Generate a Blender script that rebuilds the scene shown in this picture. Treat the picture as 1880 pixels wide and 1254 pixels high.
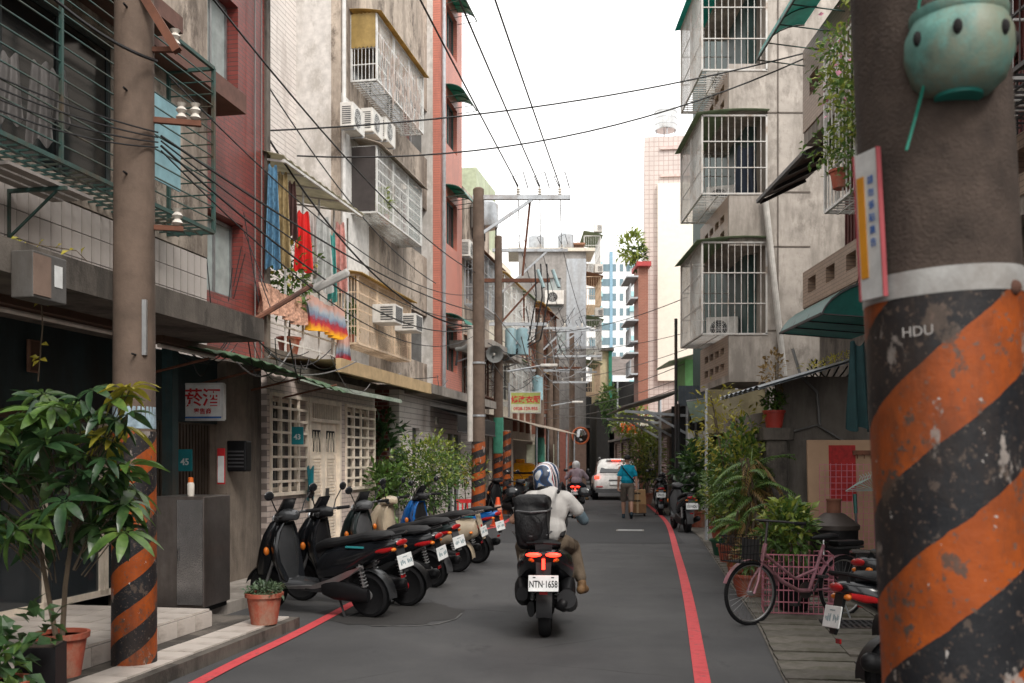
import bpy, math, random
from math import sin, cos, pi, radians, atan2, sqrt
from mathutils import Vector, Matrix
random.seed(7)
for o in list(bpy.data.objects): bpy.data.objects.remove(o)
SC = bpy.context.scene
COL = SC.collection
# ------------------------------------------------------------------ camera, sky, sun, exposure
cam = bpy.data.cameras.new('camera'); cam_o = bpy.data.objects.new('camera', cam); COL.objects.link(cam_o)
cam.lens = 35; cam.sensor_width = 36; cam.shift_y = 0.1160; cam.clip_start = 0.05; cam.clip_end = 2000
cam_o.location = (0, 0, 1.59); cam_o.rotation_euler = (radians(90), 0, 0)
cam.dof.use_dof = True; cam.dof.focus_distance = 11.0; cam.dof.aperture_fstop = 4.0
SC.camera = cam_o
SUN_EL, SUN_AZ = 46.0, 152.0          # azimuth measured clockwise from +Y: light comes from behind the camera
world = bpy.data.worlds.new('World'); SC.world = world; world.use_nodes = True
wn = world.node_tree.nodes; wl = world.node_tree.links
bg = wn['Background']
sky = wn.new('ShaderNodeTexSky'); sky.sky_type = 'NISHITA'; sky.sun_disc = False
sky.sun_elevation = radians(SUN_EL); sky.sun_rotation = radians(SUN_AZ); sky.dust_density = 6.0; sky.air_density = 1.0
hsv = wn.new('ShaderNodeHueSaturation'); hsv.inputs['Saturation'].default_value = 0.15
mixw = wn.new('ShaderNodeMix'); mixw.data_type = 'RGBA'; mixw.inputs[0].default_value = 0.80
mixw.inputs[7].default_value = (15.3, 15.1, 14.8, 1)      # an even white overcast layer over the clear sky
wl.new(sky.outputs[0], hsv.inputs['Color']); wl.new(hsv.outputs[0], mixw.inputs[6]); wl.new(mixw.outputs[2], bg.inputs['Color'])
bg.inputs['Strength'].default_value = 0.10
sun = bpy.data.lights.new('sun', 'SUN'); sun.energy = 1.5; sun.angle = radians(16); sun.color = (1.0, 0.94, 0.87)
sun_o = bpy.data.objects.new('sun', sun); COL.objects.link(sun_o)
sd = Vector((sin(radians(SUN_AZ)) * cos(radians(SUN_EL)), cos(radians(SUN_AZ)) * cos(radians(SUN_EL)), sin(radians(SUN_EL))))
sun_o.rotation_euler = sd.to_track_quat('Z', 'Y').to_euler(); sun_o.location = (0, 0, 40)
vs = SC.view_settings; vs.view_transform = 'Standard'; vs.look = 'None'; vs.exposure = 0.62; vs.gamma = 1.0

# ------------------------------------------------------------------ calibration: pixels of the photo to places
F = 1828.0
CX, CY, CH = 940.0, 845.0, 1.59
def at(px, py, Y): return Vector(((px - CX) * Y / F, Y, CH + (CY - py) * Y / F))
def gnd(px, py, z=0.0):
    Y = (CH - z) * F / (py - CY); return Vector(((px - CX) * Y / F, Y, z))
LT = 0.19; LROT = -atan2(LT, 1); LO = Vector((-5.8, 0, 0))
Ld = Vector((sin(-LROT), cos(LROT), 0)); Ln = Vector((cos(LROT), sin(LROT), 0))
def Lp(s, t, z=0.0): return LO + Ld * s + Ln * t + Vector((0, 0, z))
def Lsz(px, py, t):           # where the ray through a photo pixel meets the left facade plane t
    k = (px - CX) / F; Y = (LO.x + t * sqrt(1 + LT * LT)) / (k - LT)
    return (Y - Ln.y * t) / Ld.y, CH + (CY - py) * Y / F
def Ls(px, t): return Lsz(px, 0, t)[0]

# ------------------------------------------------------------------ mesh helpers
class MB:
    def __init__(s): s.v = []; s.f = []
    def add(s, vs, fs):
        b = len(s.v); s.v += [tuple(v) for v in vs]; s.f += [tuple(b + i for i in f) for f in fs]; return s
    def box(s, x0, x1, y0, y1, z0, z1, M=None):
        vs = [Vector((x, y, z)) for z in (z0, z1) for y in (y0, y1) for x in (x0, x1)]
        if M is not None: vs = [M @ v for v in vs]
        return s.add(vs, [(0,2,3,1),(4,5,7,6),(0,1,5,4),(2,6,7,3),(0,4,6,2),(1,3,7,5)])
    def cbox(s, c, d, M=None): return s.box(c[0]-d[0]/2, c[0]+d[0]/2, c[1]-d[1]/2, c[1]+d[1]/2, c[2]-d[2]/2, c[2]+d[2]/2, M)
    def bar(s, p, q, w, h=None, up=(0,0,1)):
        p, q = Vector(p), Vector(q); d = q - p; L = d.length
        if L < 1e-6: return s
        d.normalize(); u = Vector(up)
        if abs(d.dot(u)) > .98: u = Vector((0, 1, 0)) if abs(d.y) < .9 else Vector((1, 0, 0))
        x = d.cross(u).normalized(); z = x.cross(d); h = h or w
        vs = [a + x * (i * w / 2) + z * (j * h / 2) for a in (p, q) for i, j in ((-1,-1),(1,-1),(1,1),(-1,1))]
        return s.add(vs, [(0,1,2,3),(7,6,5,4),(0,4,5,1),(1,5,6,2),(2,6,7,3),(3,7,4,0)])
    def tube(s, pts, r, n=6, caps=True, flat=1.0):
        pts = [Vector(p) for p in pts]; m = len(pts); rs = r if isinstance(r, (list, tuple)) else [r] * m
        t0 = (pts[1] - pts[0]).normalized(); u = t0.orthogonal().normalized(); rings = []
        for i, p in enumerate(pts):
            t = (pts[min(i+1, m-1)] - pts[max(i-1, 0)])
            if t.length < 1e-9: t = t0
            t.normalize(); u = (u - t * u.dot(t)); u = u.normalized() if u.length > 1e-6 else t.orthogonal().normalized()
            w = t.cross(u)
            rings.append([p + (u * cos(2*pi*k/n) + w * sin(2*pi*k/n) * flat) * rs[i] for k in range(n)])
        return s.loft(rings, caps)
    def loft(s, rings, caps=True, closed=True):
        n = len(rings[0]); vs = [v for r in rings for v in r]; fs = []
        for i in range(len(rings) - 1):
            for k in range(n if closed else n - 1):
                a, b = i*n + k, i*n + (k+1) % n; fs.append((a, b, b + n, a + n))
        if caps and closed: fs += [tuple(range(n))[::-1], tuple(range((len(rings)-1)*n, len(rings)*n))]
        return s.add(vs, fs)
    def lathe(s, prof, c=(0,0,0), n=16, M=None):
        c = Vector(c); rings = [[c + Vector((r*cos(2*pi*k/n), r*sin(2*pi*k/n), z)) for k in range(n)] for r, z in prof]
        if M is not None: rings = [[M @ v for v in r] for r in rings]
        return s.loft(rings)
    def ell(s, c, r, n=12, m=8, M=None):
        c = Vector(c); rings = []
        for i in range(m + 1):
            a = -pi/2 + pi*i/m; cr = max(cos(a), .02)
            rings.append([c + Vector((r[0]*cr*cos(2*pi*k/n), r[1]*cr*sin(2*pi*k/n), r[2]*sin(a))) for k in range(n)])
        if M is not None: rings = [[M @ v for v in q] for q in rings]
        return s.loft(rings)
    def cap(s, p, q, r0, r1, n=10):            # tapered capsule
        p, q = Vector(p), Vector(q); d = (q - p).normalized(); pts = []; rs = []
        for a in (80, 55, 25): pts.append(p - d * r0 * sin(radians(a))); rs.append(r0 * cos(radians(a)))
        pts.append(p); rs.append(r0); pts.append(q); rs.append(r1)
        for a in (25, 55, 80): pts.append(q + d * r1 * sin(radians(a))); rs.append(r1 * cos(radians(a)))
        return s.tube(pts, rs, n)
    def prism(s, poly, h0, h1, M=None):        # polygon in local xy pushed along z
        n = len(poly); vs = [Vector((x, y, h)) for h in (h0, h1) for x, y in poly]
        if M is not None: vs = [M @ v for v in vs]
        return s.add(vs, [tuple(range(n))[::-1], tuple(range(n, 2*n))] + [(k, (k+1) % n, n + (k+1) % n, n + k) for k in range(n)])
    def grid(s, fn, nu, nv, th=0.0):
        vs = [Vector(fn(i/nu, j/nv)) for j in range(nv+1) for i in range(nu+1)]
        s.add(vs, [(j*(nu+1)+i, j*(nu+1)+i+1, (j+1)*(nu+1)+i+1, (j+1)*(nu+1)+i) for j in range(nv) for i in range(nu)])
        return s
    def leaf(s, b, d, nrm, L, W, droop=.25):
        b = Vector(b); d = Vector(d).normalized(); nrm = Vector(nrm); x = d.cross(nrm)
        if x.length < 1e-4: x = d.orthogonal()
        x.normalize(); nn = x.cross(d).normalized()
        m = b + d*L*.5 ; tip = b + d*L - nn*L*droop
        return s.add([b, m + x*W/2 + nn*W*.12, m - nn*W*.05, m - x*W/2 + nn*W*.12, tip], [(0,1,2),(0,2,3),(1,4,2),(2,4,3)])
    def build(s, name, mat, parent=None, smooth=False, kind=None, M=None):
        me = bpy.data.meshes.new(name); me.from_pydata(s.v, [], s.f); me.update()
        if smooth:
            me.polygons.foreach_set('use_smooth', [True] * len(me.polygons))
            try: me.set_sharp_from_angle(angle=radians(40))
            except Exception: pass
        return mobj(name, me, mat, parent, kind, M)
def mobj(name, me, mat, parent=None, kind=None, M=None):
    o = bpy.data.objects.new(name, me); COL.objects.link(o)
    if mat is not None and not me.materials: me.materials.append(mat)
    if parent is not None: o.parent = parent
    if M is not None: o.matrix_local = M
    if kind: o['kind'] = kind
    return o
def tag(o, label, cat, group=None):
    o['label'] = label; o['category'] = cat
    if group: o['group'] = group
    return o
def thing(name, label, cat, loc=(0,0,0), rotz=0.0, group=None, rot=None):
    o = bpy.data.objects.new(name, None); COL.objects.link(o); o.location = loc; o.empty_display_size = .1
    o.rotation_euler = rot or (0, 0, rotz); return tag(o, label, cat, group)
def struct(o): o['kind'] = 'structure'; return o
def copy_tree(o, parent=None):
    c = o.copy(); COL.objects.link(c); c.parent = parent
    for ch in o.children: copy_tree(ch, c)
    return c
def one(name, mb, mat, label, cat, group=None, smooth=False): return tag(mb.build(name, mat, None, smooth), label, cat, group)
def bevel(o, w=.01, seg=2):
    m = o.modifiers.new('bevel', 'BEVEL'); m.width = w; m.segments = seg; m.limit_method = 'ANGLE'; return o
def split(o):
    """one object for each separate piece of a part"""
    me = o.data; n = len(me.vertices); par = list(range(n))
    def find(a):
        while par[a] != a: par[a] = par[par[a]]; a = par[a]
        return a
    for p in me.polygons:
        vs_ = p.vertices; a = find(vs_[0])
        for v in vs_[1:]:
            b = find(v)
            if b != a: par[b] = a
    groups = {}
    for p in me.polygons: groups.setdefault(find(p.vertices[0]), []).append(tuple(p.vertices))
    if len(groups) < 2: return o
    out = []
    for fs in groups.values():
        idx = {}; vv = []
        for f in fs:
            for v in f:
                if v not in idx: idx[v] = len(vv); vv.append(tuple(me.vertices[v].co))
        m = MB(); m.v = vv; m.f = [tuple(idx[v] for v in f) for f in fs]
        q = m.build(o.name.split('.')[0], me.materials[0], o.parent, me.polygons[0].use_smooth); q.matrix_local = o.matrix_local; out.append(q)
    bpy.data.objects.remove(o); return out
def text(s, size, mat, parent, M, name='lettering', ext=.002, bold=0.0, sx=1.0):
    cu = bpy.data.curves.new('t', 'FONT'); cu.body = s; cu.size = size; cu.extrude = ext; cu.offset = bold; cu.align_x = 'CENTER'; cu.align_y = 'CENTER'; cu.resolution_u = 3
    t = bpy.data.objects.new('t', cu); COL.objects.link(t)
    bpy.context.view_layer.update()
    me = bpy.data.meshes.new_from_object(t.evaluated_get(bpy.context.evaluated_depsgraph_get()))
    bpy.data.objects.remove(t); me.materials.clear()
    return mobj(name, me, mat, parent, None, M @ Matrix.Diagonal((sx, 1, 1, 1)))
def face_cam(x, y, z): return Matrix.Translation((x, y, z)) @ Matrix.Rotation(pi/2, 4, 'X')     # text/plates that face -Y

# ------------------------------------------------------------------ materials
MATS = {}
def nd(nt, t, **kw):
    n = nt.nodes.new(t)
    for k, v in kw.items(): setattr(n, k, v)
    return n
def base(name, rough, metal=0.0, spec=.5):
    m = bpy.data.materials.new(name); m.use_nodes = True; b = m.node_tree.nodes['Principled BSDF']
    b.inputs['Roughness'].default_value = rough; b.inputs['Metallic'].default_value = metal; b.inputs['Specular IOR Level'].default_value = spec
    MATS[name] = m; return m, m.node_tree, b
def rgb(c): return (c[0], c[1], c[2], 1)
def ramp(nt, fac, stops, interp='LINEAR'):
    r = nd(nt, 'ShaderNodeValToRGB'); e = r.color_ramp; e.interpolation = interp
    while len(e.elements) < len(stops): e.elements.new(.5)
    for el, (p, c) in zip(e.elements, stops): el.position = p; el.color = rgb(c)
    nt.links.new(fac, r.inputs[0]); return r.outputs[0]
def coord(nt, scale=(1,1,1)):
    tc = nd(nt, 'ShaderNodeTexCoord'); mp = nd(nt, 'ShaderNodeMapping'); mp.inputs['Scale'].default_value = scale
    nt.links.new(tc.outputs['Object'], mp.inputs['Vector']); return mp.outputs['Vector']
def noise(nt, vec, sc, det=4, rough=.6):
    n = nd(nt, 'ShaderNodeTexNoise'); n.inputs['Scale'].default_value = sc; n.inputs['Detail'].default_value = det; n.inputs['Roughness'].default_value = rough
    nt.links.new(vec, n.inputs['Vector']); return n.outputs['Fac']
def mixc(nt, f, a, b, mode='MIX'):
    m = nd(nt, 'ShaderNodeMix', data_type='RGBA', blend_type=mode)
    for i, x in ((0, f), (6, a), (7, b)):
        if hasattr(x, 'links') or hasattr(x, 'is_linked'): nt.links.new(x, m.inputs[i])
        elif i == 0: m.inputs[0].default_value = x
        else: m.inputs[i].default_value = rgb(x)
    return m.outputs[2]
def bump(nt, b, h, strength=.3, dist=.01):
    bp = nd(nt, 'ShaderNodeBump'); bp.inputs['Strength'].default_value = strength; bp.inputs['Distance'].default_value = dist
    nt.links.new(h, bp.inputs['Height']); nt.links.new(bp.outputs[0], b.inputs['Normal'])
def M_(name, c, rough=.7, metal=0.0, var=.18, scale=6, dirt=None, dirt_amt=.5, streak=True, bmp=.15, spec=.4, dscale=1.2, mott=None):
    """plain surface: colour variation, optional dirt that runs down in streaks, fine relief"""
    if name in MATS: return MATS[name]
    m, nt, b = base(name, rough, metal, spec); v = coord(nt)
    n1 = noise(nt, v, scale); lo = tuple(x*(1-var) for x in c); hi = tuple(min(1, x*(1+var)) for x in c)
    col = ramp(nt, n1, [(.3, lo), (.7, hi)])
    if dirt:
        v2 = coord(nt, (1, 1, .18) if streak else (1, 1, 1)); n2 = noise(nt, v2, dscale, 8, .72)
        f = ramp(nt, n2, [(.62 - .3*dirt_amt, (0,0,0)), (.80 - .22*dirt_amt, (1,1,1))]); col = mixc(nt, f, col, dirt)
    if mott:
        n3 = noise(nt, coord(nt, (1,1,.55)), 1.7, 10, .78); col = mixc(nt, ramp(nt, n3, [(.50,(0,0,0)),(.60,(.85,.85,.85))]), col, mott)
    nt.links.new(col, b.inputs['Base Color'])
    if bmp: bump(nt, b, noise(nt, v, scale*9, 3), bmp, .01)
    return m
def M_brick(name, c1, c2, mortar, bw, bh, axes='yz', mort=.012, rough=.5, dirt=None, dirt_amt=.35, off=.5, bmp=.5):
    if name in MATS: return MATS[name]
    m, nt, b = base(name, rough); tc = nd(nt, 'ShaderNodeTexCoord'); sp = nd(nt, 'ShaderNodeSeparateXYZ'); cb = nd(nt, 'ShaderNodeCombineXYZ')
    nt.links.new(tc.outputs['Object'], sp.inputs[0]); ix = {'x':0,'y':1,'z':2}
    nt.links.new(sp.outputs[ix[axes[0]]], cb.inputs[0]); nt.links.new(sp.outputs[ix[axes[1]]], cb.inputs[1])
    br = nd(nt, 'ShaderNodeTexBrick'); br.offset = off; br.inputs['Scale'].default_value = 1; br.inputs['Brick Width'].default_value = bw; br.inputs['Row Height'].default_value = bh
    br.inputs['Mortar Size'].default_value = mort; br.inputs['Color1'].default_value = rgb(c1); br.inputs['Color2'].default_value = rgb(c2); br.inputs['Mortar'].default_value = rgb(mortar)
    nt.links.new(cb.outputs[0], br.inputs['Vector']); col = br.outputs['Color']
    n1 = noise(nt, tc.outputs['Object'], 1.3, 6, .7); col = mixc(nt, ramp(nt, n1, [(.35, (0,0,0)), (.75, (.5,.5,.5))]), col, tuple(x*.55 for x in c1))
    if dirt:
        mp = coord(nt, (1,1,.2)); n2 = noise(nt, mp, 1.1, 8, .72)
        col = mixc(nt, ramp(nt, n2, [(.62-.3*dirt_amt, (0,0,0)), (.82-.2*dirt_amt, (1,1,1))]), col, dirt)
    nt.links.new(col, b.inputs['Base Color'])
    inv = nd(nt, 'ShaderNodeMath', operation='SUBTRACT'); inv.inputs[0].default_value = 1; nt.links.new(br.outputs['Fac'], inv.inputs[1]); bump(nt, b, inv.outputs[0], bmp, .008)
    return m
def M_fab(name, c, rough=.9, wr=.7, sc=7):
    """cloth with soft creases"""
    if name in MATS: return MATS[name]
    m, nt, b = base(name, rough, 0, .2); v = coord(nt, (1,1,.6)); n1 = noise(nt, v, sc, 3, .55); n2 = noise(nt, v, 90, 2, .5)
    col = ramp(nt, n1, [(.3, tuple(x*.82 for x in c)), (.7, tuple(min(1, x*1.1) for x in c))]); nt.links.new(col, b.inputs['Base Color'])
    w = nd(nt, 'ShaderNodeTexWave'); w.inputs['Scale'].default_value = 2.2; w.inputs['Distortion'].default_value = 14; w.inputs['Detail'].default_value = 2; w.bands_direction = 'DIAGONAL'; nt.links.new(v, w.inputs['Vector'])
    h = mixc(nt, .5, w.outputs['Color'], n1); h = mixc(nt, .12, h, n2); bump(nt, b, h, wr, .035); return m
def M_leaf(name, a, b_, c=None, rough=.4, scale=7):
    if name in MATS: return MATS[name]
    m, nt, b = base(name, rough, 0, .5); v = coord(nt); n = noise(nt, v, scale, 3, .7)
    col = ramp(nt, n, [(.33, a), (.55, b_), (.72, c or b_)]); nt.links.new(col, b.inputs['Base Color'])
    tr = nd(nt, 'ShaderNodeBsdfTranslucent'); nt.links.new(col, tr.inputs['Color'])
    mx = nd(nt, 'ShaderNodeMixShader'); mx.inputs[0].default_value = .3; nt.links.new(b.outputs[0], mx.inputs[1]); nt.links.new(tr.outputs[0], mx.inputs[2])
    nt.links.new(mx.outputs[0], nt.nodes['Material Output'].inputs[0]); return m
def M_glass(name, c=(.03,.035,.04), rough=.08):
    if name in MATS: return MATS[name]
    m, nt, b = base(name, rough, 0, .8); b.inputs['Base Color'].default_value = rgb(c); return m
def M_sheet(name, c, trans=.4, rough=.4):          # translucent plastic sheet
    if name in MATS: return MATS[name]
    m, nt, b = base(name, rough, 0, .4); v = coord(nt); n = noise(nt, v, 3, 6, .7)
    col = ramp(nt, n, [(.35, tuple(x*.65 for x in c)), (.65, c)]); nt.links.new(col, b.inputs['Base Color'])
    tr = nd(nt, 'ShaderNodeBsdfTranslucent'); nt.links.new(col, tr.inputs['Color'])
    mx = nd(nt, 'ShaderNodeMixShader'); mx.inputs[0].default_value = trans; nt.links.new(b.outputs[0], mx.inputs[1]); nt.links.new(tr.outputs[0], mx.inputs[2])
    nt.links.new(mx.outputs[0], nt.nodes['Material Output'].inputs[0]); return m
def M_lamp(name, c, e):
    if name in MATS: return MATS[name]
    m, nt, b = base(name, .3); b.inputs['Base Color'].default_value = rgb(c); b.inputs['Emission Color'].default_value = rgb(c); b.inputs['Emission Strength'].default_value = e; return m
def M_stripe(name, period, turns, chip=.66):
    """orange and black warning paint winding round a pole, chipped"""
    if name in MATS: return MATS[name]
    m, nt, b = base(name, .55, 0, .3); tc = nd(nt, 'ShaderNodeTexCoord'); sp = nd(nt, 'ShaderNodeSeparateXYZ'); nt.links.new(tc.outputs['Object'], sp.inputs[0])
    def mt(op, a, b2):
        n = nd(nt, 'ShaderNodeMath', operation=op)
        for i, x in enumerate((a, b2)):
            if isinstance(x, (int, float)): n.inputs[i].default_value = x
            else: nt.links.new(x, n.inputs[i])
        return n.outputs[0]
    ny = mt('MULTIPLY', sp.outputs[1], -1.0); ang = mt('ARCTAN2', sp.outputs[0], ny)
    u = mt('SUBTRACT', mt('MULTIPLY', sp.outputs[2], 1/period), mt('MULTIPLY', ang, turns/(2*pi)))
    nz = noise(nt, tc.outputs['Object'], 9, 3); u = mt('ADD', u, mt('MULTIPLY', nz, .06))
    fr = mt('FRACT', u, 0); st = mt('GREATER_THAN', fr, .5)
    n0 = noise(nt, tc.outputs['Object'], 5, 6, .7)
    org = ramp(nt, n0, [(.3, (.24,.05,.010)), (.7, (.43,.092,.014))]); blk = ramp(nt, n0, [(.3, (.008,.009,.012)), (.7, (.026,.027,.03))])
    col = mixc(nt, st, org, blk)
    nA = noise(nt, tc.outputs['Object'], 22, 5, .65); col = mixc(nt, ramp(nt, nA, [(chip-.02, (0,0,0)), (chip+.01, (1,1,1))]), col, (.09,.07,.06))
    nB = noise(nt, coord(nt, (1,1,.8)), 24, 4, .6); col = mixc(nt, ramp(nt, nB, [(chip+.045, (0,0,0)), (chip+.055, (1,1,1))]), col, (.5,.47,.44))
    nH = noise(nt, coord(nt, (1,1,.7)), 7, 9, .72); col = mixc(nt, ramp(nt, nH, [(.575,(0,0,0)),(.60,(.9,.9,.9))]), col, (.10,.075,.06)); nK = noise(nt, coord(nt, (1.2,1,.6)), 5.2, 8, .7); col = mixc(nt, ramp(nt, nK, [(.61,(0,0,0)),(.63,(.85,.85,.85))]), col, (.34,.30,.27))
    nG = noise(nt, coord(nt, (1,1,.35)), 3.2, 8, .75); col = mixc(nt, ramp(nt, nG, [(.46,(0,0,0)),(.66,(.75,.75,.75))]), col, (.045,.03,.022))
    nS = noise(nt, tc.outputs['Object'], 60, 2, .6); col = mixc(nt, ramp(nt, nS, [(.62,(0,0,0)),(.68,(.8,.8,.8))]), col, (.13,.09,.07))
    nt.links.new(col, b.inputs['Base Color']); bump(nt, b, nA, .4, .008); return m

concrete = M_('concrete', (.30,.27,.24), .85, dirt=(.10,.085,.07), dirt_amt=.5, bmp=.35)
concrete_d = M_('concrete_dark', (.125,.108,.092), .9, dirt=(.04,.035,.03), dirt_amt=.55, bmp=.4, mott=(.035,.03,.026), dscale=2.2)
plaster = M_('plaster', (.58,.55,.52), .85, dirt=(.34,.305,.27), dirt_amt=.5, bmp=.2, mott=(.40,.37,.335))
plaster_st = M_('plaster_stained', (.48,.405,.335), .9, dirt=(.15,.12,.097), dirt_amt=.72, bmp=.35, mott=(.10,.078,.062))
white_p = M_('white_paint', (.66,.645,.62), .6, dirt=(.3,.26,.22), dirt_amt=.3)
cream = M_('cream_paint', (.66,.60,.50), .7, dirt=(.5,.44,.36), dirt_amt=.2)
maroon_t = M_brick('maroon_tile', (.26,.055,.045), (.20,.045,.037), (.07,.045,.04), .22, .065, 'yz', .006, .35, (.07,.03,.027), .3)
white_t = M_brick('white_strip_tile', (.76,.70,.66), (.72,.67,.63), (.30,.26,.24), .9, .11, 'yz', .008, .4, (.35,.3,.27), .2)
pinkw_t = M_brick('pale_pink_tile', (.66,.55,.49), (.62,.52,.465), (.26,.21,.19), .22, .075, 'yz', .006, .4, (.3,.24,.21), .25)
tan_t = M_brick('tan_strip_tile', (.36,.26,.19), (.31,.225,.165), (.16,.115,.085), .24, .06, 'yz', .006, .5, (.13,.1,.08), .3)
redbrick = M_brick('red_brick', (.22,.045,.033), (.16,.035,.028), (.33,.27,.24), .22, .08, 'xz', .012, .6)
pink_t = M_brick('salmon_tile', (.58,.20,.14), (.52,.175,.125), (.30,.13,.10), .22, .07, 'yz', .006, .5, (.25,.1,.08), .3)
grid_t = M_brick('small_square_tile', (.62,.53,.49), (.60,.51,.47), (.40,.29,.26), .22, .22, 'xz', .014, .4, off=0)
orange_b = M_brick('orange_brick', (.30,.11,.07), (.26,.09,.055), (.3,.16,.11), .2, .07, 'xz', .008, .6)
steel = M_('galvanised', (.42,.44,.46), .45, .6, dirt=(.22,.16,.12), dirt_amt=.35, streak=False)
steel_w = M_('white_steel', (.62,.62,.60), .45, .1, dirt=(.3,.24,.2), dirt_amt=.3, streak=False)
steel_g = M_('green_steel', (.035,.08,.07), .55, .1, dirt=(.10,.06,.035), dirt_amt=.45, streak=False)
steel_d = M_('dark_steel', (.05,.05,.052), .5, .4, dirt=(.1,.06,.04), dirt_amt=.3, streak=False)
beige_s = M_('beige_steel', (.62,.47,.33), .55, .0, dirt=(.3,.2,.13), dirt_amt=.3, streak=False)
cream_s = M_('cream_steel', (.78,.68,.56), .5, 0, dirt=(.35,.27,.2), dirt_amt=.2)
rust = M_('rust', (.15,.06,.035), .85, 0, dirt=(.05,.03,.025), streak=False)
black_p = M_('black_plastic', (.009,.009,.01), .45, 0, bmp=.05, spec=.22)
rubber = M_('rubber', (.010,.010,.011), .85, 0, bmp=.2, spec=.2)
black_g = M_('black_gloss', (.012,.013,.015), .16, 0, bmp=0, spec=.6)
grey_p = M_('grey_plastic', (.06,.061,.064), .45, 0, bmp=.05)
chrome = M_('bright_metal', (.6,.6,.6), .22, 1, bmp=0)
alu = M_('dull_metal', (.32,.32,.32), .4, .8)
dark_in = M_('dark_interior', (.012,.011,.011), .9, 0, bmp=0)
teal_dk = M_('dark_teal_panel', (.02,.038,.042), .5, 0, dirt=(.012,.012,.012), dirt_amt=.4)
glass_d = M_glass('window_glass', (.03,.036,.04)); glass_p = M_('frosted_glass', (.30,.34,.33), .25, 0, bmp=0)
wood_d = M_('dark_wood', (.075,.04,.025), .6)
terra = M_('terracotta', (.36,.085,.048), .7, 0, var=.25, dirt=(.14,.06,.04), dirt_amt=.45, streak=False, dscale=5, mott=(.34,.2,.14))
soil = M_('soil', (.04,.028,.02), .95)
bark = M_('bark', (.10,.075,.05), .9, 0, scale=14, bmp=.5)
cable_m = M_('cable_black', (.012,.012,.013), .55, 0, bmp=0); cable_g = M_('cable_grey', (.16,.155,.15), .6, 0, bmp=0)
porc = M_('porcelain', (.62,.58,.52), .25, 0, bmp=0)
awn_g = M_sheet('green_sheet', (.03,.33,.24), .35); awn_t = M_sheet('teal_sheet', (.06,.42,.36), .45); awn_d = M_sheet('dark_teal_sheet', (.008,.115,.095), .3)
corr_g = M_sheet('pale_green_sheet', (.30,.37,.24), .3); corr_y = M_sheet('straw_sheet', (.55,.38,.14), .4)
ac_m = M_('unit_white', (.62,.60,.56), .5, 0, dirt=(.4,.34,.28), dirt_amt=.3)
red_l = M_('road_red', (.56,.06,.068), .75, 0, var=.3, scale=9, dirt=(.16,.055,.055), dirt_amt=.38, streak=False, dscale=9, bmp=.4)
leaf_dk = M_leaf('leaf_dark', (.022,.055,.02), (.05,.105,.036), (.09,.15,.05)); leaf_md = M_leaf('leaf_mid', (.045,.10,.022), (.105,.19,.04), (.20,.27,.06))
leaf_lt = M_leaf('leaf_bright', (.11,.17,.025), (.24,.29,.05), (.40,.38,.07)); leaf_yl = M_leaf('leaf_yellow', (.2,.2,.03), (.38,.33,.04), (.5,.4,.06)); leaf_dry = M_leaf('leaf_dry', (.13,.08,.03), (.24,.15,.05), (.3,.2,.07))
skin = M_('skin', (.42,.235,.165), .5, 0, var=.06, bmp=.03)
plate_w = M_('plate_white', (.72,.73,.72), .35, 0, bmp=0); ink = M_('ink_black', (.012,.012,.014), .5, 0, bmp=0); ink_r = M_('ink_red', (.55,.025,.03), .5, 0, bmp=0); ink_b = M_('ink_blue', (.03,.13,.42), .5, 0, bmp=0)
tail_on = M_lamp('tail_light_lit', (1.0,.03,.015), 4.0); red_lens = M_('red_lens', (.35,.012,.014), .15, 0, bmp=0); amber = M_('amber_lens', (.6,.16,.02), .15, 0, bmp=0)
# ------------------------------------------------------------------ shared builders for the setting
def wall(mb, ax, d, u0, u1, z0, z1, th=.2, holes=()):
    """wall slab; ax 't': faces +x at x=d, u=y   ax 'y': faces -y at y=d, u=x   ax 'w': faces -x at x=d, u=y"""
    us = sorted({u0, u1, *[min(max(h[i], u0), u1) for h in holes for i in (0, 1)]}); zs = sorted({z0, z1, *[min(max(h[i], z0), z1) for h in holes for i in (2, 3)]})
    for i in range(len(us)-1):
        run = None
        for j in range(len(zs)-1):
            um, zm = (us[i]+us[i+1])/2, (zs[j]+zs[j+1])/2
            hit = any(h[0] < um < h[1] and h[2] < zm < h[3] for h in holes)
            if not hit:
                if run is None: run = zs[j]
                if j == len(zs)-2 or any(h[0] < um < h[1] and h[2] < (zs[j+1]+zs[j+2])/2 < h[3] for h in holes):
                    a, b = us[i], us[i+1]
                    if ax == 't': mb.box(d-th, d, a, b, run, zs[j+1])
                    elif ax == 'w': mb.box(d, d+th, a, b, run, zs[j+1])
                    else: mb.box(a, b, d, d+th, run, zs[j+1])
                    run = None
            else: run = None
    return mb
def bxa(mb, ax, d, u0, u1, z0, z1, out=.0, th=.05):
    """box on a wall of kind ax, proud of it by out"""
    if ax == 't': return mb.box(d+out-th, d+out, u0, u1, z0, z1)
    if ax == 'w': return mb.box(d-out, d-out+th, u0, u1, z0, z1)
    return mb.box(u0, u1, d-out, d-out+th, z0, z1)
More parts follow.
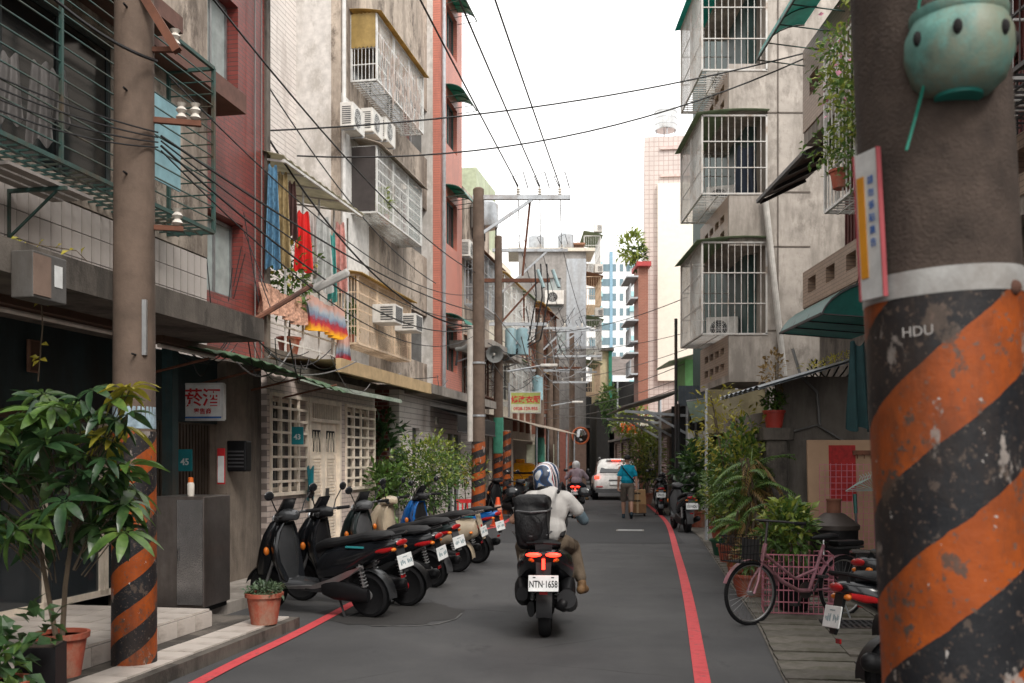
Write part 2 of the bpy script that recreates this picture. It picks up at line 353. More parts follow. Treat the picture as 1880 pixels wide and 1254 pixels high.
def window(root, ax, d, u0, u1, z0, z1, rec=.12, mat=None, glass=None, mull=1, fw=.05):
    m = MB(); out = -rec; th = .05
    bxa(m, ax, d, u0, u1, z0, z0+fw, out, th); bxa(m, ax, d, u0, u1, z1-fw, z1, out, th)
    bxa(m, ax, d, u0, u0+fw, z0+fw, z1-fw, out, th); bxa(m, ax, d, u1-fw, u1, z0+fw, z1-fw, out, th)
    for k in range(mull):
        c = u0 + (u1-u0)*(k+1)/(mull+1); bxa(m, ax, d, c-fw/2, c+fw/2, z0+fw, z1-fw, out+.004, th)
    f = m.build('window', mat or alu, root)
    for k in range(mull+1):
        a = u0 + (u1-u0)*k/(mull+1); b = u0 + (u1-u0)*(k+1)/(mull+1)
        bxa(MBp := MB(), ax, d, a+fw*.5, b-fw*.5, z0+fw*.6, z1-fw*.6, out-.02-.006*(k % 2), .008); MBp.build('pane', glass or glass_d, f)
    return f
def cage(label, loc, rotz, dep, wid, hei, bars=.11, rows=2, mat=steel_w, roof=None, roofmat=None, r=.008, floor=True, hstyle=False, side_panel=None, group='window cages bolted to the facades', name='window_cage', tall=.35, slats=None):
    """box of bars on a facade: x=0 the wall, x=dep the street side, y along the wall, z up"""
    t = thing(name, label, 'window cage', loc, rotz, group)
    m = MB(); fr = .02
    for y in (0, wid):
        m.bar((0,y,0),(dep,y,0),fr*2); m.bar((0,y,hei),(dep,y,hei),fr*2); m.bar((dep,y,0),(dep,y,hei),fr*2); m.bar((.02,y,0),(.02,y,hei),fr*2)
    m.bar((dep,0,0),(dep,wid,0),fr*2); m.bar((dep,0,hei),(dep,wid,hei),fr*2)
    for i in range(1, int(wid/1.2)): y = wid*i/int(wid/1.2); m.bar((dep,y,0),(dep,y,hei),fr*1.6)
    m.build('frame', mat, t)
    m = MB()
    if hstyle:
        k = int(hei/bars)
        for i in range(1, k): m.tube([(dep,0,hei*i/k),(dep,wid,hei*i/k)], r, 5)
    else:
        k = int(wid/bars)
        for i in range(1, k): m.tube([(dep,wid*i/k,0),(dep,wid*i/k,hei)], r, 5)
        for i in range(1, rows+1): m.bar((dep-.012,0,hei*i/(rows+1)),(dep-.012,wid,hei*i/(rows+1)),.022)
    m.build('front_bars', mat, t)
    for y in (0, wid):
        m = MB(); k = max(3, int(dep/bars))
        if hstyle:
            kk = int(hei/bars)
            for i in range(1, kk): m.tube([(0,y,hei*i/kk),(dep,y,hei*i/kk)], r, 5)
        else:
            for i in range(1, k): m.tube([(dep*i/k,y,0),(dep*i/k,y,hei)], r, 5)
            for i in range(1, rows+1): m.bar((0,y+.012,hei*i/(rows+1)),(dep,y+.012,hei*i/(rows+1)),.022)
        m.build('side_bars', mat, t)
    if floor:
        m = MB()
        for i in range(1, int(wid/.14)): m.bar((0,i*.14,-.01),(dep,i*.14,-.01),.018)
        for i in range(1, 4): m.bar((dep*i/4,0,-.028),(dep*i/4,wid,-.028),.018)
        m.build('floor_grille', mat, t)
    if side_panel:
        MB().box(.03,dep-.03,-.03,-.022,.03,hei).build('side_panel', side_panel, t)
    if roof:
        corr(t, roofmat, [(-.02,-.12,hei+tall), (dep+.15,-.12,hei+.02)], wid+.24)
    return t
def corr(parent, mat, edge, L, pitch=.11, amp=.014, name='roof_sheet', th=.006, axis='y', n_sag=6):
    """corrugated sheet: cross line edge[0]->edge[1], swept L along y with ribs running down the slope"""
    (x0,y0,z0),(x1,y1,z1) = edge; n = max(8, int(L/pitch*4)); m = MB()
    for sgn in (0, 1):
        m.grid(lambda u, v: (x0+(x1-x0)*v, y0+u*L, z0+(z1-z0)*v + amp*sin(u*L/pitch*2*pi) - .05*abs(x1-x0)*sin(pi*v)*-1*.6 - sgn*th), n, n_sag)
    return m.build(name, mat, parent, True)
def ac_unit(label, loc, rotz, w=.78, d=.3, h=.55, group='air conditioner units on the facades'):
    t = thing('air_conditioner', label, 'air conditioner', loc, rotz, group)          # front faces +x
    bevel(MB().box(0,d,0,w,0,h).build('casing', ac_m, t), .015)
    m = MB(); c = (d+.004, w*.4, h*.5)
    for rr in (.06,.1,.14,.18,.215): m.tube([(c[0], c[1]+rr*cos(a*pi/10)*h/.55, c[2]+rr*sin(a*pi/10)*h/.55) for a in range(21)], .005, 4)
    for a in range(4): m.bar((c[0],c[1]-.21*cos(a*pi/4),c[2]-.21*sin(a*pi/4)),(c[0],c[1]+.21*cos(a*pi/4),c[2]+.21*sin(a*pi/4)),.008)
    m.build('fan_guard', steel_w, t)
    MB().lathe([(.2*h/.55,0),(.2*h/.55,.006)], n=20, M=Matrix.Translation((d-.001,c[1],c[2])) @ Matrix.Rotation(pi/2,4,'Y')).build('fan_opening', black_p, t)
    m = MB()
    for i in range(9): m.box(.05,d-.05,-.006,0,.08+i*.045,.1+i*.045)
    m.build('side_louvres', grey_p, t)
    m = MB(); m.bar((0,.1,-.02),(d,.1,-.02),.03); m.bar((0,w-.1,-.02),(d,w-.1,-.02),.03); split(m.build('bracket', steel, t))
    return t
def box_ac(label, loc, rotz, w=.6, d=.55, h=.42, group='air conditioner units on the facades'):
    t = thing('window_air_conditioner', label, 'air conditioner', loc, rotz, group)
    bevel(MB().box(0,d,0,w,0,h).build('casing', ac_m, t), .012)
    m = MB()
    for i in range(7): m.box(d,d+.008,.04+i*(w-.08)/7,.04+(i+.6)*(w-.08)/7,.04,h-.04)
    m.build('rear_louvres', grey_p, t)
    m = MB()
    for i in range(6): m.box(.2,d-.06,-.008,0,.06+i*.055,.085+i*.055)
    m.build('side_louvres', grey_p, t)
    return t
def hood(label, loc, rotz, dep, wid, hei, mat, frame=steel_d, group='awnings over the windows', thick=.006, ribs=4, ends=False):
    """curved canopy: x from the wall, y along it, z=0 at the wall top"""
    t = thing('awning', label, 'awning', loc, rotz, group); m = MB()
    def fn(u, v): a = v*pi/2*.9; return (dep*sin(a), u*wid, -hei*(1-cos(a)))
    m.grid(fn, 6, 8); m.grid(lambda u, v: tuple(Vector(fn(u, v)) + Vector((0,0,-thick))), 6, 8); m.build('sheet', mat, t, True)
    for i in range(ribs):
        y = wid*i/(ribs-1); m = MB().tube([tuple(Vector(fn(y/wid, k/8)) + Vector((0,0,-.02))) for k in range(9)], .012, 5)
        e = fn(1, 1); m.tube([(0,y,-hei),(e[0],y,e[2]-.01)], .011, 5); m.build('rib', frame, t)
    e = fn(0, 1); MB().bar((e[0],0,e[2]-.01),(e[0],wid,e[2]-.01),.03).build('front_rail', frame, t)
    if ends:
        for y in (.012, wid-.012): MB().add([(0,y,-hei)] + [tuple(Vector(fn(y/wid, k/8))) for k in range(9)], [tuple(range(10))]).build('end_panel', mat, t)
        MB().add([(e[0]-.02,0,e[2]-.005),(e[0]-.02,wid,e[2]-.005),(.0,wid,-hei+.0),(0,0,-hei+.0)],[(0,1,2,3)]).build('under_glazing', awn_t, t)
    return t
def cloth(label, cat, name, loc, rotz, w, h, mat, folds=5, amp=.03, taper=0.0, group=None, mats=None):
    """hanging cloth, across y, falling along -z, with folds in x"""
    m = MB()
    for sgn in (0, .006):
        m.grid(lambda u, v: (sgn + amp*(.3+v)*sin(u*folds*2*pi + 2*v) , (u-.5)*w*(1-taper*(1-v)), -h*v + .03*sin(u*9+v*4)), 28, 12)
    o = m.build(name, mat, None, True); o.location = loc; o.rotation_euler = (0,0,rotz); return tag(o, label, cat, group)
def foliage(mb, c, rad, n, L, W, rnd, up=.3, shell=.55):
    c = Vector(c)
    for _ in range(n):
        d = Vector((rnd.gauss(0,1), rnd.gauss(0,1), rnd.gauss(0,1))).normalized(); k = shell + (1-shell)*rnd.random() if rnd.random() < .8 else rnd.random()
        k *= 1 + .22*sin(d.x*5+c.x*3)*cos(d.z*6+d.y*4)
        p = c + Vector((d.x*rad[0], d.y*rad[1], d.z*rad[2]))*k
        dd = (d + Vector((rnd.gauss(0,.6), rnd.gauss(0,.6), rnd.gauss(up,.6)))).normalized()
        mb.leaf(p, dd, Vector((rnd.gauss(0,.5), rnd.gauss(0,.5), 1)), L*rnd.uniform(.6,1.25), W*rnd.uniform(.7,1.2))
    return mb
def pot(parent, r, h, mat=terra, name='pot'):
    o = MB().lathe([(r*.70,0),(r*.93,h*.86),(r*1.04,h*.87),(r*1.06,h),(r*.94,h),(r*.92,h*.9)], n=20).build(name, mat, parent, True)
    MB().lathe([(r*.01,h*.89),(r*.93,h*.9)], n=16).build('soil', soil, parent); return o

# ------------------------------------------------------------------ ground
m = MB(); m.add([(-60,-30,0),(80,-30,0),(80,420,0),(-60,420,0)], [(0,1,2,3)])
g_m, nt, b_ = base('asphalt', .82, 0, .3); v = coord(nt); nA = noise(nt, v, .55, 6, .65); nB = noise(nt, v, 160, 2, .7); nC = noise(nt, coord(nt, (1.6,.22,1)), 1.0, 5, .6)
col = ramp(nt, nA, [(.34,(.038,.038,.041)),(.66,(.078,.077,.078))]); col = mixc(nt, ramp(nt, nC, [(.45,(0,0,0)),(.7,(.6,.6,.6))]), col, (.05,.049,.05)); col = mixc(nt, ramp(nt, nB, [(.4,(0,0,0)),(.72,(.35,.35,.35))]), col, (.12,.117,.115))
vo = nd(nt, 'ShaderNodeTexVoronoi', feature='DISTANCE_TO_EDGE'); vo.inputs['Scale'].default_value = .42; nw = nd(nt, 'ShaderNodeMix', data_type='VECTOR'); nw.inputs[0].default_value = .10
nn = nd(nt, 'ShaderNodeTexNoise'); nn.inputs['Scale'].default_value = 2.5; nn.inputs['Detail'].default_value = 5; nt.links.new(v, nn.inputs['Vector']); nt.links.new(v, nw.inputs[4]); nt.links.new(nn.outputs['Color'], nw.inputs[5]); nt.links.new(nw.outputs[1], vo.inputs['Vector'])
ck = ramp(nt, vo.outputs['Distance'], [(0,(1,1,1)),(.0045,(0,0,0))]); nM = noise(nt, v, .35, 3, .5); ck = mixc(nt, ramp(nt, nM, [(.48,(0,0,0)),(.56,(1,1,1))]), (0,0,0), ck); col = mixc(nt, ck, col, (.014,.014,.014))
nO = noise(nt, coord(nt, (1,.5,1)), 1.6, 7, .7); col = mixc(nt, ramp(nt, nO, [(.60,(0,0,0)),(.70,(.7,.7,.7))]), col, (.024,.024,.026)); nP = noise(nt, v, 28, 3, .7); col = mixc(nt, ramp(nt, nP, [(.62,(0,0,0)),(.72,(.4,.4,.4))]), col, (.11,.105,.10))
nt.links.new(col, b_.inputs['Base Color']); bump(nt, b_, nB, .5, .008)
struct(m.build('road', g_m))
def ribbon(name, pts, w, z, mat, n=1):
    m = MB(); P = [Vector((x, y, z)) for x, y in pts]; vs = []
    for i, p in enumerate(P):
        t = (P[min(i+1, len(P)-1)] - P[max(i-1, 0)]).normalized(); k = Vector((t.y, -t.x, 0)); vs += [p - k*w/2, p + k*w/2]
    m.add(vs, [(2*i, 2*i+1, 2*i+3, 2*i+2) for i in range(len(P)-1)]); return struct(m.build(name, mat))
def smoothline(pts, n=8):
    out = []
    for i in range(len(pts)-1):
        p0, p1, p2, p3 = pts[max(i-1,0)], pts[i], pts[i+1], pts[min(i+2,len(pts)-1)]
        for k in range(n):
            u = k/n; out.append(tuple(.5*((2*p1[j]) + (-p0[j]+p2[j])*u + (2*p0[j]-5*p1[j]+4*p2[j]-p3[j])*u*u + (-p0[j]+3*p1[j]-3*p2[j]+p3[j])*u**3) for j in range(len(p1))))
    return out + [tuple(pts[-1])]
ribbon('red_line', smoothline([(-2.75,1.5),(-2.24,7.1),(-1.80,10.65),(-.72,22.0),(-.2,25.2),(1.0,40)]), .115, .008, red_l)
ribbon('red_line', smoothline([(.42,1.0),(1.36,7.1),(2.05,11.6),(2.76,16.6),(3.9,25.0),(4.55,32),(5.0,38),(5.3,46)]), .115, .008, red_l)
patch = M_('asphalt_patch', (.037,.037,.039), .85, 0, scale=40, bmp=.4)
m = MB(); m.add([(-.9,19.2,.004),(3.3,19.0,.004),(3.95,25.6,.004),(-.2,25.9,.004)], [(0,1,2,3)]); struct(m.build('road_patch', patch))
m = MB(); m.add([(-1.25+.72*cos(k*pi/12)*(1+.12*sin(k*2.3)),10.35+.8*sin(k*pi/12)*(1+.1*cos(k*3.1)),.004) for k in range(24)], [tuple(range(24))]); struct(m.build('road_patch', M_('asphalt_patch_b', (.036,.034,.033), .9, 0, scale=30, bmp=.5)))
chalk = M_('worn_white_line', (.10,.098,.095), .8, 0, var=.6, scale=14)
m = MB()
arc = [(-1.35,9.52),(-1.0,9.50),(-.72,9.62),(-.56,9.95),(-.52,10.3)]
for p, q in zip(arc, arc[1:]): m.bar((p[0],p[1],.0075),(q[0],q[1],.0075),.022,.002)
struct(m.build('patch_edge', chalk))
g = gnd(1157, 974)
def cover(label, x, y, w, d, rot, slots=True, mat=None, name='drain_grate'):
    t = thing(name, label, 'grate', (x, y, .02), rot, 'iron grates in the ground')
    m = MB(); m.box(-w/2,w/2,-d/2,-d/2+.03,0,.014); m.box(-w/2,w/2,d/2-.03,d/2,0,.014); m.box(-w/2,-w/2+.03,-d/2+.03,d/2-.03,0,.014); m.box(w/2-.03,w/2,-d/2+.03,d/2-.03,0,.014); m.build('rim', mat or steel_d, t)
    n = int(w/.06); m = MB()
    for i in range(n):
        x0 = -w/2+.03+(w-.06)*i/n
        for a, b in ((-d/2+.03,-.02),(.02,d/2-.03)): m.box(x0+.004,x0+(w-.06)/n-.026,a,b,.002,.012)
    m.box(-w/2+.03,w/2-.03,-.02,.02,.002,.0125); m.build('bars', mat or steel_d, t); MB().box(-w/2+.03,w/2-.03,-d/2+.03,d/2-.03,-.012,.0).build('pit', dark_in, t); return t
c_ = thing('manhole_cover', 'flat oblong light metal cover set in the asphalt ahead of the riders', 'cover', (g.x, g.y, .006), -.14)
bevel(MB().box(-.27,.27,-.2,.2,0,.008).build('plate', alu, c_), .003); m = MB(); m.box(-.31,.31,-.24,.24,-.001,.004); m.build('rim', concrete, c_)

# left raised pavement: tiled, two levels
pv = thing('raised_pavement', 'raised pale tiled step along the shop fronts with rough kerb', 'pavement', LO, LROT)
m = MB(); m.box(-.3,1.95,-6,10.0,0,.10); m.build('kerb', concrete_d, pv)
m = MB(); m.box(-.3,1.38,-6,9.35,.10,.245); m.build('step', concrete, pv)
tile_m = M_('floor_tile', (.58,.52,.47), .35, 0, var=.12, scale=3, dirt=(.22,.18,.15), dirt_amt=.4, streak=False)
tm = MB().box(-.146,.146,-.146,.146,0,.014); tme = tm.build('tile', tile_m, pv); tme.location = (1.22,9.2,.245)
def addtile(x, y, z, M=None):
    o = bpy.data.objects.new('tile', tme.data); COL.objects.link(o); o.parent = pv; o.location = (x, y, z + random.uniform(-.002,.002))
    if M: o.rotation_euler = M
    return o
for i in range(5):
    for j in range(13):
        if (i, j) != (0, 0): addtile(1.22-.3*i, 9.2-.3*j, .245)
for j in range(14): addtile(1.385, 9.2-.3*j, .0, (0, pi/2, 0)).location = (1.382, 9.2-.3*j, .108+.0)
for o in list(pv.children):
    if o.rotation_euler.y > 1: o.scale = (.46,1,.6); o.location.z = .172
for j in range(17): addtile(1.72, 9.8-.3*j, .10)
# right gutter pavement: slabs along the asphalt edge
RE = [(1.2,1.0),(1.94,7.1),(2.37,9.6),(2.99,14.2),(3.9,20.8),(4.4,27),(5.2,40)]
def redge(y):
    for (x0,y0),(x1,y1) in zip(RE, RE[1:]):
        if y <= y1: return x0+(x1-x0)*(y-y0)/(y1-y0)
    return RE[-1][0]
m = MB(); ys = [1+i for i in range(40)]
m.add([v for y in ys for v in ((redge(y), y, .012), (redge(y)+5.5, y, .012))], [(2*i,2*i+1,2*i+3,2*i+2) for i in range(len(ys)-1)])
rp = struct(m.build('pavement', M_('gutter_concrete', (.15,.135,.115), .9, 0, dirt=(.06,.052,.045), dirt_amt=.55, streak=False, bmp=.4)))
slab_m = M_('slab', (.165,.152,.135), .85, 0, var=.3, scale=2.5, dirt=(.07,.065,.05), dirt_amt=.6, streak=False, bmp=.5, dscale=3, mott=(.09,.085,.06))
nt = slab_m.node_tree; bs = nt.nodes['Principled BSDF']; oi = nd(nt,'ShaderNodeObjectInfo'); src = bs.inputs['Base Color'].links[0].from_socket; nt.links.new(mixc(nt, .75, src, ramp(nt, oi.outputs['Random'], [(0,(.45,.43,.40)),(.5,(.8,.78,.72)),(1,(1,.95,.9))]), 'MULTIPLY'), bs.inputs['Base Color'])
sl = [bevel(MB().box(-.29,.29,-.165,.165,0,.02).build('paving_slab', slab_m, rp), .006, 1)]; sl[0].location = (1.9+.4, 6.2, .010); k = 0
for j in range(42):
    y = 6.2 + j*.345
    for i in range(3):
        if (i, j) == (0, 0) or (i == 1 and j in (3,4,9,10,16,17)): continue
        o = bpy.data.objects.new('paving_slab', sl[0].data); COL.objects.link(o); o.parent = rp
        o.location = (redge(y+.17*(i % 2))+.31+.6*i, y+.17*(i % 2)+random.uniform(-.02,.02), .010+random.uniform(-.004,.006)); o.rotation_euler = (random.uniform(-.01,.01), random.uniform(-.01,.01), -.145+random.uniform(-.02,.02))
for j, lb in ((3.5,'rusty slotted drain grate in the slabs behind the black parked scooter'),(9.5,'slotted drain grate in the slabs beside the pink bicycle wheel'),(16.5,'slotted drain grate in the slabs beside the potted palms')):
    y = 6.2 + j*.345; cover(lb, redge(y)+.9, y, .56, .5, -.145)

# ------------------------------------------------------------------ left side, near building with the arcade canopy
def lroot(name, label, cat='building'): return thing(name, label, cat, LO, LROT)
bA = lroot('arcade_building', 'maroon tiled apartment house with concrete canopy over a dark shopfront')
s_cage0, s_cage1 = Ls(0,0)-3.5, Ls(392,0)
s_m0, s_m1 = Ls(338,-.94), Ls(486,-.94)
holesM = [(Ls(376,-.94), Ls(446,-.94), 3.92, 5.05), (Ls(372,-.94), Ls(437,-.94), 6.95, 8.2), (Ls(372,-.94), Ls(437,-.94), 10.0, 11.2)]
m = wall(MB(), 't', -.94, s_m0, s_m1, 3.0, 13.0, .25, holesM); m.box(-9,-1.19,s_m1-.2,s_m1,0,13); m.build('maroon_wall', maroon_t, bA)
for h in holesM[:2]: window(bA, 't', -.94, h[0]+.02, h[1]-.02, h[2]+.02, h[3]-.02, .16, alu, glass_p, 1)
m = MB(); m.box(-.96,-.9,s_m1-.02,s_m1+.12,3,13); m.build('corner_render', concrete_d, bA)
m = wall(MB(), 't', -.6, -8, s_m0-.02, 4.22, 13, .25, [(s_cage0, s_cage1-.9, 4.45, 6.2), (2, 9, 7.2, 9.0)]); m.build('upper_wall', plaster_st, bA)
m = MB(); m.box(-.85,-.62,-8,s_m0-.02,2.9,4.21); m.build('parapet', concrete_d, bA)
wt = M_('wall_tile', (.50,.45,.42), .3, 0, var=.06, scale=2, dirt=(.3,.25,.22), dirt_amt=.3)
tA = MB().box(0,.022,-.078,.078,-.128,.128).build('wall_tile', wt, bA); first = True
sA = Ls(0,-.6)-.3
for i in range(int((s_m0-sA)/.166)):
    for j in range(5):
        o = tA if first else bpy.data.objects.new('wall_tile', tA.data)
        if not first: COL.objects.link(o); o.parent = bA
        first = False; o.location = (-.62, s_m0-.12-i*.166, 4.07-j*.266)
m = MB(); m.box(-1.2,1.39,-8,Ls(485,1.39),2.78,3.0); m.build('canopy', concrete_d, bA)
m = MB(); m.box(-.95,-.32,Ls(283,-.3),Ls(455,-.3),6.25,6.5); m.box(-.6,.05,-8,Ls(283,-.3),6.32,6.5); m.box(-.95,-.2,5,s_m1-.6,9.6,9.8); m.build('ledge', M_('brown_ledge', (.13,.065,.05), .8, 0, dirt=(.05,.03,.025), dirt_amt=.5), bA)
# ground floor under the canopy: dark shop, sliding glass door, steel post
m = wall(MB(), 't', 0, -8, 12.9, 2.02, 2.78, .12); m.build('shop_fascia', teal_dk, bA)
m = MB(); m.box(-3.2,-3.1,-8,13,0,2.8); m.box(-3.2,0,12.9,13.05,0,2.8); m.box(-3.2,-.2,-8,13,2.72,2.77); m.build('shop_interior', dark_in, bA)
m = MB(); m.box(-.06,.03,-8,9.6,1.95,2.02); m.build('shop_lintel', wood_d, bA)
sd0, sd1 = Ls(80,-.05), Ls(330,-.05)
m = MB()
for y in (sd0-1.5, sd0, sd0+.85, sd0+.93, sd1-1.0): m.box(-.1,-.05,y,y+.06,.27,1.95)
m.box(-.1,-.05,sd0-1.5,sd1-.95,.26,.32); m.build('door_frame', cream_s, bA)
m = MB(); m.box(-.08,-.07,sd0-1.5,sd1-1.0,.32,1.95); m.build('shop_glass', glass_d, bA)
m = MB(); y = Ls(305,.25); m.box(.2,.32,y,y+.12,.245,2.78); m.build('steel_post', M_('blue_post', (.035,.07,.075), .5, .2, dirt=(.1,.06,.04), dirt_amt=.4), bA)
m = MB(); m.box(-.15,-.03,10.15,12.4,.05,2.78); m.box(-.03,.12,12.15,13.1,.0,2.78); m.build('stained_wall', M_('grimy_render', (.22,.18,.145), .9, 0, dirt=(.045,.036,.03), dirt_amt=.7, bmp=.5), bA)
m = MB()
for i in range(18): m.box(-.03,-.01,10.75+i*.07,10.79+i*.07,.15,2.0)
m.build('metal_gate', M_('bronze_door', (.10,.075,.06), .4, .6), bA)
m = MB(); m.box(-.2,.9,10.2,12.9,.0,.12); m.build('door_step', concrete, bA)
# lamp tube under the canopy, meter box, number plates, letterbox
t = thing('tube_lamp', 'long brown tube light fixture under the concrete canopy', 'lamp', Lp(Ls(100,.7),.7,2.69), LROT); MB().box(-.09,.09,-.9,.9,.03,.09).build('housing', wood_d, t); MB().tube([(0,-.85,.0),(0,.85,.0)],.02,8).build('tube', porc, t)
t = thing('tube_lamp', 'short tube light fixture under the canopy behind the pole', 'lamp', Lp(Ls(345,.6),.6,2.69), LROT); MB().box(-.08,.08,-.6,.6,.03,.09).build('housing', wood_d, t); MB().tube([(0,-.55,.0),(0,.55,.0)],.02,8).build('tube', porc, t)
t = thing('junction_box', 'grey electric box with white card on the canopy front', 'electric box', Lp(Ls(52,1.4),1.4,2.62), LROT); bevel(MB().box(0,.16,-.17,.17,0,.30).build('casing', M_('box_grey',(.12,.115,.11),.6,.2,dirt=(.06,.05,.04)), t), .008); MB().box(.161,.164,.04,.12,.1,.24).build('card', plate_w, t); MB().box(.161,.166,-.17,.0,.02,.28).build('lid', M_('box_brown',(.2,.14,.11),.6), t)
p = Lp(10.2,.75,.12)
t = thing('metal_cabinet', 'battered stainless steel cabinet standing by the shop doorway', 'cabinet', (p.x,p.y,.12), LROT+.05)
bevel(MB().box(-.28,.25,-.3,.3,.05,1.12).build('body', M_('cabinet_steel',(.17,.15,.14),.35,.7,dirt=(.08,.06,.05),dirt_amt=.4), t), .008)
MB().box(-.02,.24,-.315,-.302,.08,1.09).build('door', M_('cabinet_door',(.3,.29,.29),.22,.8), t); MB().tube([(.0,-.33,.5),(.0,-.33,.62)],.008,6).build('handle', chrome, t); MB().box(-.25,.22,-.28,.28,0,.05).build('plinth', black_p, t)
def signboard(name, label, loc, rotz, w, h, board, items, th=.04, cat='sign', border=None, group=None):
    """faces -y; items: (text, size, mat, dx, dz, bold)"""
    t = thing(name, label, cat, loc, rotz, group); bevel(MB().box(-w/2,w/2,-th/2,th/2,-h/2,h/2).build('board', board, t), .004)
    if border: 
        m = MB(); e=.012
        for a in (-1,1): m.box(-w/2-.002,w/2+.002,-th/2-.006,th/2+.006,a*h/2-e,a*h/2+e); m.box(a*w/2-e,a*w/2+e,-th/2-.005,th/2+.005,-h/2,h/2)
        m.build('border', border, t)
    for s_, sz, mt, dx, dz, bo in items: text(s_, sz, mt, t, face_cam(dx,-th/2-.003,dz), bold=bo)
    return t
p = at(374,738,11.2)
t = signboard('shop_sign', 'white hanging sign with red tobacco and liquor lettering over the cabinet', p, -.12, .47, .40, plate_w, [('菸酒',.21,ink_r,0,.035,.004),('零售商',.07,ink_r,0,-.11,.001)], .06, border=steel_w)
MB().box(-.22,.22,-.0345,-.0315,-.185,-.165).build('blue_stripe', ink_b, t); m = MB(); m.tube([(-.15,0,.2),(-.15,0,.5)],.008,5); m.tube([(.15,0,.2),(.15,0,.5)],.008,5); split(m.build('hanger', rust, t))
numb = M_('number_teal',(.02,.22,.25),.4,0,bmp=0)
def numplate(label, loc, rotz, s_): return signboard('number_plate', label, loc, rotz, .17, .24, numb, [(s_,.10,plate_w,0,-.02,.002)], .012)
numplate('teal house number plate 45 on the grimy shop wall', at(340,845,10.9), -.19, '45'); numplate('teal house number plate 43 on the cream window bars', at(548,800,13.55)+Vector((0,-.06,0)), -.19, '43')
p = at(406,856,11.6); signboard('notice_card', 'narrow red and white notice hanging beside the doorway', p, -.19, .1, .42, ink_r, [], .01); MB().box(-.04,.04,-.008,-.006,-.19,.12).build('paper', plate_w, bpy.data.objects['notice_card'])
p = at(440,835,12.0); t = thing('letterbox', 'black slatted letterbox on the stained pillar', 'letterbox', p, LROT+pi/2*0); bevel(MB().box(-.13,.13,-.1,.06,-.2,.17).build('box', black_p, t), .02); m = MB(); [m.box(-.1,.1,-.108,-.1,-.15+i*.045,-.13+i*.045) for i in range(5)]; m.build('slats', grey_p, t)
t = thing('wooden_plaque', 'plain brown wooden plaque on the dark shop fascia', 'plaque', Lp(Ls(60,.03),.03,at(0,617,7.2).z), LROT); bevel(MB().box(-.01,.02,-.07,.07,-.14,.14).build('board', M_('plaque_brown',(.16,.085,.055),.6), t),.005); MB().box(.02,.024,-.055,.055,-.125,.125).build('panel', wood_d, t)
t = thing('spray_bottle', 'small bottle with orange cap standing on the metal cabinet', 'bottle', Lp(10.05,.8,1.24), 0); MB().lathe([(.03,0),(.035,.02),(.035,.12),(.015,.15)],n=12).build('bottle_body', porc, t, True); MB().lathe([(.026,.12),(.026,.18),(.01,.185)],n=12).build('cap', M_('cap_orange',(.6,.13,.02),.5), t, True)
# the big green cage of the first floor, with washing inside
cg = cage('long green barred balcony cage with dark interior above the tiled parapet', Lp(s_cage0,-.6,4.3), LROT, .6, s_cage1-s_cage0, 1.95, bars=.14, rows=2, mat=steel_g, hstyle=True, r=.009)
MB().box(.50,.52,(s_cage1-s_cage0)-1.18,(s_cage1-s_cage0)-.62,.32,1.25).build('blue_panel', M_('blue_panel',(.24,.42,.47),.5), cg)
window(bA,'t',-.6,s_cage0+.02,s_cage1-.92,4.47,6.18,.16,M_('dark_frame',(.05,.06,.06),.5),M_glass('added_panes',(.012,.014,.015),.12),6,.05)  # frame and panes added so reflections break up the black opening
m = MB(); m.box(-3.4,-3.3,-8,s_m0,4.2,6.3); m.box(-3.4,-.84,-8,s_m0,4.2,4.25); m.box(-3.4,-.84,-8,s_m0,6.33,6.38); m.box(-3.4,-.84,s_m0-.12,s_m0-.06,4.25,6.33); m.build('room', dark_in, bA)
wash = [M_('cloth_white',(.5,.46,.44),.9),M_('cloth_blue',(.10,.22,.33),.9,var=.4,scale=14),M_('cloth_ochre',(.32,.24,.12),.9,var=.3,scale=12),M_('cloth_red',(.62,.022,.02),.85,var=.12),M_('cloth_grey',(.42,.43,.42),.9,var=.2,scale=10),M_('cloth_teal',(.10,.36,.33),.9,var=.3,scale=11),M_('cloth_pink',(.55,.28,.25),.9,var=.3,scale=12),M_('cloth_brown',(.1,.05,.045),.9),M_('cloth_navy',(.012,.018,.03),.9),M_('cloth_print',(.36,.42,.42),.9,var=.55,scale=26)]
for px, py, h_, mi, lb in ((85,135,1.0,4,'pale trousers drying inside the green cage'),(30,120,.8,0,'pale shirt drying deep inside the green cage'),(118,150,.7,4,'grey towel drying inside the green cage')):
    s_, z_ = Lsz(px, py, -.35); cloth(lb, 'laundry', 'laundry', Lp(s_,-.42,z_+.1), -pi/2+.35, .24, h_*.75, M_('cloth_shaded',(.15,.14,.135),.9), 2, .04, .4)  # pale washing, with the dimness inside the cage put into its colour
# under-cage bracket
s_, z_ = Lsz(122,345,0)
t = thing('shelf_bracket', 'dark green angle bracket below the barred cage', 'bracket', Lp(s_,-.6,z_), LROT); m = MB(); m.bar((0,0,0),(.6,0,0),.035); m.bar((0,0,-.55),(0,0,0),.035); m.bar((.02,0,-.42),(.5,0,-.02),.02); m.build('bracket_arm', steel_g, t); m = MB(); [m.box(.1+.16*i,.22+.16*i,-.7,.5,.02,.05) for i in range(3)]; m.build('shelf_boards', M_('old_board',(.3,.27,.25),.8), t)
# back lot wall that closes the building behind the camera side
m = MB(); m.box(-9,-.86,-8,-7.8,0,13); m.box(-9,-.9,-7.8,s_m1-.22,12.9,13.1); m.build('end_wall', plaster_st, bA)
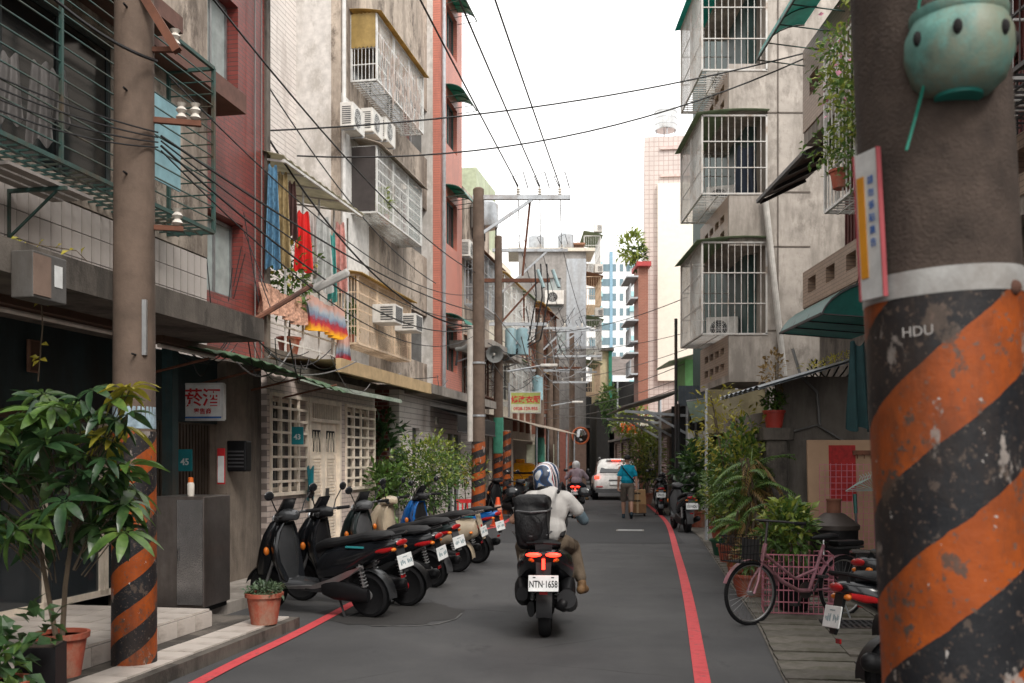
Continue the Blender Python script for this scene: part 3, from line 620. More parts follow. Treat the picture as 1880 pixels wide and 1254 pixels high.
# ------------------------------------------------------------------ cream single-storey house
bB = lroot('cream_house', 'low cream tiled house with barred windows and double metal doors', 'house')
sB0, sB1 = Ls(490,0), Ls(688,0); w1 = (Ls(496,0), Ls(562,0)); dr = (Ls(566,0), Ls(624,0)); w2 = (Ls(634,0), Ls(686,0))
m = wall(MB(), 't', 0, sB0, sB1, 0, 2.85, .2, [(w1[0],w1[1],1.13,2.48),(dr[0],dr[1],0,2.52),(w2[0],w2[1],1.13,2.5)]); m.build('front_wall', pinkw_t, bB)
m = MB(); m.box(-5,-.2,sB1-.2,sB1,0,2.85); m.box(-5,-.2,sB0,sB0+.2,0,2.85); m.box(-5,-4.8,sB0+.2,sB1-.2,0,2.85); m.build('side_wall', pinkw_t, bB)
m = MB(); m.box(-5.1,.02,sB0-.05,sB1+.05,2.852,2.95); m.build('roof', concrete_d, bB)
m = MB(); m.box(-4.7,-1.6,sB0+.25,sB1-.25,.02,2.8); m.build('inner_room', M_('curtain_dark',(.10,.075,.06),.9), bB)
for a, b in (w1, w2):
    m = MB(); n = 4 if a == w1[0] else 4; e = .035
    bxa(m,'t',0,a-.02,b+.02,1.10,1.15,.04,.06); bxa(m,'t',0,a-.02,b+.02,2.46,2.51,.04,.06)
    for i in range(n+1): y = a+(b-a)*i/n; bxa(m,'t',0,y-e/2,y+e/2,1.15,2.46,.03,.035)
    for i in range(1,8): z = 1.13+(2.48-1.13)*i/8; bxa(m,'t',0,a,b,z-e/2,z+e/2,.034,.03)
    m.build('window_bars', cream_s, bB)
    window(bB,'t',0,a,b,1.15,2.47,.14,cream_s,glass_d,1,.06)
    m = MB(); [m.grid(lambda u, v, q=q: (-.3+.03*sin(u*16), q+u*(b-a)*.24, 1.2+1.25*v), 12, 1) for q in (a+.04, b-.3*(b-a))]; m.build('curtain', M_('curtain_cream',(.5,.42,.33),.9), bB)
dm = (dr[0]+dr[1])/2
m = MB(); bxa(m,'t',0,dr[0],dr[0]+.07,0,2.52,.03,.1); bxa(m,'t',0,dr[1]-.07,dr[1],0,2.52,.03,.1); bxa(m,'t',0,dr[0]+.07,dr[1]-.07,2.45,2.52,.03,.1); bxa(m,'t',0,dr[0]+.07,dr[1]-.07,2.17,2.22,.03,.1); m.build('door_frame', cream_s, bB)
m = MB()
for i in range(16): y = dr[0]+.1+i*(dr[1]-dr[0]-.2)/15; bxa(m,'t',0,y-.01,y+.01,2.22,2.45,.0,.02)
m.build('transom_bars', cream_s, bB)
for a, b in ((dr[0]+.07, dm-.004), (dm+.004, dr[1]-.07)):
    d = MB(); bxa(d,'t',0,a,b,.12,2.17,-.03,.04); d = d.build('door_leaf', cream_s, bB)
    m = MB()
    for z0, z1 in ((.2,.88),(1.06,1.68)):
        k = int((z1-z0)/.05)
        for i in range(k): bxa(m,'t',0,a+.13,b-.1,z0+i*.05,z0+.026+i*.05,-.018,.012)
        for q in (a+.12,b-.1): bxa(m,'t',0,q-.01,q+.01,z0,z1,-.016,.014)
    m.build('louvres', cream_s, d)
    m = MB(); bxa(m,'t',0,a+.13,b-.1,1.72,2.05,-.027,.004); m.build('arch_opening', dark_in, d)
    m = MB(); c = (a+b)/2+.015; W = (b-a-.24)/2
    for k in (-1,0,1):
        for sg in (-1,1): m.tube([(-.02, c+k*W*.66+sg*W*.33*(1-q), 1.72+.3*q**.6) for q in (0,.25,.5,.75,1)], .008, 4)
    for k in range(5): m.tube([(-.02,c-W+W*k/2,1.70),(-.02,c-W+W*k/2,1.72+.2)],.007,4)
    m.build('arch_tracery', cream_s, d)
MB().box(.0,.05,dm+.03,dm+.06,.98,1.16).build('door_handle', steel_d, bB)
m = MB(); bxa(m,'t',0,dm-.05,dm+.04,.1,2.17,-.022,.02); m.build('door_astragal', cream_s, bB)
s_, z_ = Lsz(565,858,.06); o = cloth('teal plastic bag hanging on the cream door', 'bag', 'hanging_bag', Lp(s_,.1,z_), LROT, .26, .46, M_('teal_bag',(.008,.15,.18),.3), 1.5, .025)
# green sheet awning and pale edge over that house
t = thing('sheet_awning', 'sagging old green corrugated awning over the cream house and doorway', 'awning', LO, LROT)
m = MB()
for k in (0,.008): m.grid(lambda u, v: ((.02+.85*v), Ls(365,.8)+u*4.0, 2.82-.08*v-.16*v*v*(.4+.6*u)+.05*sin(u*5)-k+.012*sin(u*4/.1*2*pi*.33)), 80, 10)
m.build('sheet', M_sheet('mossy_sheet',(.10,.19,.095),.25,.55), t, True)
m = MB(); [m.tube([(.0,Ls(365,.8)+.2+q*1.2,2.45),(.8,Ls(365,.8)+.2+q*1.2,2.62)],.014,5) for q in range(4)]; split(m.build('support', rust, t))
t = thing('edge_awning', 'narrow pale green edged awning over the right barred window', 'awning', LO, LROT)
m = MB(); a0 = Ls(600,.5); m.add([(.0,a0,2.78),(.5,a0,2.66),(.5,a0+3.6,2.66),(.0,a0+3.6,2.78),(.0,a0,2.76),(.5,a0,2.60),(.5,a0+3.6,2.60),(.0,a0+3.6,2.76)],[(0,1,2,3),(7,6,5,4),(1,5,6,2),(0,4,5,1),(3,2,6,7)]); m.build('panel', M_('moss_white',(.38,.42,.36),.7,0,dirt=(.06,.16,.08),dirt_amt=.5), t)
# ------------------------------------------------------------------ white tiled low house with brick end
bC = lroot('white_tiled_house', 'low white tiled house with red brick end wall and tan roof edge', 'house')
sC0, sC1 = Ls(733,0), Ls(868,0)
hC = [(Ls(757,0),Ls(770,0),1.35,2.25),(Ls(787,0),Ls(804,0),.2,2.05),(Ls(822,0),Ls(846,0),.0,2.2)]
m = wall(MB(), 't', 0, sC0, sC1, 0, 2.95, .2, hC); m.build('front_wall', white_t, bC)
m = MB(); m.box(-2.4,-.2,sC0,sC0+.2,0,2.95); m.build('brick_end_wall', redbrick, bC)
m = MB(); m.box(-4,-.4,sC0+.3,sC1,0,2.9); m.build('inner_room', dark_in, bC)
sF = Ls(626,.55); m = MB(); m.add([(-2.4,sF,3.16),(.52,sF,3.06),(.52,Ls(792,.55),3.06),(-2.4,Ls(792,.55),3.2)],[(0,1,2,3)]); m.box(.47,.55,sF,Ls(792,.55),2.88,3.08); m.build('roof', M_('tan_fascia',(.50,.36,.2),.7,0,dirt=(.3,.2,.11),dirt_amt=.3), bC)
m = MB(); m.box(-2.4,.55,Ls(792,.55)+.01,sC1+.3,2.9,3.08); m.build('roof_slab', concrete, bC)
m = MB(); m.box(-.12,-.08,hC[0][0],hC[0][1],1.35,2.25); m.build('window_shutter', grey_p, bC)
m = MB(); m.box(-.1,-.06,hC[1][0],hC[1][1],.2,2.05); m.build('door_leaf', M_('old_door',(.13,.11,.10),.6), bC)
m = MB(); m.box(-.1,-.06,hC[2][0],hC[2][1],.0,2.2); m.build('glass_door', glass_d, bC); m = MB(); [m.box(-.06,-.02,q,q+.05,0,2.2) for q in (hC[2][0],(hC[2][0]+hC[2][1])/2,hC[2][1]-.05)]; m.build('door_frame', steel_w, bC)
m = MB(); m.tube([(.0,Ls(800,0),2.45),(.05,Ls(800,0),2.45)],.09,10); m.build('wall_lamp', porc, bC)
t = thing('shop_awning', 'dark fabric roll-down awning over the glass shop door', 'awning', LO, LROT); m = MB(); a0 = Ls(815,.3); m.add([(.0,a0,2.75),(.6,a0,2.55),(.6,sC1-.1,2.55),(.0,sC1-.1,2.75),(.6,a0,2.2),(.6,sC1-.1,2.2)],[(0,1,2,3),(1,4,5,2)]); m.build('fabric', black_p, t); m = MB(); m.tube([(.6,a0,2.2),(.6,sC1-.1,2.2)],.02,5); m.build('hem_bar', steel_d, t)
# ------------------------------------------------------------------ tall plastered block behind, with three cages
T2 = -2.2
bD = lroot('plastered_block', 'tall stained plaster apartment block with barred balconies behind the low houses', 'apartment block')
sD0, sD1 = Ls(625,T2), Ls(806,T2); T3 = -3.25
hD = [(sD0+.8,sD1-.8,4.4,5.8),(sD0+.8,sD1-.8,7.5,8.9),(sD0+.8,sD1-.8,10.4,11.8)]
m = wall(MB(), 't', T2, sD0, sD1, 0, 15.5, .22, hD); m.build('front_wall', plaster_st, bD)
m = MB(); m.box(-3.6,T2-.22,sD0,sD0+.2,0,15.5); m.build('side_wall', plaster, bD)
m = MB(); m.box(T2+.0,T2+.012,sD0+.05,sD0+1.9,3.2,9.8); m.build('white_band', white_p, bD)
m = MB(); m.box(T3-.2,T3,Ls(470,T3)-2,sD0,0,15.5); m.build('tiled_recess', white_t, bD)
for h in hD: window(bD,'t',T2,h[0],h[1],h[2],h[3],.14,alu,glass_d,3)
m = MB(); m.box(-9,T2-.23,sD0+.2,sD1,15.3,15.5); m.box(-9,T2-.23,sD1-.2,sD1,0,15.3); m.build('roof', concrete, bD)
m = MB(); y = sD0+.06; m.tube([(T2+.06,y,2.9),(T2+.06,y,15.4)],.05,8); m.build('downpipe', M_('pipe_white',(.58,.57,.55),.4), bD)
cz = lambda px, py, t: Lsz(px, py, t)
sa = Ls(690,-1.6)
c1 = cage('straw-roofed barred balcony cage high on the plastered block', Lp(sa,T2,10.28), LROT, .62, Ls(775,-1.6)-sa, 1.5, .085, 3, steel_w, True, corr_y, tall=.12)
MB().grid(lambda u, v: (.02+.58*u, -.03, .75+.78*v+.02*sin(u*40)), 12, 2).build('straw_blind', corr_y, c1)
m = MB(); rr = random.Random(3)
for i in range(150): y = rr.uniform(.1,3.6); z = rr.uniform(.15,1.3); m.tube([(.64,y,z),(.65,y+rr.uniform(-.06,.06),z-rr.uniform(.2,.5))],.007,3)
m.build('dried_vines', M_('dry_vine',(.44,.36,.32),.9), c1)
c2 = cage('dark-sided barred balcony cage with potted plants, middle of the block', Lp(sa,T2,7.26), LROT, .62, Ls(772,-1.6)-sa, 1.5, .1, 5, steel_w, True, M_('lid_sheet',(.42,.36,.3),.6,0,dirt=(.2,.13,.09)), side_panel=M_('brown_panel',(.05,.042,.04),.5), tall=.25)
m = MB(); [m.box(.58,.6,2.6,3.7,.06+i*.1,.12+i*.1) for i in range(14)]; m.build('green_louvres', steel_g, c2)
c3 = cage('beige fine-barred window cage over the low houses', Lp(Ls(655,-1.7),T2,4.15), LROT, .52, Ls(752,-1.7)-Ls(655,-1.7), 1.5, .07, 3, beige_s, True, corr_y, tall=.1)
for px, py, lb in ((697,592,'boxy window air conditioner through the beige cage, by its potted plant'),(737,607,'boxy window air conditioner at the far end of the beige cage')):
    s_, z_ = Lsz(px, py, -1.5); box_ac(lb, Lp(s_,-1.68,z_), LROT)
for px, py, lb in ((652,232,'white outdoor unit nearest the pipe below the straw-roofed cage'),(688,240,'white outdoor unit between two others below the straw-roofed cage'),(712,255,'white outdoor unit last of three below the straw-roofed cage')):
    s_, z_ = Lsz(px, py, -1.7); ac_unit(lb, Lp(s_,T2+.15,z_), LROT)
# balcony with the washing
t = thing('laundry_balcony', 'cluttered balcony with plastic roof, railing and floor above the cream house', 'balcony', LO, LROT)
sb0, sb1 = Ls(491,-.9), Ls(640,-.9)
m = MB(); m.box(T3,-.9,sb0,sb1,3.2,3.35); m.build('floor', concrete_d, t)
m = MB()
for i in range(6): y = sb0+(sb1-sb0)*i/5; m.bar((-.92,y,3.35),(-.92,y,6.2),.03)
for z in (3.5,3.75,4.0,4.25): m.bar((-.92,sb0,z),(-.92,sb1,z),.025)
m.build('railing', steel_w, t); corr(t, M_sheet('cream_sheet',(.5,.47,.36),.5), [(T3,sb0-.1,6.75),(-.62,sb0-.1,6.28)], sb1-sb0+.2, pitch=.3)
m = MB(); [m.bar((T3,sb0+i*.8,6.66),(-.62,sb0+i*.8,6.2),.03) for i in range(5)]; m.bar((-.64,sb0,6.22),(-.64,sb1,6.22),.04); m.build('roof_frame', steel_w, t)
lau = [(500,305,1.65,.26,1,'blue patterned towel hanging at the balcony end by the maroon house'),(519,318,1.55,.26,2,'ochre and blue printed towel hanging on the balcony line'),(536,335,.95,.2,7,'dark red cloth hanging high on the balcony line'),(556,390,1.02,.36,3,'bright red garment hanging out from the balcony line'),(573,395,1.1,.2,0,'white cloth hanging beside the bright red garment'),(592,400,1.35,.42,4,'large pale grey sheet hanging on the balcony line'),(609,430,1.25,.2,5,'teal towel hanging beside the pale grey sheet'),(624,410,1.3,.3,6,'pink printed cloth hanging at the far end of the line')]
for px, py, h_, w_, mi, lb in lau:
    s_, z_ = Lsz(px, py, -.78); cloth(lb, 'laundry', 'hanging_laundry', Lp(s_,-.78,z_), -pi/2+.45, w_*1.0, h_*.95, wash[mi], 2.2, .06, .5)
flor = M_('floral_cloth',(.42,.24,.17),.9,var=.6,scale=22); 
s_, z_ = Lsz(523,536,-.8); cloth('floral quilt draped over the balcony rail', 'quilt', 'floral_quilt', Lp(s_,-.83,z_), LROT, 1.8, .42, flor, 6, .06)
tdm, nt, b_ = base('tie_dye', .9); tc = nd(nt,'ShaderNodeTexCoord'); sp = nd(nt,'ShaderNodeSeparateXYZ'); nt.links.new(tc.outputs['Object'], sp.inputs[0]); nz = noise(nt, tc.outputs['Object'], 9, 4)
ad = nd(nt,'ShaderNodeMath',operation='MULTIPLY_ADD'); ad.inputs[1].default_value=.22; nt.links.new(nz, ad.inputs[0]); nt.links.new(sp.outputs[2], ad.inputs[2]); mr = nd(nt,'ShaderNodeMapRange'); mr.inputs[1].default_value=-.5; mr.inputs[2].default_value=.12; nt.links.new(ad.outputs[0], mr.inputs[0])
nt.links.new(ramp(nt, mr.outputs[0], [(.1,(.72,.36,.01)),(.3,(.42,.03,.03)),(.42,(.25,.03,.05)),(.52,(.15,.2,.28)),(.68,(.3,.34,.38)),(.85,(.5,.3,.25))]), b_.inputs['Base Color'])
s_, z_ = Lsz(598,556,-.8); cloth('tie-dyed yellow, red and blue cloth draped over the balcony rail', 'cloth', 'tie_dye_cloth', Lp(s_,-.80,z_), LROT, 1.8, .55, tdm, 8, .07)
s_, z_ = Lsz(628,620,-.8); cloth('twisted tie-dyed scarf hanging below the balcony corner', 'cloth', 'tie_dye_scarf', Lp(s_,-.78,z_), -pi/2+.3, .32, .62, tdm, 2, .05, .3)
def bush(name, label, cat, loc, parts, stems=(), potr=None, poth=.3, potmat=terra, seed=1, group=None):
    t = thing(name, label, cat, loc, 0, group); r = random.Random(seed); z0 = 0
    if potr: pot(t, potr, poth, potmat); z0 = poth*.85
    m = MB()
    for st in stems: m.tube([(st[0][0],st[0][1],z0)] + [tuple(p) for p in st[1:]], [.022]+[.012]*(len(st)-1), 6)
    if stems: m.build('stem', bark, t, True)
    for (c, rad, n, L, W, mt) in parts: foliage(MB(), c, rad, n, L, W, r).build('foliage', mt, t)
    return t
s_, z_ = Lsz(530,420,-1.1); bush('balcony_plant', 'leafy plant with pale blossoms among the balcony washing', 'plant', Lp(s_,-1.1,3.35), [((0,0,1.35),(.45,.6,.75),420,.14,.07,leaf_md),((.1,-.1,1.5),(.4,.5,.5),60,.1,.08,leaf_yl)], [((0,0),(.03,0,.7),(.05,.1,1.4))], .2, .3, seed=4)
s_, z_ = Lsz(710,385,-1.75); bush('cage_plant', 'bright potted plants crowded inside the dark-sided cage', 'plant', Lp(s_,-1.8,7.28), [((0,-.3,.5),(.16,.35,.3),220,.2,.05,leaf_lt),((0,.35,.5),(.16,.3,.25),150,.2,.05,leaf_md)], (), .13, .22, seed=5)
s_, z_ = Lsz(646,640,-1.7); bush('cage_fern', 'green potted plant at the near end of the beige cage', 'plant', Lp(Ls(662,-1.7),-1.95,4.17), [((0,.2,.55),(.15,.3,.4),220,.18,.05,leaf_md)], (), .12, .2, seed=6)
# gap garden between the two low houses, and planters by the white tiled house
p = Lp(Ls(705,-.3)-.3,-.3); bush('rubber_tree', 'tall dark glossy-leaved rubber plant against the red brick wall', 'plant', p, [((0,0,1.65),(.5,.5,.85),260,.26,.12,leaf_dk)], [((0,0),(.03,.05,.8),(0,0,1.7)),((.05,0),(.2,.1,.9),(.25,0,1.5))], .24, .35, black_p, seed=8)
p = Lp(Ls(722,.3)-.6,.35); bush('umbrella_plant', 'pale green umbrella plant beside the cream house corner', 'plant', p, [((0,0,1.15),(.35,.35,.45),230,.2,.075,leaf_md)], [((0,0),(.02,0,.6),(0,0,1.2))], .2, .3, grey_p, seed=9)
p = Lp(Ls(772,.55),.62); bush('hedge_bush', 'dense yellow-green bush in a planter before the white tiled house', 'bush', p, [((0,0,1.25),(.75,.9,.72),1900,.09,.045,leaf_md),((.1,-.1,1.6),(.7,.8,.5),900,.09,.045,leaf_lt),((0,.1,1.0),(.6,.7,.4),420,.09,.045,leaf_dk)], [((0,0),(.03,.05,.6),(.1,-.1,1.2)),((.1,.2),(.2,.3,.7),(.3,.4,1.2)),((-.1,-.2),(-.2,-.3,.7),(-.2,-.3,1.2))], .36, .5, M_('planter_grey',(.3,.29,.27),.8,dirt=(.1,.1,.08)), seed=10)
p = Lp(Ls(855,.75)-.4,.8); bush('street_bush', 'straggly small tree in a bucket beside the first striped pole', 'bush', p, [((0,0,1.35),(.5,.5,.42),420,.12,.05,leaf_md),((.2,0,1.3),(.3,.4,.3),110,.12,.05,leaf_yl)], [((0,0),(.05,0,.7),(0,0,1.3))], .22, .35, grey_p, seed=11)
p = Lp(Ls(848,.95),.95); t = thing('plastic_bucket', 'dark plastic bucket at the glass shop door', 'bucket', p); MB().lathe([(.16,0),(.2,.4),(.215,.4),(.215,.42),(.19,.42),(.18,.05),(.01,.04)],n=16).build('bucket_shell', grey_p, t, True); MB().tube([(.21*cos(a*pi/8),0,.4+.12*sin(a*pi/8)) for a in range(9)],.006,5).build('handle', steel, t)
p = Lp(Ls(858,1.0)+.2,.95); t = thing('red_stool', 'small red plastic chair by the striped pole', 'chair', p, .3); MB().box(-.18,.18,-.18,.18,.38,.41).build('seat', ink_r, t)
for a in (-.15,.15):
    for b in (-.15,.15): MB().bar((a,b,0),(a*.9,b*.9,.38),.03).build('leg', ink_r, t)
m = MB(); [m.bar((q,.17,.41),(q,.2,.75),.03) for q in (-.15,-.05,.05,.15)]; m.box(-.18,.18,.18,.21,.7,.78); m.build('backrest', ink_r, t)
# ------------------------------------------------------------------ salmon block with green window hoods
T5 = -1.8
bE = lroot('salmon_block', 'narrow salmon tiled apartment block with green window hoods', 'apartment block')
sE0, sE1 = Ls(808,T5), Ls(848,T5); zs5 = [(5.2-.9,5.2+.45),(8.1,9.5),(11.1,12.5),(14.0,15.3)]
he = [(sE0+.75,sE0+2.05,a,b) for a, b in zs5]
m = wall(MB(), 't', T5, sE0, sE1, 0, 17.5, .22, he); m.build('front_wall', pink_t, bE); m = MB(); m.box(-9,T5-.22,sE0,sE0+.2,0,17.5); m.box(-9,T5-.22,sE1-.2,sE1,0,17.5); m.box(-9,T5-.23,sE0+.2,sE1-.2,17.3,17.5); m.build('side_wall', plaster, bE)
for k, h in enumerate(he):
    window(bE,'t',T5,h[0],h[1],h[2],h[3],.12,steel_g,glass_d,1)
    hood(['green curved hood above the lowest window of the salmon block','green curved hood over the second window of the salmon block','green curved hood over the third window of the salmon block','green curved hood over the top window of the salmon block'][k], Lp(h[0]-.1,T5,h[3]+.35), LROT, .62, 1.5, .4, awn_g, steel_g)
m = MB(); [m.tube([(T5+.06,sE0+.15+q,3),(T5+.06,sE0+.15+q,17.4)],.04,6) for q in (0,.14)]; m.build('downpipe', steel, bE)
# ------------------------------------------------------------------ far left facades
def far_block(name, label, t, s0, s1, h, wallm, floors, cagem, seed, extra=None, bal=True):
    r = random.Random(seed); b = lroot(name, label, 'apartment block'); holes = []
    n = max(1, int((s1-s0)/2.6)); w = (s1-s0)/n
    for f in range(floors):
        for i in range(n): holes.append((s0+w*i+.5, s0+w*(i+1)-.5, 4.0+3*f, 5.4+3*f))
    m = wall(MB(), 't', t, s0, s1, 0, h, .22, holes+[(s0+.5,s1-.5,0,2.5)]); m.build('front_wall', wallm, b); m = MB(); m.box(-9,t-.22,s0,s0+.2,0,h); m.box(-9,t-.22,s1-.2,s1,0,h); m.box(-9,t-.23,s0+.2,s1-.2,h-.2,h); m.build('side_wall', wallm, b)
    m = MB(); m.box(t-.5,t-.4,s0+.5,s1-.5,0,2.5); m.build('shutter', M_('shutter_brown',(.12,.09,.075),.6), b)
    for k, q in enumerate(holes):
        window(b,'t',t,q[0],q[1],q[2],q[3],.12,alu,glass_d,1)
        if bal: cage('%s, %s storey%s' % (label.split(' apartment')[0].split(' block')[0] + ' window cage', ['second','third','fourth','fifth'][k//n], ('' if n < 2 else [' nearer the salmon block', ' farther along', ' farthest along', ' at its far end', ' by the grey block'][k % n])), Lp(q[0]-.25,t,q[2]-.25), LROT, r.uniform(.5,.75), q[1]-q[0]+.5, 1.75, .12, 2, r.choice(cagem), True, r.choice([corr_g, M_('rust_sheet',(.25,.13,.08),.8), corr_y]), tall=.25)
    return b
far_block('ochre_block', 'weathered ochre block full of rusty cages behind the first striped pole', -2.0, Ls(849,-2), Ls(898,-2), 10.6, plaster_st, 2, [rust, steel, beige_s], 1)
bf = far_block('green_topped_block', 'pale block with green rooftop shed beyond the ochre block', -2.0, Ls(898,-2)+.02, Ls(938,-2), 9.4, cream, 2, [steel_w, beige_s, rust], 2)
m = MB(); m.box(-6,-2.6,Ls(900,-2)+.3,Ls(936,-2),9.4,12.6); m.build('rooftop_shed', M_('shed_green',(.42,.47,.33),.7,dirt=(.3,.3,.2)), bf)
bg_ = far_block('pilaster_block', 'cream and orange block with tall pilasters behind the tailor sign', -2.0, Ls(938,-2)+.02, Ls(996,-2), 9.0, cream, 2, [steel_w, rust], 3)
m = MB(); [m.box(-2.0,-1.86,Ls(938,-2)+.4+i*1.55,Ls(938,-2)+.75+i*1.55,2.8,9.0) for i in range(7)]; split(m.build('pilaster', orange_b, bg_))
for px, py, lb in ((862,470,'pale outdoor unit on the ochre block by the pole arm'),(905,515,'outdoor unit on the pale block under the green shed')): s_, z_ = Lsz(px, py, -1.7); ac_unit(lb, Lp(s_,-2.0,z_), LROT)
t = thing('fascia_canopy', 'long concrete ledge running behind the first striped pole', 'canopy', LO, LROT); bevel(MB().box(-2.2,-.6,Ls(880,-1),Ls(938,-1),5.05,5.3).build('slab', concrete, t),.01); m = MB(); [m.bar((-2.1,Ls(880,-1)+.5+i*1.5,4.6),(-.7,Ls(880,-1)+.5+i*1.5,5.05),.04) for i in range(4)]; split(m.build('bracket', steel, t))
t = thing('low_awning', 'low sheet metal awning over the stalls by the taxi', 'awning', LO, LROT); corr(t, M_('lowroof',(.34,.28,.22),.7,dirt=(.15,.1,.08)), [(-2.0,Ls(925,-1),3.25),(.2,Ls(925,-1),2.75)], 11, pitch=.2); m = MB(); [m.tube([(.1,Ls(925,-1)+.3+i*2.6,0),(.1,Ls(925,-1)+.3+i*2.6,2.75)],.035,6) for i in range(5)]; split(m.build('post', steel, t))
t = thing('garden_wall', 'pale green painted low wall behind the yellow taxi', 'wall', at(955,845,47), 0); bevel(MB().box(-.9,1.6,0,.2,-1.6,.75).build('panel', M_('wall_palegreen',(.45,.47,.36),.7,dirt=(.3,.3,.22)), t),.01)
# end of the street
Yg = 58.0; gx0, gx1 = at(952,0,Yg).x, at(1076,0,Yg).x
b = thing('grey_end_block', 'stained grey concrete block closing the street behind the poles', 'apartment block', (0,Yg,0))
hg = [(at(1003,0,Yg).x,at(1030,0,Yg).x,at(0,565,Yg).z,at(0,510,Yg).z),(at(1005,0,Yg).x,at(1040,0,Yg).x,at(0,650,Yg).z,at(0,600,Yg).z)]
gm = M_('streaky_concrete',(.30,.285,.27),.9,0,dirt=(.085,.08,.075),dirt_amt=.62,bmp=.2,dscale=.35)
m = wall(MB(),'y',0,gx0,gx1,0,at(0,462,Yg).z,.3,hg); m.build('front_wall', gm, b); m = MB(); m.box(gx1-.3,gx1,.3,14,0,at(0,462,Yg).z); m.box(gx0-.6,gx1+.5,-.2,3,at(0,462,Yg).z,at(0,456,Yg).z); m.build('side_wall', cream, b)
for h in hg: window(b,'y',0,h[0],h[1],h[2],h[3],.15,alu,glass_p,1)
m = MB(); m.box(at(1040,0,Yg).x,gx1-.004,-.03,0,at(0,640,Yg).z,at(0,475,Yg).z); m.build('pale_panel', M_('pale_blue_render',(.42,.45,.48),.8,dirt=(.3,.3,.3)), b)
m = MB(); m.box(at(985,0,Yg).x,at(1048,0,Yg).x,-.5,-.3,0,at(0,790,Yg).z); m.build('ground_shops', M_('brick_pink_shop',(.32,.12,.09),.7), b)
m = MB(); m.box(at(1050,0,Yg).x,at(1075,0,Yg).x,-.56,-.5,0,at(0,800,Yg).z); m.build('roller_shutter', M_('shutter_rust',(.2,.13,.1),.6), b)
ac_unit('white outdoor unit on the grey concrete end block', at(1000,560,Yg)+Vector((0,0,0)), -pi/2, 1.1,.4,.8)
for k, (y0, nm) in enumerate(((640,'lowest'),(560,'second lowest'),(485,'topmost'),(720,'street level'))):
    p = at(1076,y0,Yg+1.2+k*.3); cage('beige barred balcony on the flank of the grey block, %s one' % nm, (gx1,p.y,p.z), 0, 1.0, 4.0, 1.7, .13, 2, beige_s if k % 2 else steel_w, True, corr_g if k != 1 else M_('rust_sheet',(.25,.13,.08),.8), tall=.3)
    box_ac('boxy air conditioner on the %s flank balcony of the grey block' % nm, (gx1+.6,p.y-.3,p.z+1.9), -pi/2*0, .6,.5,.5)
Yt = 210.0; t = thing('tower_block', 'tall white residential tower with blue-green balconies far behind', 'tower', (0,Yt,0)); x0, x1, xm = at(1096,0,Yt).x, at(1172,0,Yt).x, at(1122,0,Yt).x; zt = at(0,462,Yt).z
tw = M_('tower_white',(.72,.72,.71),.7,var=.04); bevel(MB().box(x0-1.5,x1,.0,14,0,zt).build('main_wall', tw, t),.05); MB().box(x0-4,x0+3,2,10,zt,at(0,437,Yt).z).build('roof_house', tw, t); MB().box(x0-8,x0-1.5,3,14,0,at(0,485,Yt).z).build('side_wing', M_('tower_grey',(.55,.58,.6),.7,var=.05), t)
wm = MB().box(-.45,.45,-.12,-.01,-.75,.75).build('window', M_glass('tower_glass',(.10,.17,.20),.1), t); wm.location = (at(1128,0,Yt).x,0,6); fl = 0; z = 5.0
while z < zt-2:
    for px in (1105,1116,1128,1141,1153):
        if not (z == 5.0 and px == 1128): o = bpy.data.objects.new('window', wm.data); COL.objects.link(o); o.parent = t; o.location = (at(px,0,Yt).x,0,z); o.scale = (1.5 if px < 1120 else .8,1,1)
    z += 3.1
bl = MB().box(-.9,.9,-1.0,0,0,1.1).build('balcony', M_('balcony_teal',(.30,.50,.52),.5,var=.05), t); bl.location = (x1-1.0,0,5); z = 8.1
while z < zt-2:
    for xx in (x1-1.0, x0+.2):
        o = bpy.data.objects.new('balcony', bl.data); COL.objects.link(o); o.parent = t; o.location = (xx,0,z)
    z += 3.1
MB().box(xm-.3,xm+.3,-.3,0,0,zt).build('blue_strip', M_('strip_blue',(.2,.33,.42),.6), t)
Yw = 120.0; t = thing('white_rear_block', 'plain white block with flat roof rising behind the grey concrete block', 'apartment block', (0,Yw,0)); x0, x1 = at(1060,0,Yw).x, at(1098,0,Yw).x; MB().box(x0,x1,0,9,0,at(0,440,Yw).z).build('walls', tw, t); MB().box(x0+.4,x1-.8,1,5,at(0,440,Yw).z,at(0,430,Yw).z).build('roof_house', tw, t)
for k in range(7):
    for xx in (x0+.7,x1-.7): MB().box(xx-.35,xx+.35,-.05,.02,20+k*3-14,21.3+k*3-14).build('window', MATS['tower_glass'], t)
for px, py, Y, lb in ((1040,458,58.5,'round steel water tank on the grey concrete block'),(985,462,58.5,'second steel water tank on the grey concrete block roof'),(888,420,33,'steel water tank on the roof of the ochre block')):
    p = at(px,py,Y); t = thing('roof_tank', lb, 'water tank', (p.x,p.y+.8,p.z)); MB().lathe([(.45,.2),(.47,.25),(.47,1.0),(.3,1.12),(.05,1.15)],n=18).build('tank', steel, t, True); m = MB(); [m.tube([(.4*cos(a*pi/2),.4*sin(a*pi/2),-.15),(.4*cos(a*pi/2),.4*sin(a*pi/2),.22)],.03,5) for a in range(4)]; split(m.build('leg', steel_d, t))
t = thing('rooftop_shed', 'rusty sheet shed on the roof of the grey concrete block', 'shed', (0,Yg+1.5,0)); m = MB(); m.box(at(1050,0,Yg).x,at(1074,0,Yg).x,0,2,at(0,460,Yg).z,at(0,440,Yg).z); m.build('walls', M_('rust_wall',(.2,.13,.1),.8,dirt=(.08,.05,.04)), t); MB().box(at(1047,0,Yg).x,at(1077,0,Yg).x,-.3,2.3,at(0,440,Yg).z,at(0,437,Yg).z).build('roof', M_('rust_sheet',(.25,.13,.08),.8), t)
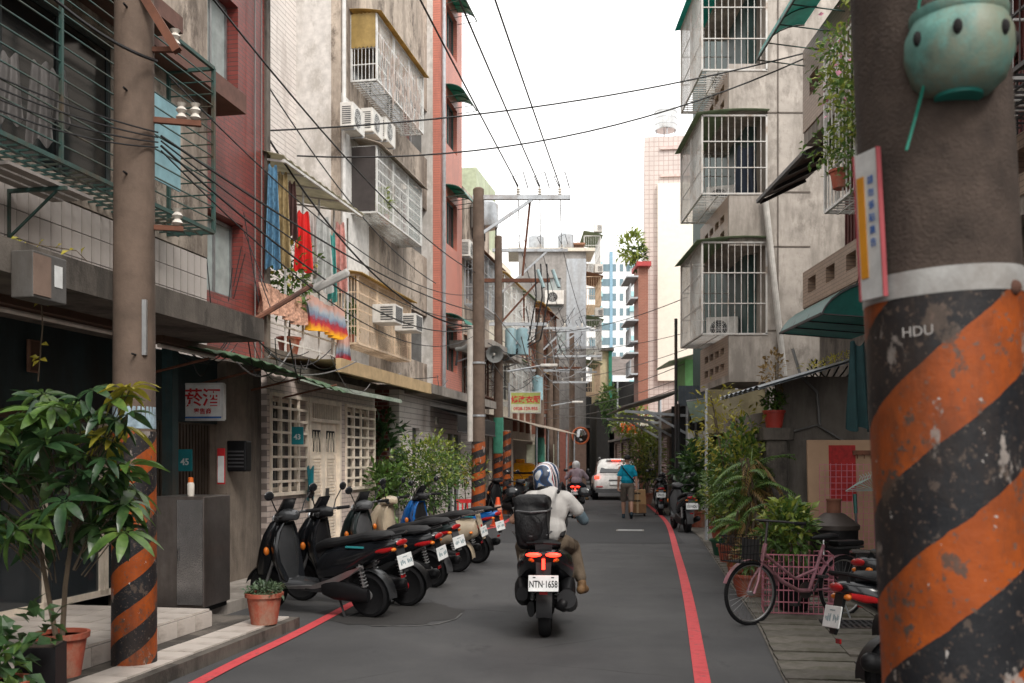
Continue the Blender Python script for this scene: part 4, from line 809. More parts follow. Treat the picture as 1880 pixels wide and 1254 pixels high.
bush('wall_creeper', 'green creeper hanging down the dark end of the street', 'creeper', at(1117,745,57)-Vector((0,0,1.2)), [((0,0,1.4),(.55,.4,1.1),420,.28,.12,leaf_md),((.1,-.1,.4),(.4,.3,.8),220,.25,.1,leaf_dk)], [((0,0),(.05,.1,1.2),(0,0,2.2))], None, seed=61)
Yh = 74.0; t = thing('market_shed', 'corrugated grey roofed shed over the dark end of the street', 'shed', (0,Yh,0)); xa, xb = at(1112,0,Yh).x, at(1192,0,Yh).x
n = 44; m = MB(); m.grid(lambda u, v: (xa+(xb-xa)*u, -1.0+7*v, at(0,692,Yh).z+(at(0,655,Yh).z-at(0,692,Yh).z+.6)*v+.07*abs(sin(u*n*pi))), n*4, 8); m.build('corrugated_roof', M_('fibre_roof',(.27,.23,.21),.85,dirt=(.12,.1,.09)), t)
m = MB(); m.box(xa-4,xb+3,7,7.3,0,8); m.box(xa-4,xa-3.7,0,7,0,7.6); m.box(xb,xb+3,-2,7,0,7.5); m.box(xa-3.7,xb,0,7,4.0,4.2); m.build('shade_walls', M_('shed_shade',(.02,.019,.018),.9), t); m = MB(); [m.tube([(xa+.8+i*1.4,-.8,0),(xa+.8+i*1.4,-.8,7.4)],.06,6) for i in range(3)]; split(m.build('post', steel, t))  # near-black wall colour stands for the shade under the roof
t = thing('yellow_annex', 'pale yellow annex with green edge beside the shed roof', 'building', (0,64,0)); MB().box(at(1096,0,64).x,at(1119,0,64).x,.1,6,0,at(0,735,64).z).build('shade_block', MATS['shed_shade'], t); MB().box(at(1100,0,64).x,at(1119,0,64).x,0,6,at(0,735,64).z,at(0,645,64).z).build('walls', M_('annex_yellow',(.6,.52,.34),.7,dirt=(.4,.32,.2)), t); MB().box(at(1117,0,64).x,at(1123,0,64).x,-.2,6,at(0,735,64).z,at(0,642,64).z).build('green_edge', M_('edge_green',(.03,.2,.13),.6), t); MB().box(at(1098,0,64).x,at(1126,0,64).x,-.5,6.2,at(0,645,64).z,at(0,640,64).z).build('roof', concrete_d, t)  # lower block is added, its near-black colour standing for under-roof shade
# ------------------------------------------------------------------ right side: grey block with caged corner balconies
YR = 22.3; RR = pi
b = thing('caged_concrete_block', 'raw grey concrete apartment block with caged corner balconies', 'apartment block', (0,0,0))
XC = 5.72; zf = [3.35, 6.4, 9.4, 12.4]
rc = M_('raw_concrete',(.40,.36,.32),.9,0,var=.2,scale=2.2,dirt=(.15,.13,.11),dirt_amt=.62,bmp=.4,mott=(.22,.195,.17))
m = MB(); m.box(XC,XC+.95,YR,YR+.3,0,15.5); m.box(XC,XC+.25,YR+.3,YR+8,0,15.5); m.box(XC+.95,12,YR,YR+.3,0,15.5)
m.build('main_wall', rc, b)
for k, z in enumerate(zf):
    h = 1.07 if k != 1 else 1.15
    m = MB(); m.box(4.86,XC-.002,YR+.0,YR+3.4,z,z+.16); m.box(4.86,XC-.002,YR,YR+.12,z+.16,z+h); m.build('balcony_slab', rc, b)
    m = wall(MB(),'w',4.86,YR+.12,YR+3.4,z+.16,z+h,.12,[(YR+.5+i*.62,YR+.95+i*.62,z+a,z+a+.17) for i in range(4) for a in (.3,.66)]); m.build('slotted_parapet', tan_t, b)
m = MB(); m.box(XC-.25,XC-.002,YR+1.0,YR+7.8,3.6,15); m.build('balcony_doors', M_('dark_green_shutter',(.035,.075,.07),.6), b)
m = MB(); m.tube([at(1405,365,YR-.1),at(1440,690,YR-.12)],.07,10); m.build('downpipe', M_('pipe_grey',(.42,.40,.37),.5), b)
m = MB(); [m.box(XC-.004,XC+.96,YR-.012,YR-.001,z-.02,z+.012) for z in (4.5,6.38,7.6,9.38)]; m.box(XC+.22,XC+.25,YR-.012,YR-.001,3.4,15); m.build('shutter_joints', M_('joint_dark',(.12,.1,.085),.9), b)
for k, (z, h, rm, lb) in enumerate(((4.42,2.05,corr_g,'galvanised balcony cage with pale green roof, lowest on the concrete block'),(7.56,1.75,corr_g,'galvanised balcony cage with pale green roof and a dark garment inside'),(10.33,2.1,awn_t,'galvanised balcony cage with teal roof at the top of the concrete block'))):
    c = cage(lb, (XC,YR+2.75,z), RR, 1.46, 2.75, h, .135, 2, M_('cage_grey',(.48,.465,.44),.55,.1,dirt=(.24,.17,.12),dirt_amt=.45,streak=False,dscale=3), True, rm, r=.0105, tall=.1, slats=1)
    ac_unit('white outdoor unit inside the %s cage of the concrete block' % ['lowest','middle','top'][k], (4.75,YR+1.9,z+.05), -pi/2-.3, .75,.3,.55)
cloth('dark garment hanging inside the middle concrete-block cage', 'laundry', 'hanging_garment', (5.35,YR+.45,8.75), pi/2, .55, 1.1, wash[8], 2, .05, .3)
m = MB(); m.box(XC,9,YR+.3,YR+8,-.0,3.3); m.build('ground_core', M_('shop_dark',(.05,.045,.04),.9), b)
# tan tiled block nearer the camera
b = thing('tan_tiled_block', 'tan strip-tiled apartment block with slotted parapets beside the striped pole', 'apartment block', (0,0,0)); XN = 5.2; YN = 17.8
slots = [(YN-.75-i*1.0,YN-.3-i*1.0,4.52,4.78) for i in range(12)]
m = wall(MB(),'w',XN,-8,YN,4.3,4.94,.2,slots); m = wall(m,'w',XN,-8,YN,7.43,8.9,.2,[(YN-.9-i*1.25,YN-.4-i*1.25,7.95,8.3) for i in range(8)]); m.build('parapet', tan_t, b)
m = wall(MB(),'w',XN+.75,-8,YN,4.3,9.9,.2,[(YN-2.2,YN-1.6,5.3,6.3),(YN-4.0,YN-3.1,5.3,6.4),(YN-6.2,YN-5.2,5.3,6.4)]); ribm = M_('maroon_cladding',(.12,.03,.028),.6,dirt=(.06,.025,.02)); m.build('maroon_wall', ribm, b)
m = MB(); [m.box(XN+.73,XN+.75,YN-.1-i*.16,YN-.06-i*.16,4.95,7.4) for i in range(48)]; m.build('cladding_ribs', ribm, b)
for q in ((YN-2.2,YN-1.6,5.3,6.3),(YN-4.0,YN-3.1,5.3,6.4),(YN-6.2,YN-5.2,5.3,6.4)): window(b,'w',XN+.75,q[0],q[1],q[2],q[3],.08,wood_d,glass_d,1)
m = MB(); m.box(XN+.02,XN+.75,-8,YN,4.1,4.3); m.box(XN+.02,XN+.75,-8,YN,7.2,7.42); m.box(XN+.95,12,YN-.2,YN,0,9.9); m.box(XN+.95,12,-8,YN-.2,9.7,9.9); m.build('floor_slabs', concrete, b)
m = MB(); m.box(XN+.3,XN+.5,-8,YN,0,4.1); m.build('ground_wall', concrete_d, b)
t = thing('slanted_awning', 'dark sheet awning sloping off the tan tiled block', 'awning', (0,0,0)); m = MB()
for k in (0,.02): m.add([(XN+.05,YN-.1,6.62-k),(4.36,YN-.1,6.22-k),(4.36,14.9,6.22-k),(XN+.05,14.9,6.62-k)],[(0,1,2,3)])
m.build('sheet', M_('old_brown_sheet',(.16,.12,.1),.8,dirt=(.05,.04,.03)), t); m = MB(); [m.bar((XN,q,6.55),(4.4,q,6.16),.06) for q in (15,15.9,16.8,YN-.15)]; m.bar((4.37,14.9,6.19),(4.37,YN-.1,6.19),.06); m.build('frame', steel_d, t)
c = cage('white barred cage overflowing with a flowering climber', (XN,14.3,5.15), RR, .7, 5.0, 2.2, .15, 3, steel_w, r=.011)
r = random.Random(12)
t = thing('climber', 'green flowering climber growing through the white cage bars', 'plant', (4.5,13.6,5.3)); m = MB()
for q in range(9): foliage(m, (r.uniform(-.25,.1), r.uniform(-1.2,.5), r.uniform(.2,2.6)), (.28,.38,.4), 110, .11, .055, r)
m.build('foliage', leaf_lt, t); m = MB()
for q in range(9): foliage(m, (r.uniform(-.2,.1), r.uniform(-1.2,.5), r.uniform(.0,2.2)), (.24,.33,.35), 60, .12, .06, r)
m.build('foliage', leaf_md, t); m = MB(); foliage(m, (-.1,-.3,1.6), (.35,.8,.9), 40, .07, .07, r); m.build('blossom', M_('flower_pink',(.6,.25,.35),.7), t, kind='stuff'); MB().tube([(.2,0,-.1),(.1,-.2,1),(0,-.3,2.2)],.02,6).build('stem', bark, t); pot(t,.16,.25)
hood('teal arched window hood on the tan tiled block', (XN,YN-.1,9.35), RR, .85, 3.6, .75, awn_t, steel_g, ribs=6)
hood('dark teal curved canopy over the hanging cloth beside the striped pole', (4.95,14.5,3.92), RR, 1.06, 1.95, .56, awn_d, steel_d, ribs=4, ends=True)
cage('dark barred cage with outdoor unit on the tan tiled block behind the striped pole', (XN,10.6,5.0), RR, .8, 5.5, 2.0, .14, 3, steel_d)
ac_unit('white outdoor unit in the dark cage behind the striped pole', (4.75,10.3,5.45), RR, .8,.3,.6)
cloth('dark teal trousers hanging under the curved canopy', 'laundry', 'hanging_trousers', (4.05,11.6,2.95), pi/2+.4, .32, 1.0, M_('cloth_petrol',(.008,.035,.038),.8), 2, .04, .15)
# low concrete outhouse with pillar, roof sheet
b = thing('concrete_outhouse', 'low grimy concrete outhouse with square pillar and sheet roof', 'outhouse', (0,0,0))
gw = M_('grimy_wall',(.17,.15,.13),.9,0,var=.25,scale=2,dirt=(.055,.047,.04),dirt_amt=.6,bmp=.5)
m = MB(); m.box(3.72,XN+.3,13.8,14.0,0,2.75); m.box(3.72,3.9,14.0,17.5,0,2.3); m.build('walls', gw, b)
m = MB(); m.box(3.44,3.73,13.45,13.74,0,1.86); m.box(3.39,3.80,13.40,13.79,1.86,2.03); bevel(m.build('pillar', concrete_d, b), .012)
m = MB()
for k in (0,.03): m.grid(lambda u, v: (3.15+2.1*u, 12.7+2.4*v, 2.52+.62*u+.03*abs(sin(v*26))-k), 6, 40)
m.build('roof_sheet', M_('grey_sheet',(.24,.26,.28),.5,.3,dirt=(.1,.085,.07),dirt_amt=.5), b); m = MB(); m.tube([at(1505,780,13.7),at(1500,720,13.72),at(1470,690,13.74),at(1455,640,13.74)],.02,6); m.tube([at(1445,795,13.75),at(1500,780,13.75),at(1600,840,13.75)],.015,6); m.build('wall_pipes', cable_g, b)
r = random.Random(31); t = thing('roof_moss', 'yellow-green weeds growing along the outhouse roof edge', 'weeds', (3.9,12.8,2.78)); m = MB(); [foliage(m,(i*.12,.1,.02+i*.035),(.12,.1,.06),40,.07,.02,r) for i in range(9)]; m.build('foliage', leaf_yl, t)
p = Vector((3.58,13.6,2.03)); bush('pillar_pot', 'red plastic pot with wispy plant standing on the square pillar', 'potted plant', p, [((0,0,.38),(.16,.16,.12),160,.09,.05,leaf_md),((0,.05,.75),(.2,.2,.32),130,.08,.04,leaf_dry)], [((0,0),(.02,0,.5),(.03,.02,.9))], .15, .24, M_('red_plastic',(.42,.05,.035),.5), seed=14)
bd = M_('cardboard',(.36,.235,.15),.85,0,var=.12,scale=3,dirt=(.2,.1,.07),dirt_amt=.3); pk = M_('pink_wire',(.45,.16,.2),.5)
t = thing('cardboard_sheet', 'large brown board leaning against the outhouse with red poster', 'board', (4.3,12.95,.0), 0, rot=(radians(-4),0,0)); bevel(MB().box(-.43,.45,-.02,.02,.3,1.86).build('board', bd, t),.004); MB().box(-.15,.20,-.026,-.021,1.05,1.79).build('red_poster', M_('poster_red',(.30,.012,.012),.6,0,var=.35,scale=16), t)
m = MB(); m.box(.16,.47,-.05,-.02,1.66,1.72); [m.tube([(.2+i*.09,-.05,1.68),(.2+i*.09,-.1,1.66),(.2+i*.09,-.09,1.61)],.006,5) for i in range(3)]; m.build('hook_rail', rust, t)
t = thing('wire_rack', 'pink wire grid panel hung with clothes hangers before the board', 'rack', (4.35,12.72,.1)); m = MB()
for i in range(13): m.tube([(-.42+i*.07,0,0),(-.42+i*.07,0,1.45)],.005,4)
for i in range(19): m.tube([(-.42,0,.03+i*.078),(.42,0,.03+i*.078)],.005,4)
m.build('grid', pk, t)
for i in range(5):
    o = MB().tube([(-.2,0,-.1),(.2,0,-.1),(0,0,.02),(-.2,0,-.1)],.006,4); o.tube([(0,0,.02),(0,0,.05),(.03,0,.08),(0,0,.1)],.005,4); o = o.build('clothes_hanger', M_('hanger_green',(.35,.45,.42),.5), None); o.location = (4.42+.02*i,12.66-.035*i,1.30+.012*i); o.rotation_euler = (0,.06*i,.25+.1*i); tag(o, 'pale wire clothes hanger on the pink grid rack', 'hanger', 'wire hangers on the pink rack')
t = thing('smoke_drum', 'black oil drum with conical lid and stub chimney behind the bicycle', 'drum', (3.75,11.6,0)); MB().lathe([(.26,0),(.27,.02),(.265,.28),(.275,.3),(.265,.32),(.265,.58),(.275,.6),(.27,.8)],n=24).build('drum', black_p, t, True); MB().lathe([(.29,.79),(.29,.84),(.12,.97),(.09,.98)],n=24).build('lid', M_('sooty_metal',(.05,.04,.035),.5,.4), t, True); MB().lathe([(.08,.97),(.08,1.12),(.09,1.12),(.09,1.14),(.07,1.14)],n=16).build('chimney', rust, t, True)
t = thing('handle_tool', 'green handled tool leaning by the black drum', 'tool', (4.15,11.9,0)); MB().tube([(0,0,.1),(.0,.15,1.15)],.015,6).build('shaft', steel_d, t); MB().tube([(0,.12,.95),(0,.15,1.18)],.022,6).build('grip', awn_d, t); MB().box(-.1,.1,-.03,.03,.0,.12).build('head', black_p, t)
# wire crate with plant
t = thing('wire_crate', 'pink wire basket guard around a leafy potted shrub', 'basket', (2.95,10.32,.03), -.2); m = MB()
for i in range(15):
    x = -.34+i*.0486
    for y in (-.24,.24): m.tube([(x,y,0),(x,y,.6)],.0055,4)
for i in range(11):
    y = -.24+i*.048
    for x in (-.34,.34): m.tube([(x,y,0),(x,y,.6)],.0055,4)
for z in (.01,.12,.24,.36,.48,.6): m.tube([(-.34,-.24,z),(.34,-.24,z),(.34,.24,z),(-.34,.24,z),(-.34,-.24,z)],.008,4)
m.build('wires', pk, t)
bush('crate_shrub', 'bright leafy shrub growing out of the pink wire basket', 'plant', (2.93,10.36,.03), [((-.05,0,.82),(.28,.25,.27),420,.13,.06,leaf_md),((-.08,-.05,.95),(.25,.22,.2),160,.13,.055,leaf_lt)], [((0,0),(.02,.02,.5),(-.05,0,.9)),((.05,0),(.1,.02,.5),(.12,0,.8))], .2, .34, black_p, seed=15)
def palm(name, label, loc, h, n, L, seed, potr=.2, poth=.3, mt=leaf_md, dry=4, potmat=terra):
    t = thing(name, label, 'potted plant', loc); r = random.Random(seed); pot(t, potr, poth, potmat); ms = MB()
    for q in range(3): ms.tube([(r.uniform(-.06,.06),r.uniform(-.06,.06),poth*.85),(r.uniform(-.1,.1),r.uniform(-.1,.1),h*.6),(r.uniform(-.15,.15),r.uniform(-.15,.15),h)],[.028,.022,.014],6)
    ms.build('stem', bark, t, True)
    for mat_, cnt in ((mt, n), (leaf_dry, dry)):
        m = MB()
        for q in range(cnt):
            a = r.uniform(0,2*pi); el = r.uniform(-.2,1.1) if mat_ is mt else r.uniform(-.9,.0); z0 = h*r.uniform(.55,1.0); p = Vector((.05*cos(a),.05*sin(a),z0)); d = Vector((cos(a)*cos(el),sin(a)*cos(el),sin(el))); pts = [p]
            for k in range(7): d = (d + Vector((0,0,-.17))).normalized(); pts.append(pts[-1] + d*L/7)
            m.tube(pts,[.006]*4+[.004]*4,3)
            for k in range(1,8):
                dd = (pts[k]-pts[k-1]).normalized(); sd_ = dd.cross(Vector((0,0,1))).normalized()
                for sg in (-1,1):
                    for e in (0,.5): m.leaf(pts[k-1].lerp(pts[k],e), dd*.7+sd_*sg*.8+Vector((0,0,-.15)), (0,0,1), L*.26*(1.15-k/9), .028, .25)
        m.build('fronds', mat_, t)
    return t
palm('palm_plant', 'tall potted palm with drooping brown fronds beside the square pillar', (3.12,13.0,.02), 1.6, 22, .58, 21, .17, .27, leaf_md, 12)
palm('palm_plant', 'shorter feathery potted palm with ringed trunk in a terracotta pot', (2.86,12.3,.02), .95, 15, .45, 22, .16, .24, leaf_md, 7)
bush('corner_shrub', 'broad round shrub with yellow leaves leaning on the pillar', 'bush', (3.2,13.9,.0), [((0,0,1.3),(.42,.4,.85),800,.13,.065,leaf_md),((.05,-.2,1.3),(.35,.3,.7),260,.13,.07,leaf_lt),((-.1,-.1,1.85),(.6,.3,.55),220,.12,.04,leaf_yl)], [((0,0),(.05,0,.8),(0,0,1.5)),((-.1,0),(-.2,-.1,1.2),(-.4,-.1,2.2))], .24, .3, seed=23)
bush('wispy_shrub', 'wispy climbing shrub rising beside the plastic panel', 'bush', (3.35,15.3,.0), [((-.2,0,2.1),(.42,.35,.7),260,.12,.04,leaf_yl),((0,0,1.4),(.4,.4,.65),420,.12,.05,leaf_md)], [((0,0),(0,0,1.2),(-.3,0,2.6)),((.1,0),(.2,0,1.2),(.1,0,2.2))], .2, .3, seed=24)
bush('glossy_shrub', 'large dark glossy shrub behind the parked scooter', 'bush', (4.45,23.6,.0), [((0,0,1.25),(.6,.6,.75),520,.24,.13,leaf_dk),((0,-.2,1.5),(.5,.4,.55),160,.22,.11,leaf_md)], [((0,0),(.05,0,.8),(0,0,1.5))], .28, .4, seed=25)
bush('fern_shrub', 'mixed ferny shrub between the pots along the right wall', 'bush', (3.95,18.6,.0), [((0,0,1.0),(.42,.6,.65),700,.15,.045,leaf_md),((-.05,-.2,1.1),(.38,.5,.45),220,.15,.045,leaf_lt)], [((0,0),(.05,0,.6),(0,0,1.1))], .25, .35, seed=26)
bush('green_tub', 'small red-stemmed shrub in a round green tub', 'potted plant', (3.5,16.4,.02), [((0,0,.8),(.32,.32,.4),330,.11,.05,leaf_lt),((0,0,.75),(.3,.3,.35),130,.11,.05,leaf_dry)], [((0,0),(.0,0,.5),(.0,0,.9))], .24, .27, M_('green_plastic',(.015,.09,.05),.4), seed=27)
bush('low_pot', 'scrubby plant in a wide clay pot at the slab edge', 'potted plant', (2.75,11.5,.02), [((0,0,.45),(.2,.2,.22),160,.1,.03,leaf_dry),((0,0,.42),(.18,.18,.2),110,.1,.04,leaf_md)], [((0,0),(.0,0,.3),(.1,0,.5))], .21, .26, terra, seed=28)
bush('far_tree', 'bright green young tree beside the white car', 'tree', at(1185,845,36)+Vector((0,0,-1.59)), [((0,0,1.7),(.75,.8,.9),900,.2,.08,leaf_lt),((-.4,0,2.9),(.9,.8,.6),520,.22,.08,leaf_lt),((0,0,1.4),(.6,.7,.8),300,.2,.08,leaf_dk)], [((0,0),(.0,0,1.2),(-.2,0,2.8)),((0,0),(.2,0,1.0),(.2,0,2.0))], .3, .4, seed=29)
t = bush('rooftop_tree', 'tree leaning out from the roof of the pink tiled building', 'tree', at(1181,470,44.5), [((-.5,0,.35),(.6,.6,.75),300,.35,.13,leaf_lt),((-.2,0,-.1),(.35,.4,.7),120,.3,.12,leaf_dk)], [((.2,0),(-.2,0,.2),(-.6,0,.7))], None, seed=30)
# plastic panels, black post, little roofs of the middle right
t = thing('tarpaulin_panel', 'sagging yellowish plastic sheet screening a stall front', 'screen', (0,19.5,0)); m = MB(); [m.grid(lambda u, v, k=k: (at(1295,0,19.5).x+(at(1405,0,19.5).x-at(1295,0,19.5).x)*u, k+.04*sin(u*7), at(0,795,19.5).z+(at(0,715,19.5).z-at(0,795,19.5).z)*v), 14, 6) for k in (0,.01)]; m.build('sheet', M_sheet('yellow_plastic',(.42,.36,.22),.35,.3), t); m = MB(); [m.tube([(x,.02,0),(x,.02,at(0,713,19.5).z)],.03,6) for x in (at(1297,0,19.5).x,at(1352,0,19.5).x)]; split(m.build('post', steel, t))
t = thing('plastic_screen', 'pale green plastic panel hanging at the stall edge', 'panel', (0,24.5,0)); x0, x1 = at(1260,0,24.5).x, at(1296,0,24.5).x; MB().prism([(x0,at(0,738,24.5).z),(x1,at(0,733,24.5).z),(x1-.02,at(0,770,24.5).z),(x0+.16,at(0,777,24.5).z)],0,.012,Matrix.Rotation(pi/2,4,'X')).build('panel', M_sheet('mint_plastic',(.33,.42,.34),.3), t); MB().bar((x0,0,at(0,736,24.5).z),(x1,0,at(0,731,24.5).z),.03).build('top_rail', steel, t)
t = thing('stall_front', 'dark shop stall with corrugated fascia and white side panel', 'stall', (0,28.5,0)); x0, x1 = at(1246,0,28.5).x, at(1300,0,28.5).x; m = MB(); m.box(x0,x1,0,.1,at(0,745,28.5).z,at(0,708,28.5).z); [m.box(x0+i*.1,x0+i*.1+.04,-.02,0,at(0,745,28.5).z,at(0,708,28.5).z) for i in range(8)]; m.build('fascia', M_('fascia_blue_grey',(.11,.13,.15),.5), t)
m = MB(); m.box(x0+.35,x1+.3,.4,.5,0,at(0,790,28.5).z); m.build('white_panel', white_p, t); m = MB(); m.box(x0,x1+1,1.2,1.3,0,3.2); m.build('dark_back', dark_in, t); m = MB(); [m.tube([(x,0,0),(x,0,3.2)],.045,6) for x in (x0,x0+.5)]; m.tube([(at(1241,0,28.3).x,-.2,0),(at(1241,0,28.3).x,-.2,at(0,585,28.3).z)],.045,8); split(m.build('post', steel_d, t))
t = thing('green_shed', 'bright green clad shed with small roof above the stall', 'shed', (0,31,0)); x0, x1 = at(1258,0,31).x, at(1303,0,31).x; z0, z1 = at(0,712,31).z, at(0,660,31).z; MB().box(x0,x1,0,2,z0-.3,z1).build('cladding', M_('lime_cladding',(.17,.42,.15),.6), t); m = MB(); m.add([(x0-.6,-.5,z1-.1),(x1+.2,-.5,z1+.35),(x1+.2,2,z1+.35),(x0-.6,2,z1-.1),(x0-.6,-.5,z1-.16),(x1+.2,-.5,z1+.29),(x1+.2,2,z1+.29),(x0-.6,2,z1-.16)],[(0,1,2,3),(7,6,5,4),(0,4,5,1),(3,2,6,7),(0,3,7,4),(1,5,6,2)]); m.build('roof', corr_g, t)
t = thing('steel_canopy', 'grey steel framed canopy jutting over the road by the white car', 'canopy', (0,31.5,0)); x0, x1 = at(1135,0,31.5).x, at(1244,0,31.5).x; m = MB(); m.add([(x0,-2,at(0,752,31.5).z),(x1,-2,at(0,722,31.5).z),(x1,4,at(0,722,31.5).z),(x0,4,at(0,752,31.5).z),(x0,-2,at(0,750,31.5).z),(x1,-2,at(0,718,31.5).z),(x1,4,at(0,718,31.5).z),(x0,4,at(0,750,31.5).z)],[(3,2,1,0),(4,5,6,7),(0,1,5,4),(1,2,6,5),(2,3,7,6),(3,0,4,7)]); m.build('roof_sheet', M_('canopy_grey',(.22,.20,.18),.6,dirt=(.1,.08,.07)), t)
m = MB(); [m.bar((x0,q,at(0,760,31.5).z),(x1,q,at(0,768,31.5).z),.08) for q in (-1.8,1,3.8)]; [m.bar((x1,q,at(0,800,31.5).z),(x0+.6,q,at(0,758,31.5).z),.07) for q in (-1.8,1,3.8)]; m.tube([(x1,-1.8,0),(x1,-1.8,at(0,720,31.5).z)],.06,8); m.tube([(x1,3.8,0),(x1,3.8,at(0,720,31.5).z)],.06,8); split(m.build('frame_bar', steel, t))
b = thing('shuttered_shops', 'row of low brown shuttered shops on the right beyond the stall', 'shops', (0,0,0)); m = wall(MB(),'w',5.75,30,56,0,3.2,.2,[(30.6+i*3.2,33.2+i*3.2,0,2.5) for i in range(8)]); m.box(5.95,9,30,30.2,0,3.2); m.box(5.6,9,30,56,3.2,3.4); m.build('walls', M_('shop_brown',(.17,.12,.10),.8,dirt=(.08,.06,.05)), b)
shm = M_('slat_brown',(.2,.13,.105),.55)
for i in range(8):
    m = MB(); [m.box(5.86,5.9,30.6+i*3.2,33.2+i*3.2,.02+k*.1,.09+k*.1) for k in range(25)]; m.build('roller_shutter', shm, b)
MB().box(5.4,5.75,33,56,2.6,2.7).build('ledge', concrete_d, b)
Yp = 46.0; b = thing('pink_tiled_tower', 'tall pale pink square-tiled building with cream rendered wall', 'apartment block', (at(1183,0,Yp).x,Yp,0), radians(-7.2)); XP = at(1183,0,Yp).x; m = MB(); m.box(0,at(1345,0,Yp).x-XP,0,10,0,at(0,252,Yp).z); m.build('tiled_walls', grid_t, b)
MB().box(at(1207,0,Yp).x-XP,at(1345,0,Yp).x-XP,-.25,-.005,at(0,700,Yp).z,at(0,340,Yp).z).build('cream_wall', M_('cream_render',(.80,.74,.64),.8,var=.05), b); m = MB(); [m.box(at(1212,0,Yp).x-XP,at(1300,0,Yp).x-XP,-.12,-.01,at(0,y,Yp).z-.12,at(0,y,Yp).z) for y in (272,322)]; split(m.build('ledge', M_('pink_ledge',(.6,.46,.42),.7), b))
t = thing('water_tank', 'shiny stainless water tank on the pink tiled roof', 'water tank', at(1222,250,Yp+1)); MB().lathe([(.5,.25),(.52,.3),(.52,1.25),(.4,1.36),(.1,1.4)],n=20).build('tank', M_('stainless',(.62,.62,.61),.25,.9,dirt=(.4,.4,.4)), t, True); m = MB(); [m.tube([(.45*cos(a*pi/2),.45*sin(a*pi/2),-.1),(.45*cos(a*pi/2),.45*sin(a*pi/2),.3)],.03,5) for a in range(4)]; [m.tube([(.53*cos(k*pi/10),.53*sin(k*pi/10),z) for k in range(21)],.012,4) for z in (.5,.8,1.1)]; m.build('stand', steel, t)
Yo = 44.0; t = thing('orange_brick_house', 'slim orange brick house with red roof and small balconies', 'house', (0,Yo,0)); MB().box(at(1172,0,Yo).x,at(1190,0,Yo).x,0,1.6,0,at(0,490,Yo).z).build('walls', orange_b, t); MB().box(at(1168,0,Yo).x,at(1194,0,Yo).x,-.3,1.7,at(0,490,Yo).z,at(0,482,Yo).z).build('roof', M_('roof_red',(.4,.05,.05),.6), t)
for y in (520,600,660):
    m = MB(); xq = at(1158,0,Yo).x; m.box(xq,at(1171,0,Yo).x,0,2,at(0,y+28,Yo).z,at(0,y+25,Yo).z); [m.bar((xq,q*.2,at(0,y+25,Yo).z),(xq,q*.2,at(0,y,Yo).z),.03) for q in range(10)]; m.box(xq-.2,at(1171,0,Yo).x,-.2,2.2,at(0,y-10,Yo).z,at(0,y-13,Yo).z); m.build('balcony', steel, t)
def glow(name, label, px, py, Y, w, h, board, items): return signboard(name, label, at(px,py,Y), 0, w, h, board, items, .08, border=steel_w)
sy = M_('sign_yellow',(.62,.42,.05),.5,bmp=0); sg = M_('sign_olive',(.40,.44,.12),.5,bmp=0); so = M_('sign_orange',(.75,.16,.02),.5,bmp=0)
YS = 30.0; t = glow('tailor_sign', 'yellow-green sign with red tailoring characters and phone number', 965,739,YS,.90,.62,sg,[('修改衣服',.222,ink_r,0,.08,.007),('0928-129-955',.13,ink_r,0,-.19,.004)])
MB().box(-.43,.43,-.0425,-.0405,-.29,-.05).build('pale_band', M_('sign_pale',(.62,.60,.45),.5,bmp=0), t)
m = MB(); m.tube([(-.5,.06,-.45),(-.5,.06,.6)],.03,6); m.build('pole_mount', steel, t)
glow('shop_sign_orange', 'orange sign with red characters hanging over the far road', 1155,786,37,.66,.4,so,[('打版',.3,ink_r,0,0,.006)]); glow('shop_sign_cream', 'cream sign with red characters under the steel canopy', 1188,768,38,.52,.56,cream,[('衣',.24,ink_r,0,.1,.004),('刻印',.14,ink_r,0,-.14,.002)])
# ------------------------------------------------------------------ utility poles
pole_c = M_('pole_concrete',(.125,.088,.066),.85,0,var=.25,scale=5,dirt=(.055,.04,.03),dirt_amt=.45,bmp=.3); pole_dk = M_('pole_concrete_dark',(.062,.045,.036),.9,0,var=.35,scale=14,dirt=(.025,.018,.015),dirt_amt=.5,bmp=.6)
def shell(parent, r0, r1, z0, z1, mat, name): return MB().lathe([(r0,z0),(r1,z1)],n=32).build(name, mat, parent, True)
def pole(label, x, y, r0, r1, h, paint=None, per=.35, turns=2, mat=None, rot=None, z0=0.0, chip=.66):
    t = thing('utility_pole', label, 'utility pole', (x,y,z0), 0, None, rot); MB().lathe([(r0,0),(r0+(r1-r0)*.5,h*.5),(r1,h),(r1*.7,h+.03)],n=28).build('shaft', mat or pole_c, t, True)
    if paint: rr = lambda z: r0+(r1-r0)*z/h+.003; shell(t, rr(paint[0]), rr(paint[1]), paint[0], paint[1], M_stripe('stripes_%g_%g_%g' % (per, turns, chip), per, turns, chip), 'warning_stripes')
    return t
def insul(m, p, h=.16, r=.045): 
    p = Vector(p); m.lathe([(r*.4,0),(r,.02),(r*.5,.05),(r,.075),(r*.5,.1),(r*.9,.125),(r*.3,h)], p, 10)
def arm(t, z, x0, x1, mat=steel, brace=None, ins=(), th=.09, y=0.0):
    m = MB(); m.bar((x0,y,z),(x1,y,z),th); 
    if brace: m.bar((0,y,z-brace[1]),(brace[0],y,z-.04),.06)
    m.build('cross_arm', mat, t)
    if ins:
        m = MB(); [insul(m,(x,y,z+th/2)) for x in ins]; split(m.build('insulator', porc, t, True))
        m = MB(); [m.tube([(x,y,z+.2),(x-.12,y-.05,z+.42),(x+.1,y-.12,z+.5),(x+.2,y,z+.2)],.012,5) for x in ins]; m.build('jumper_wires', cable_m, t)
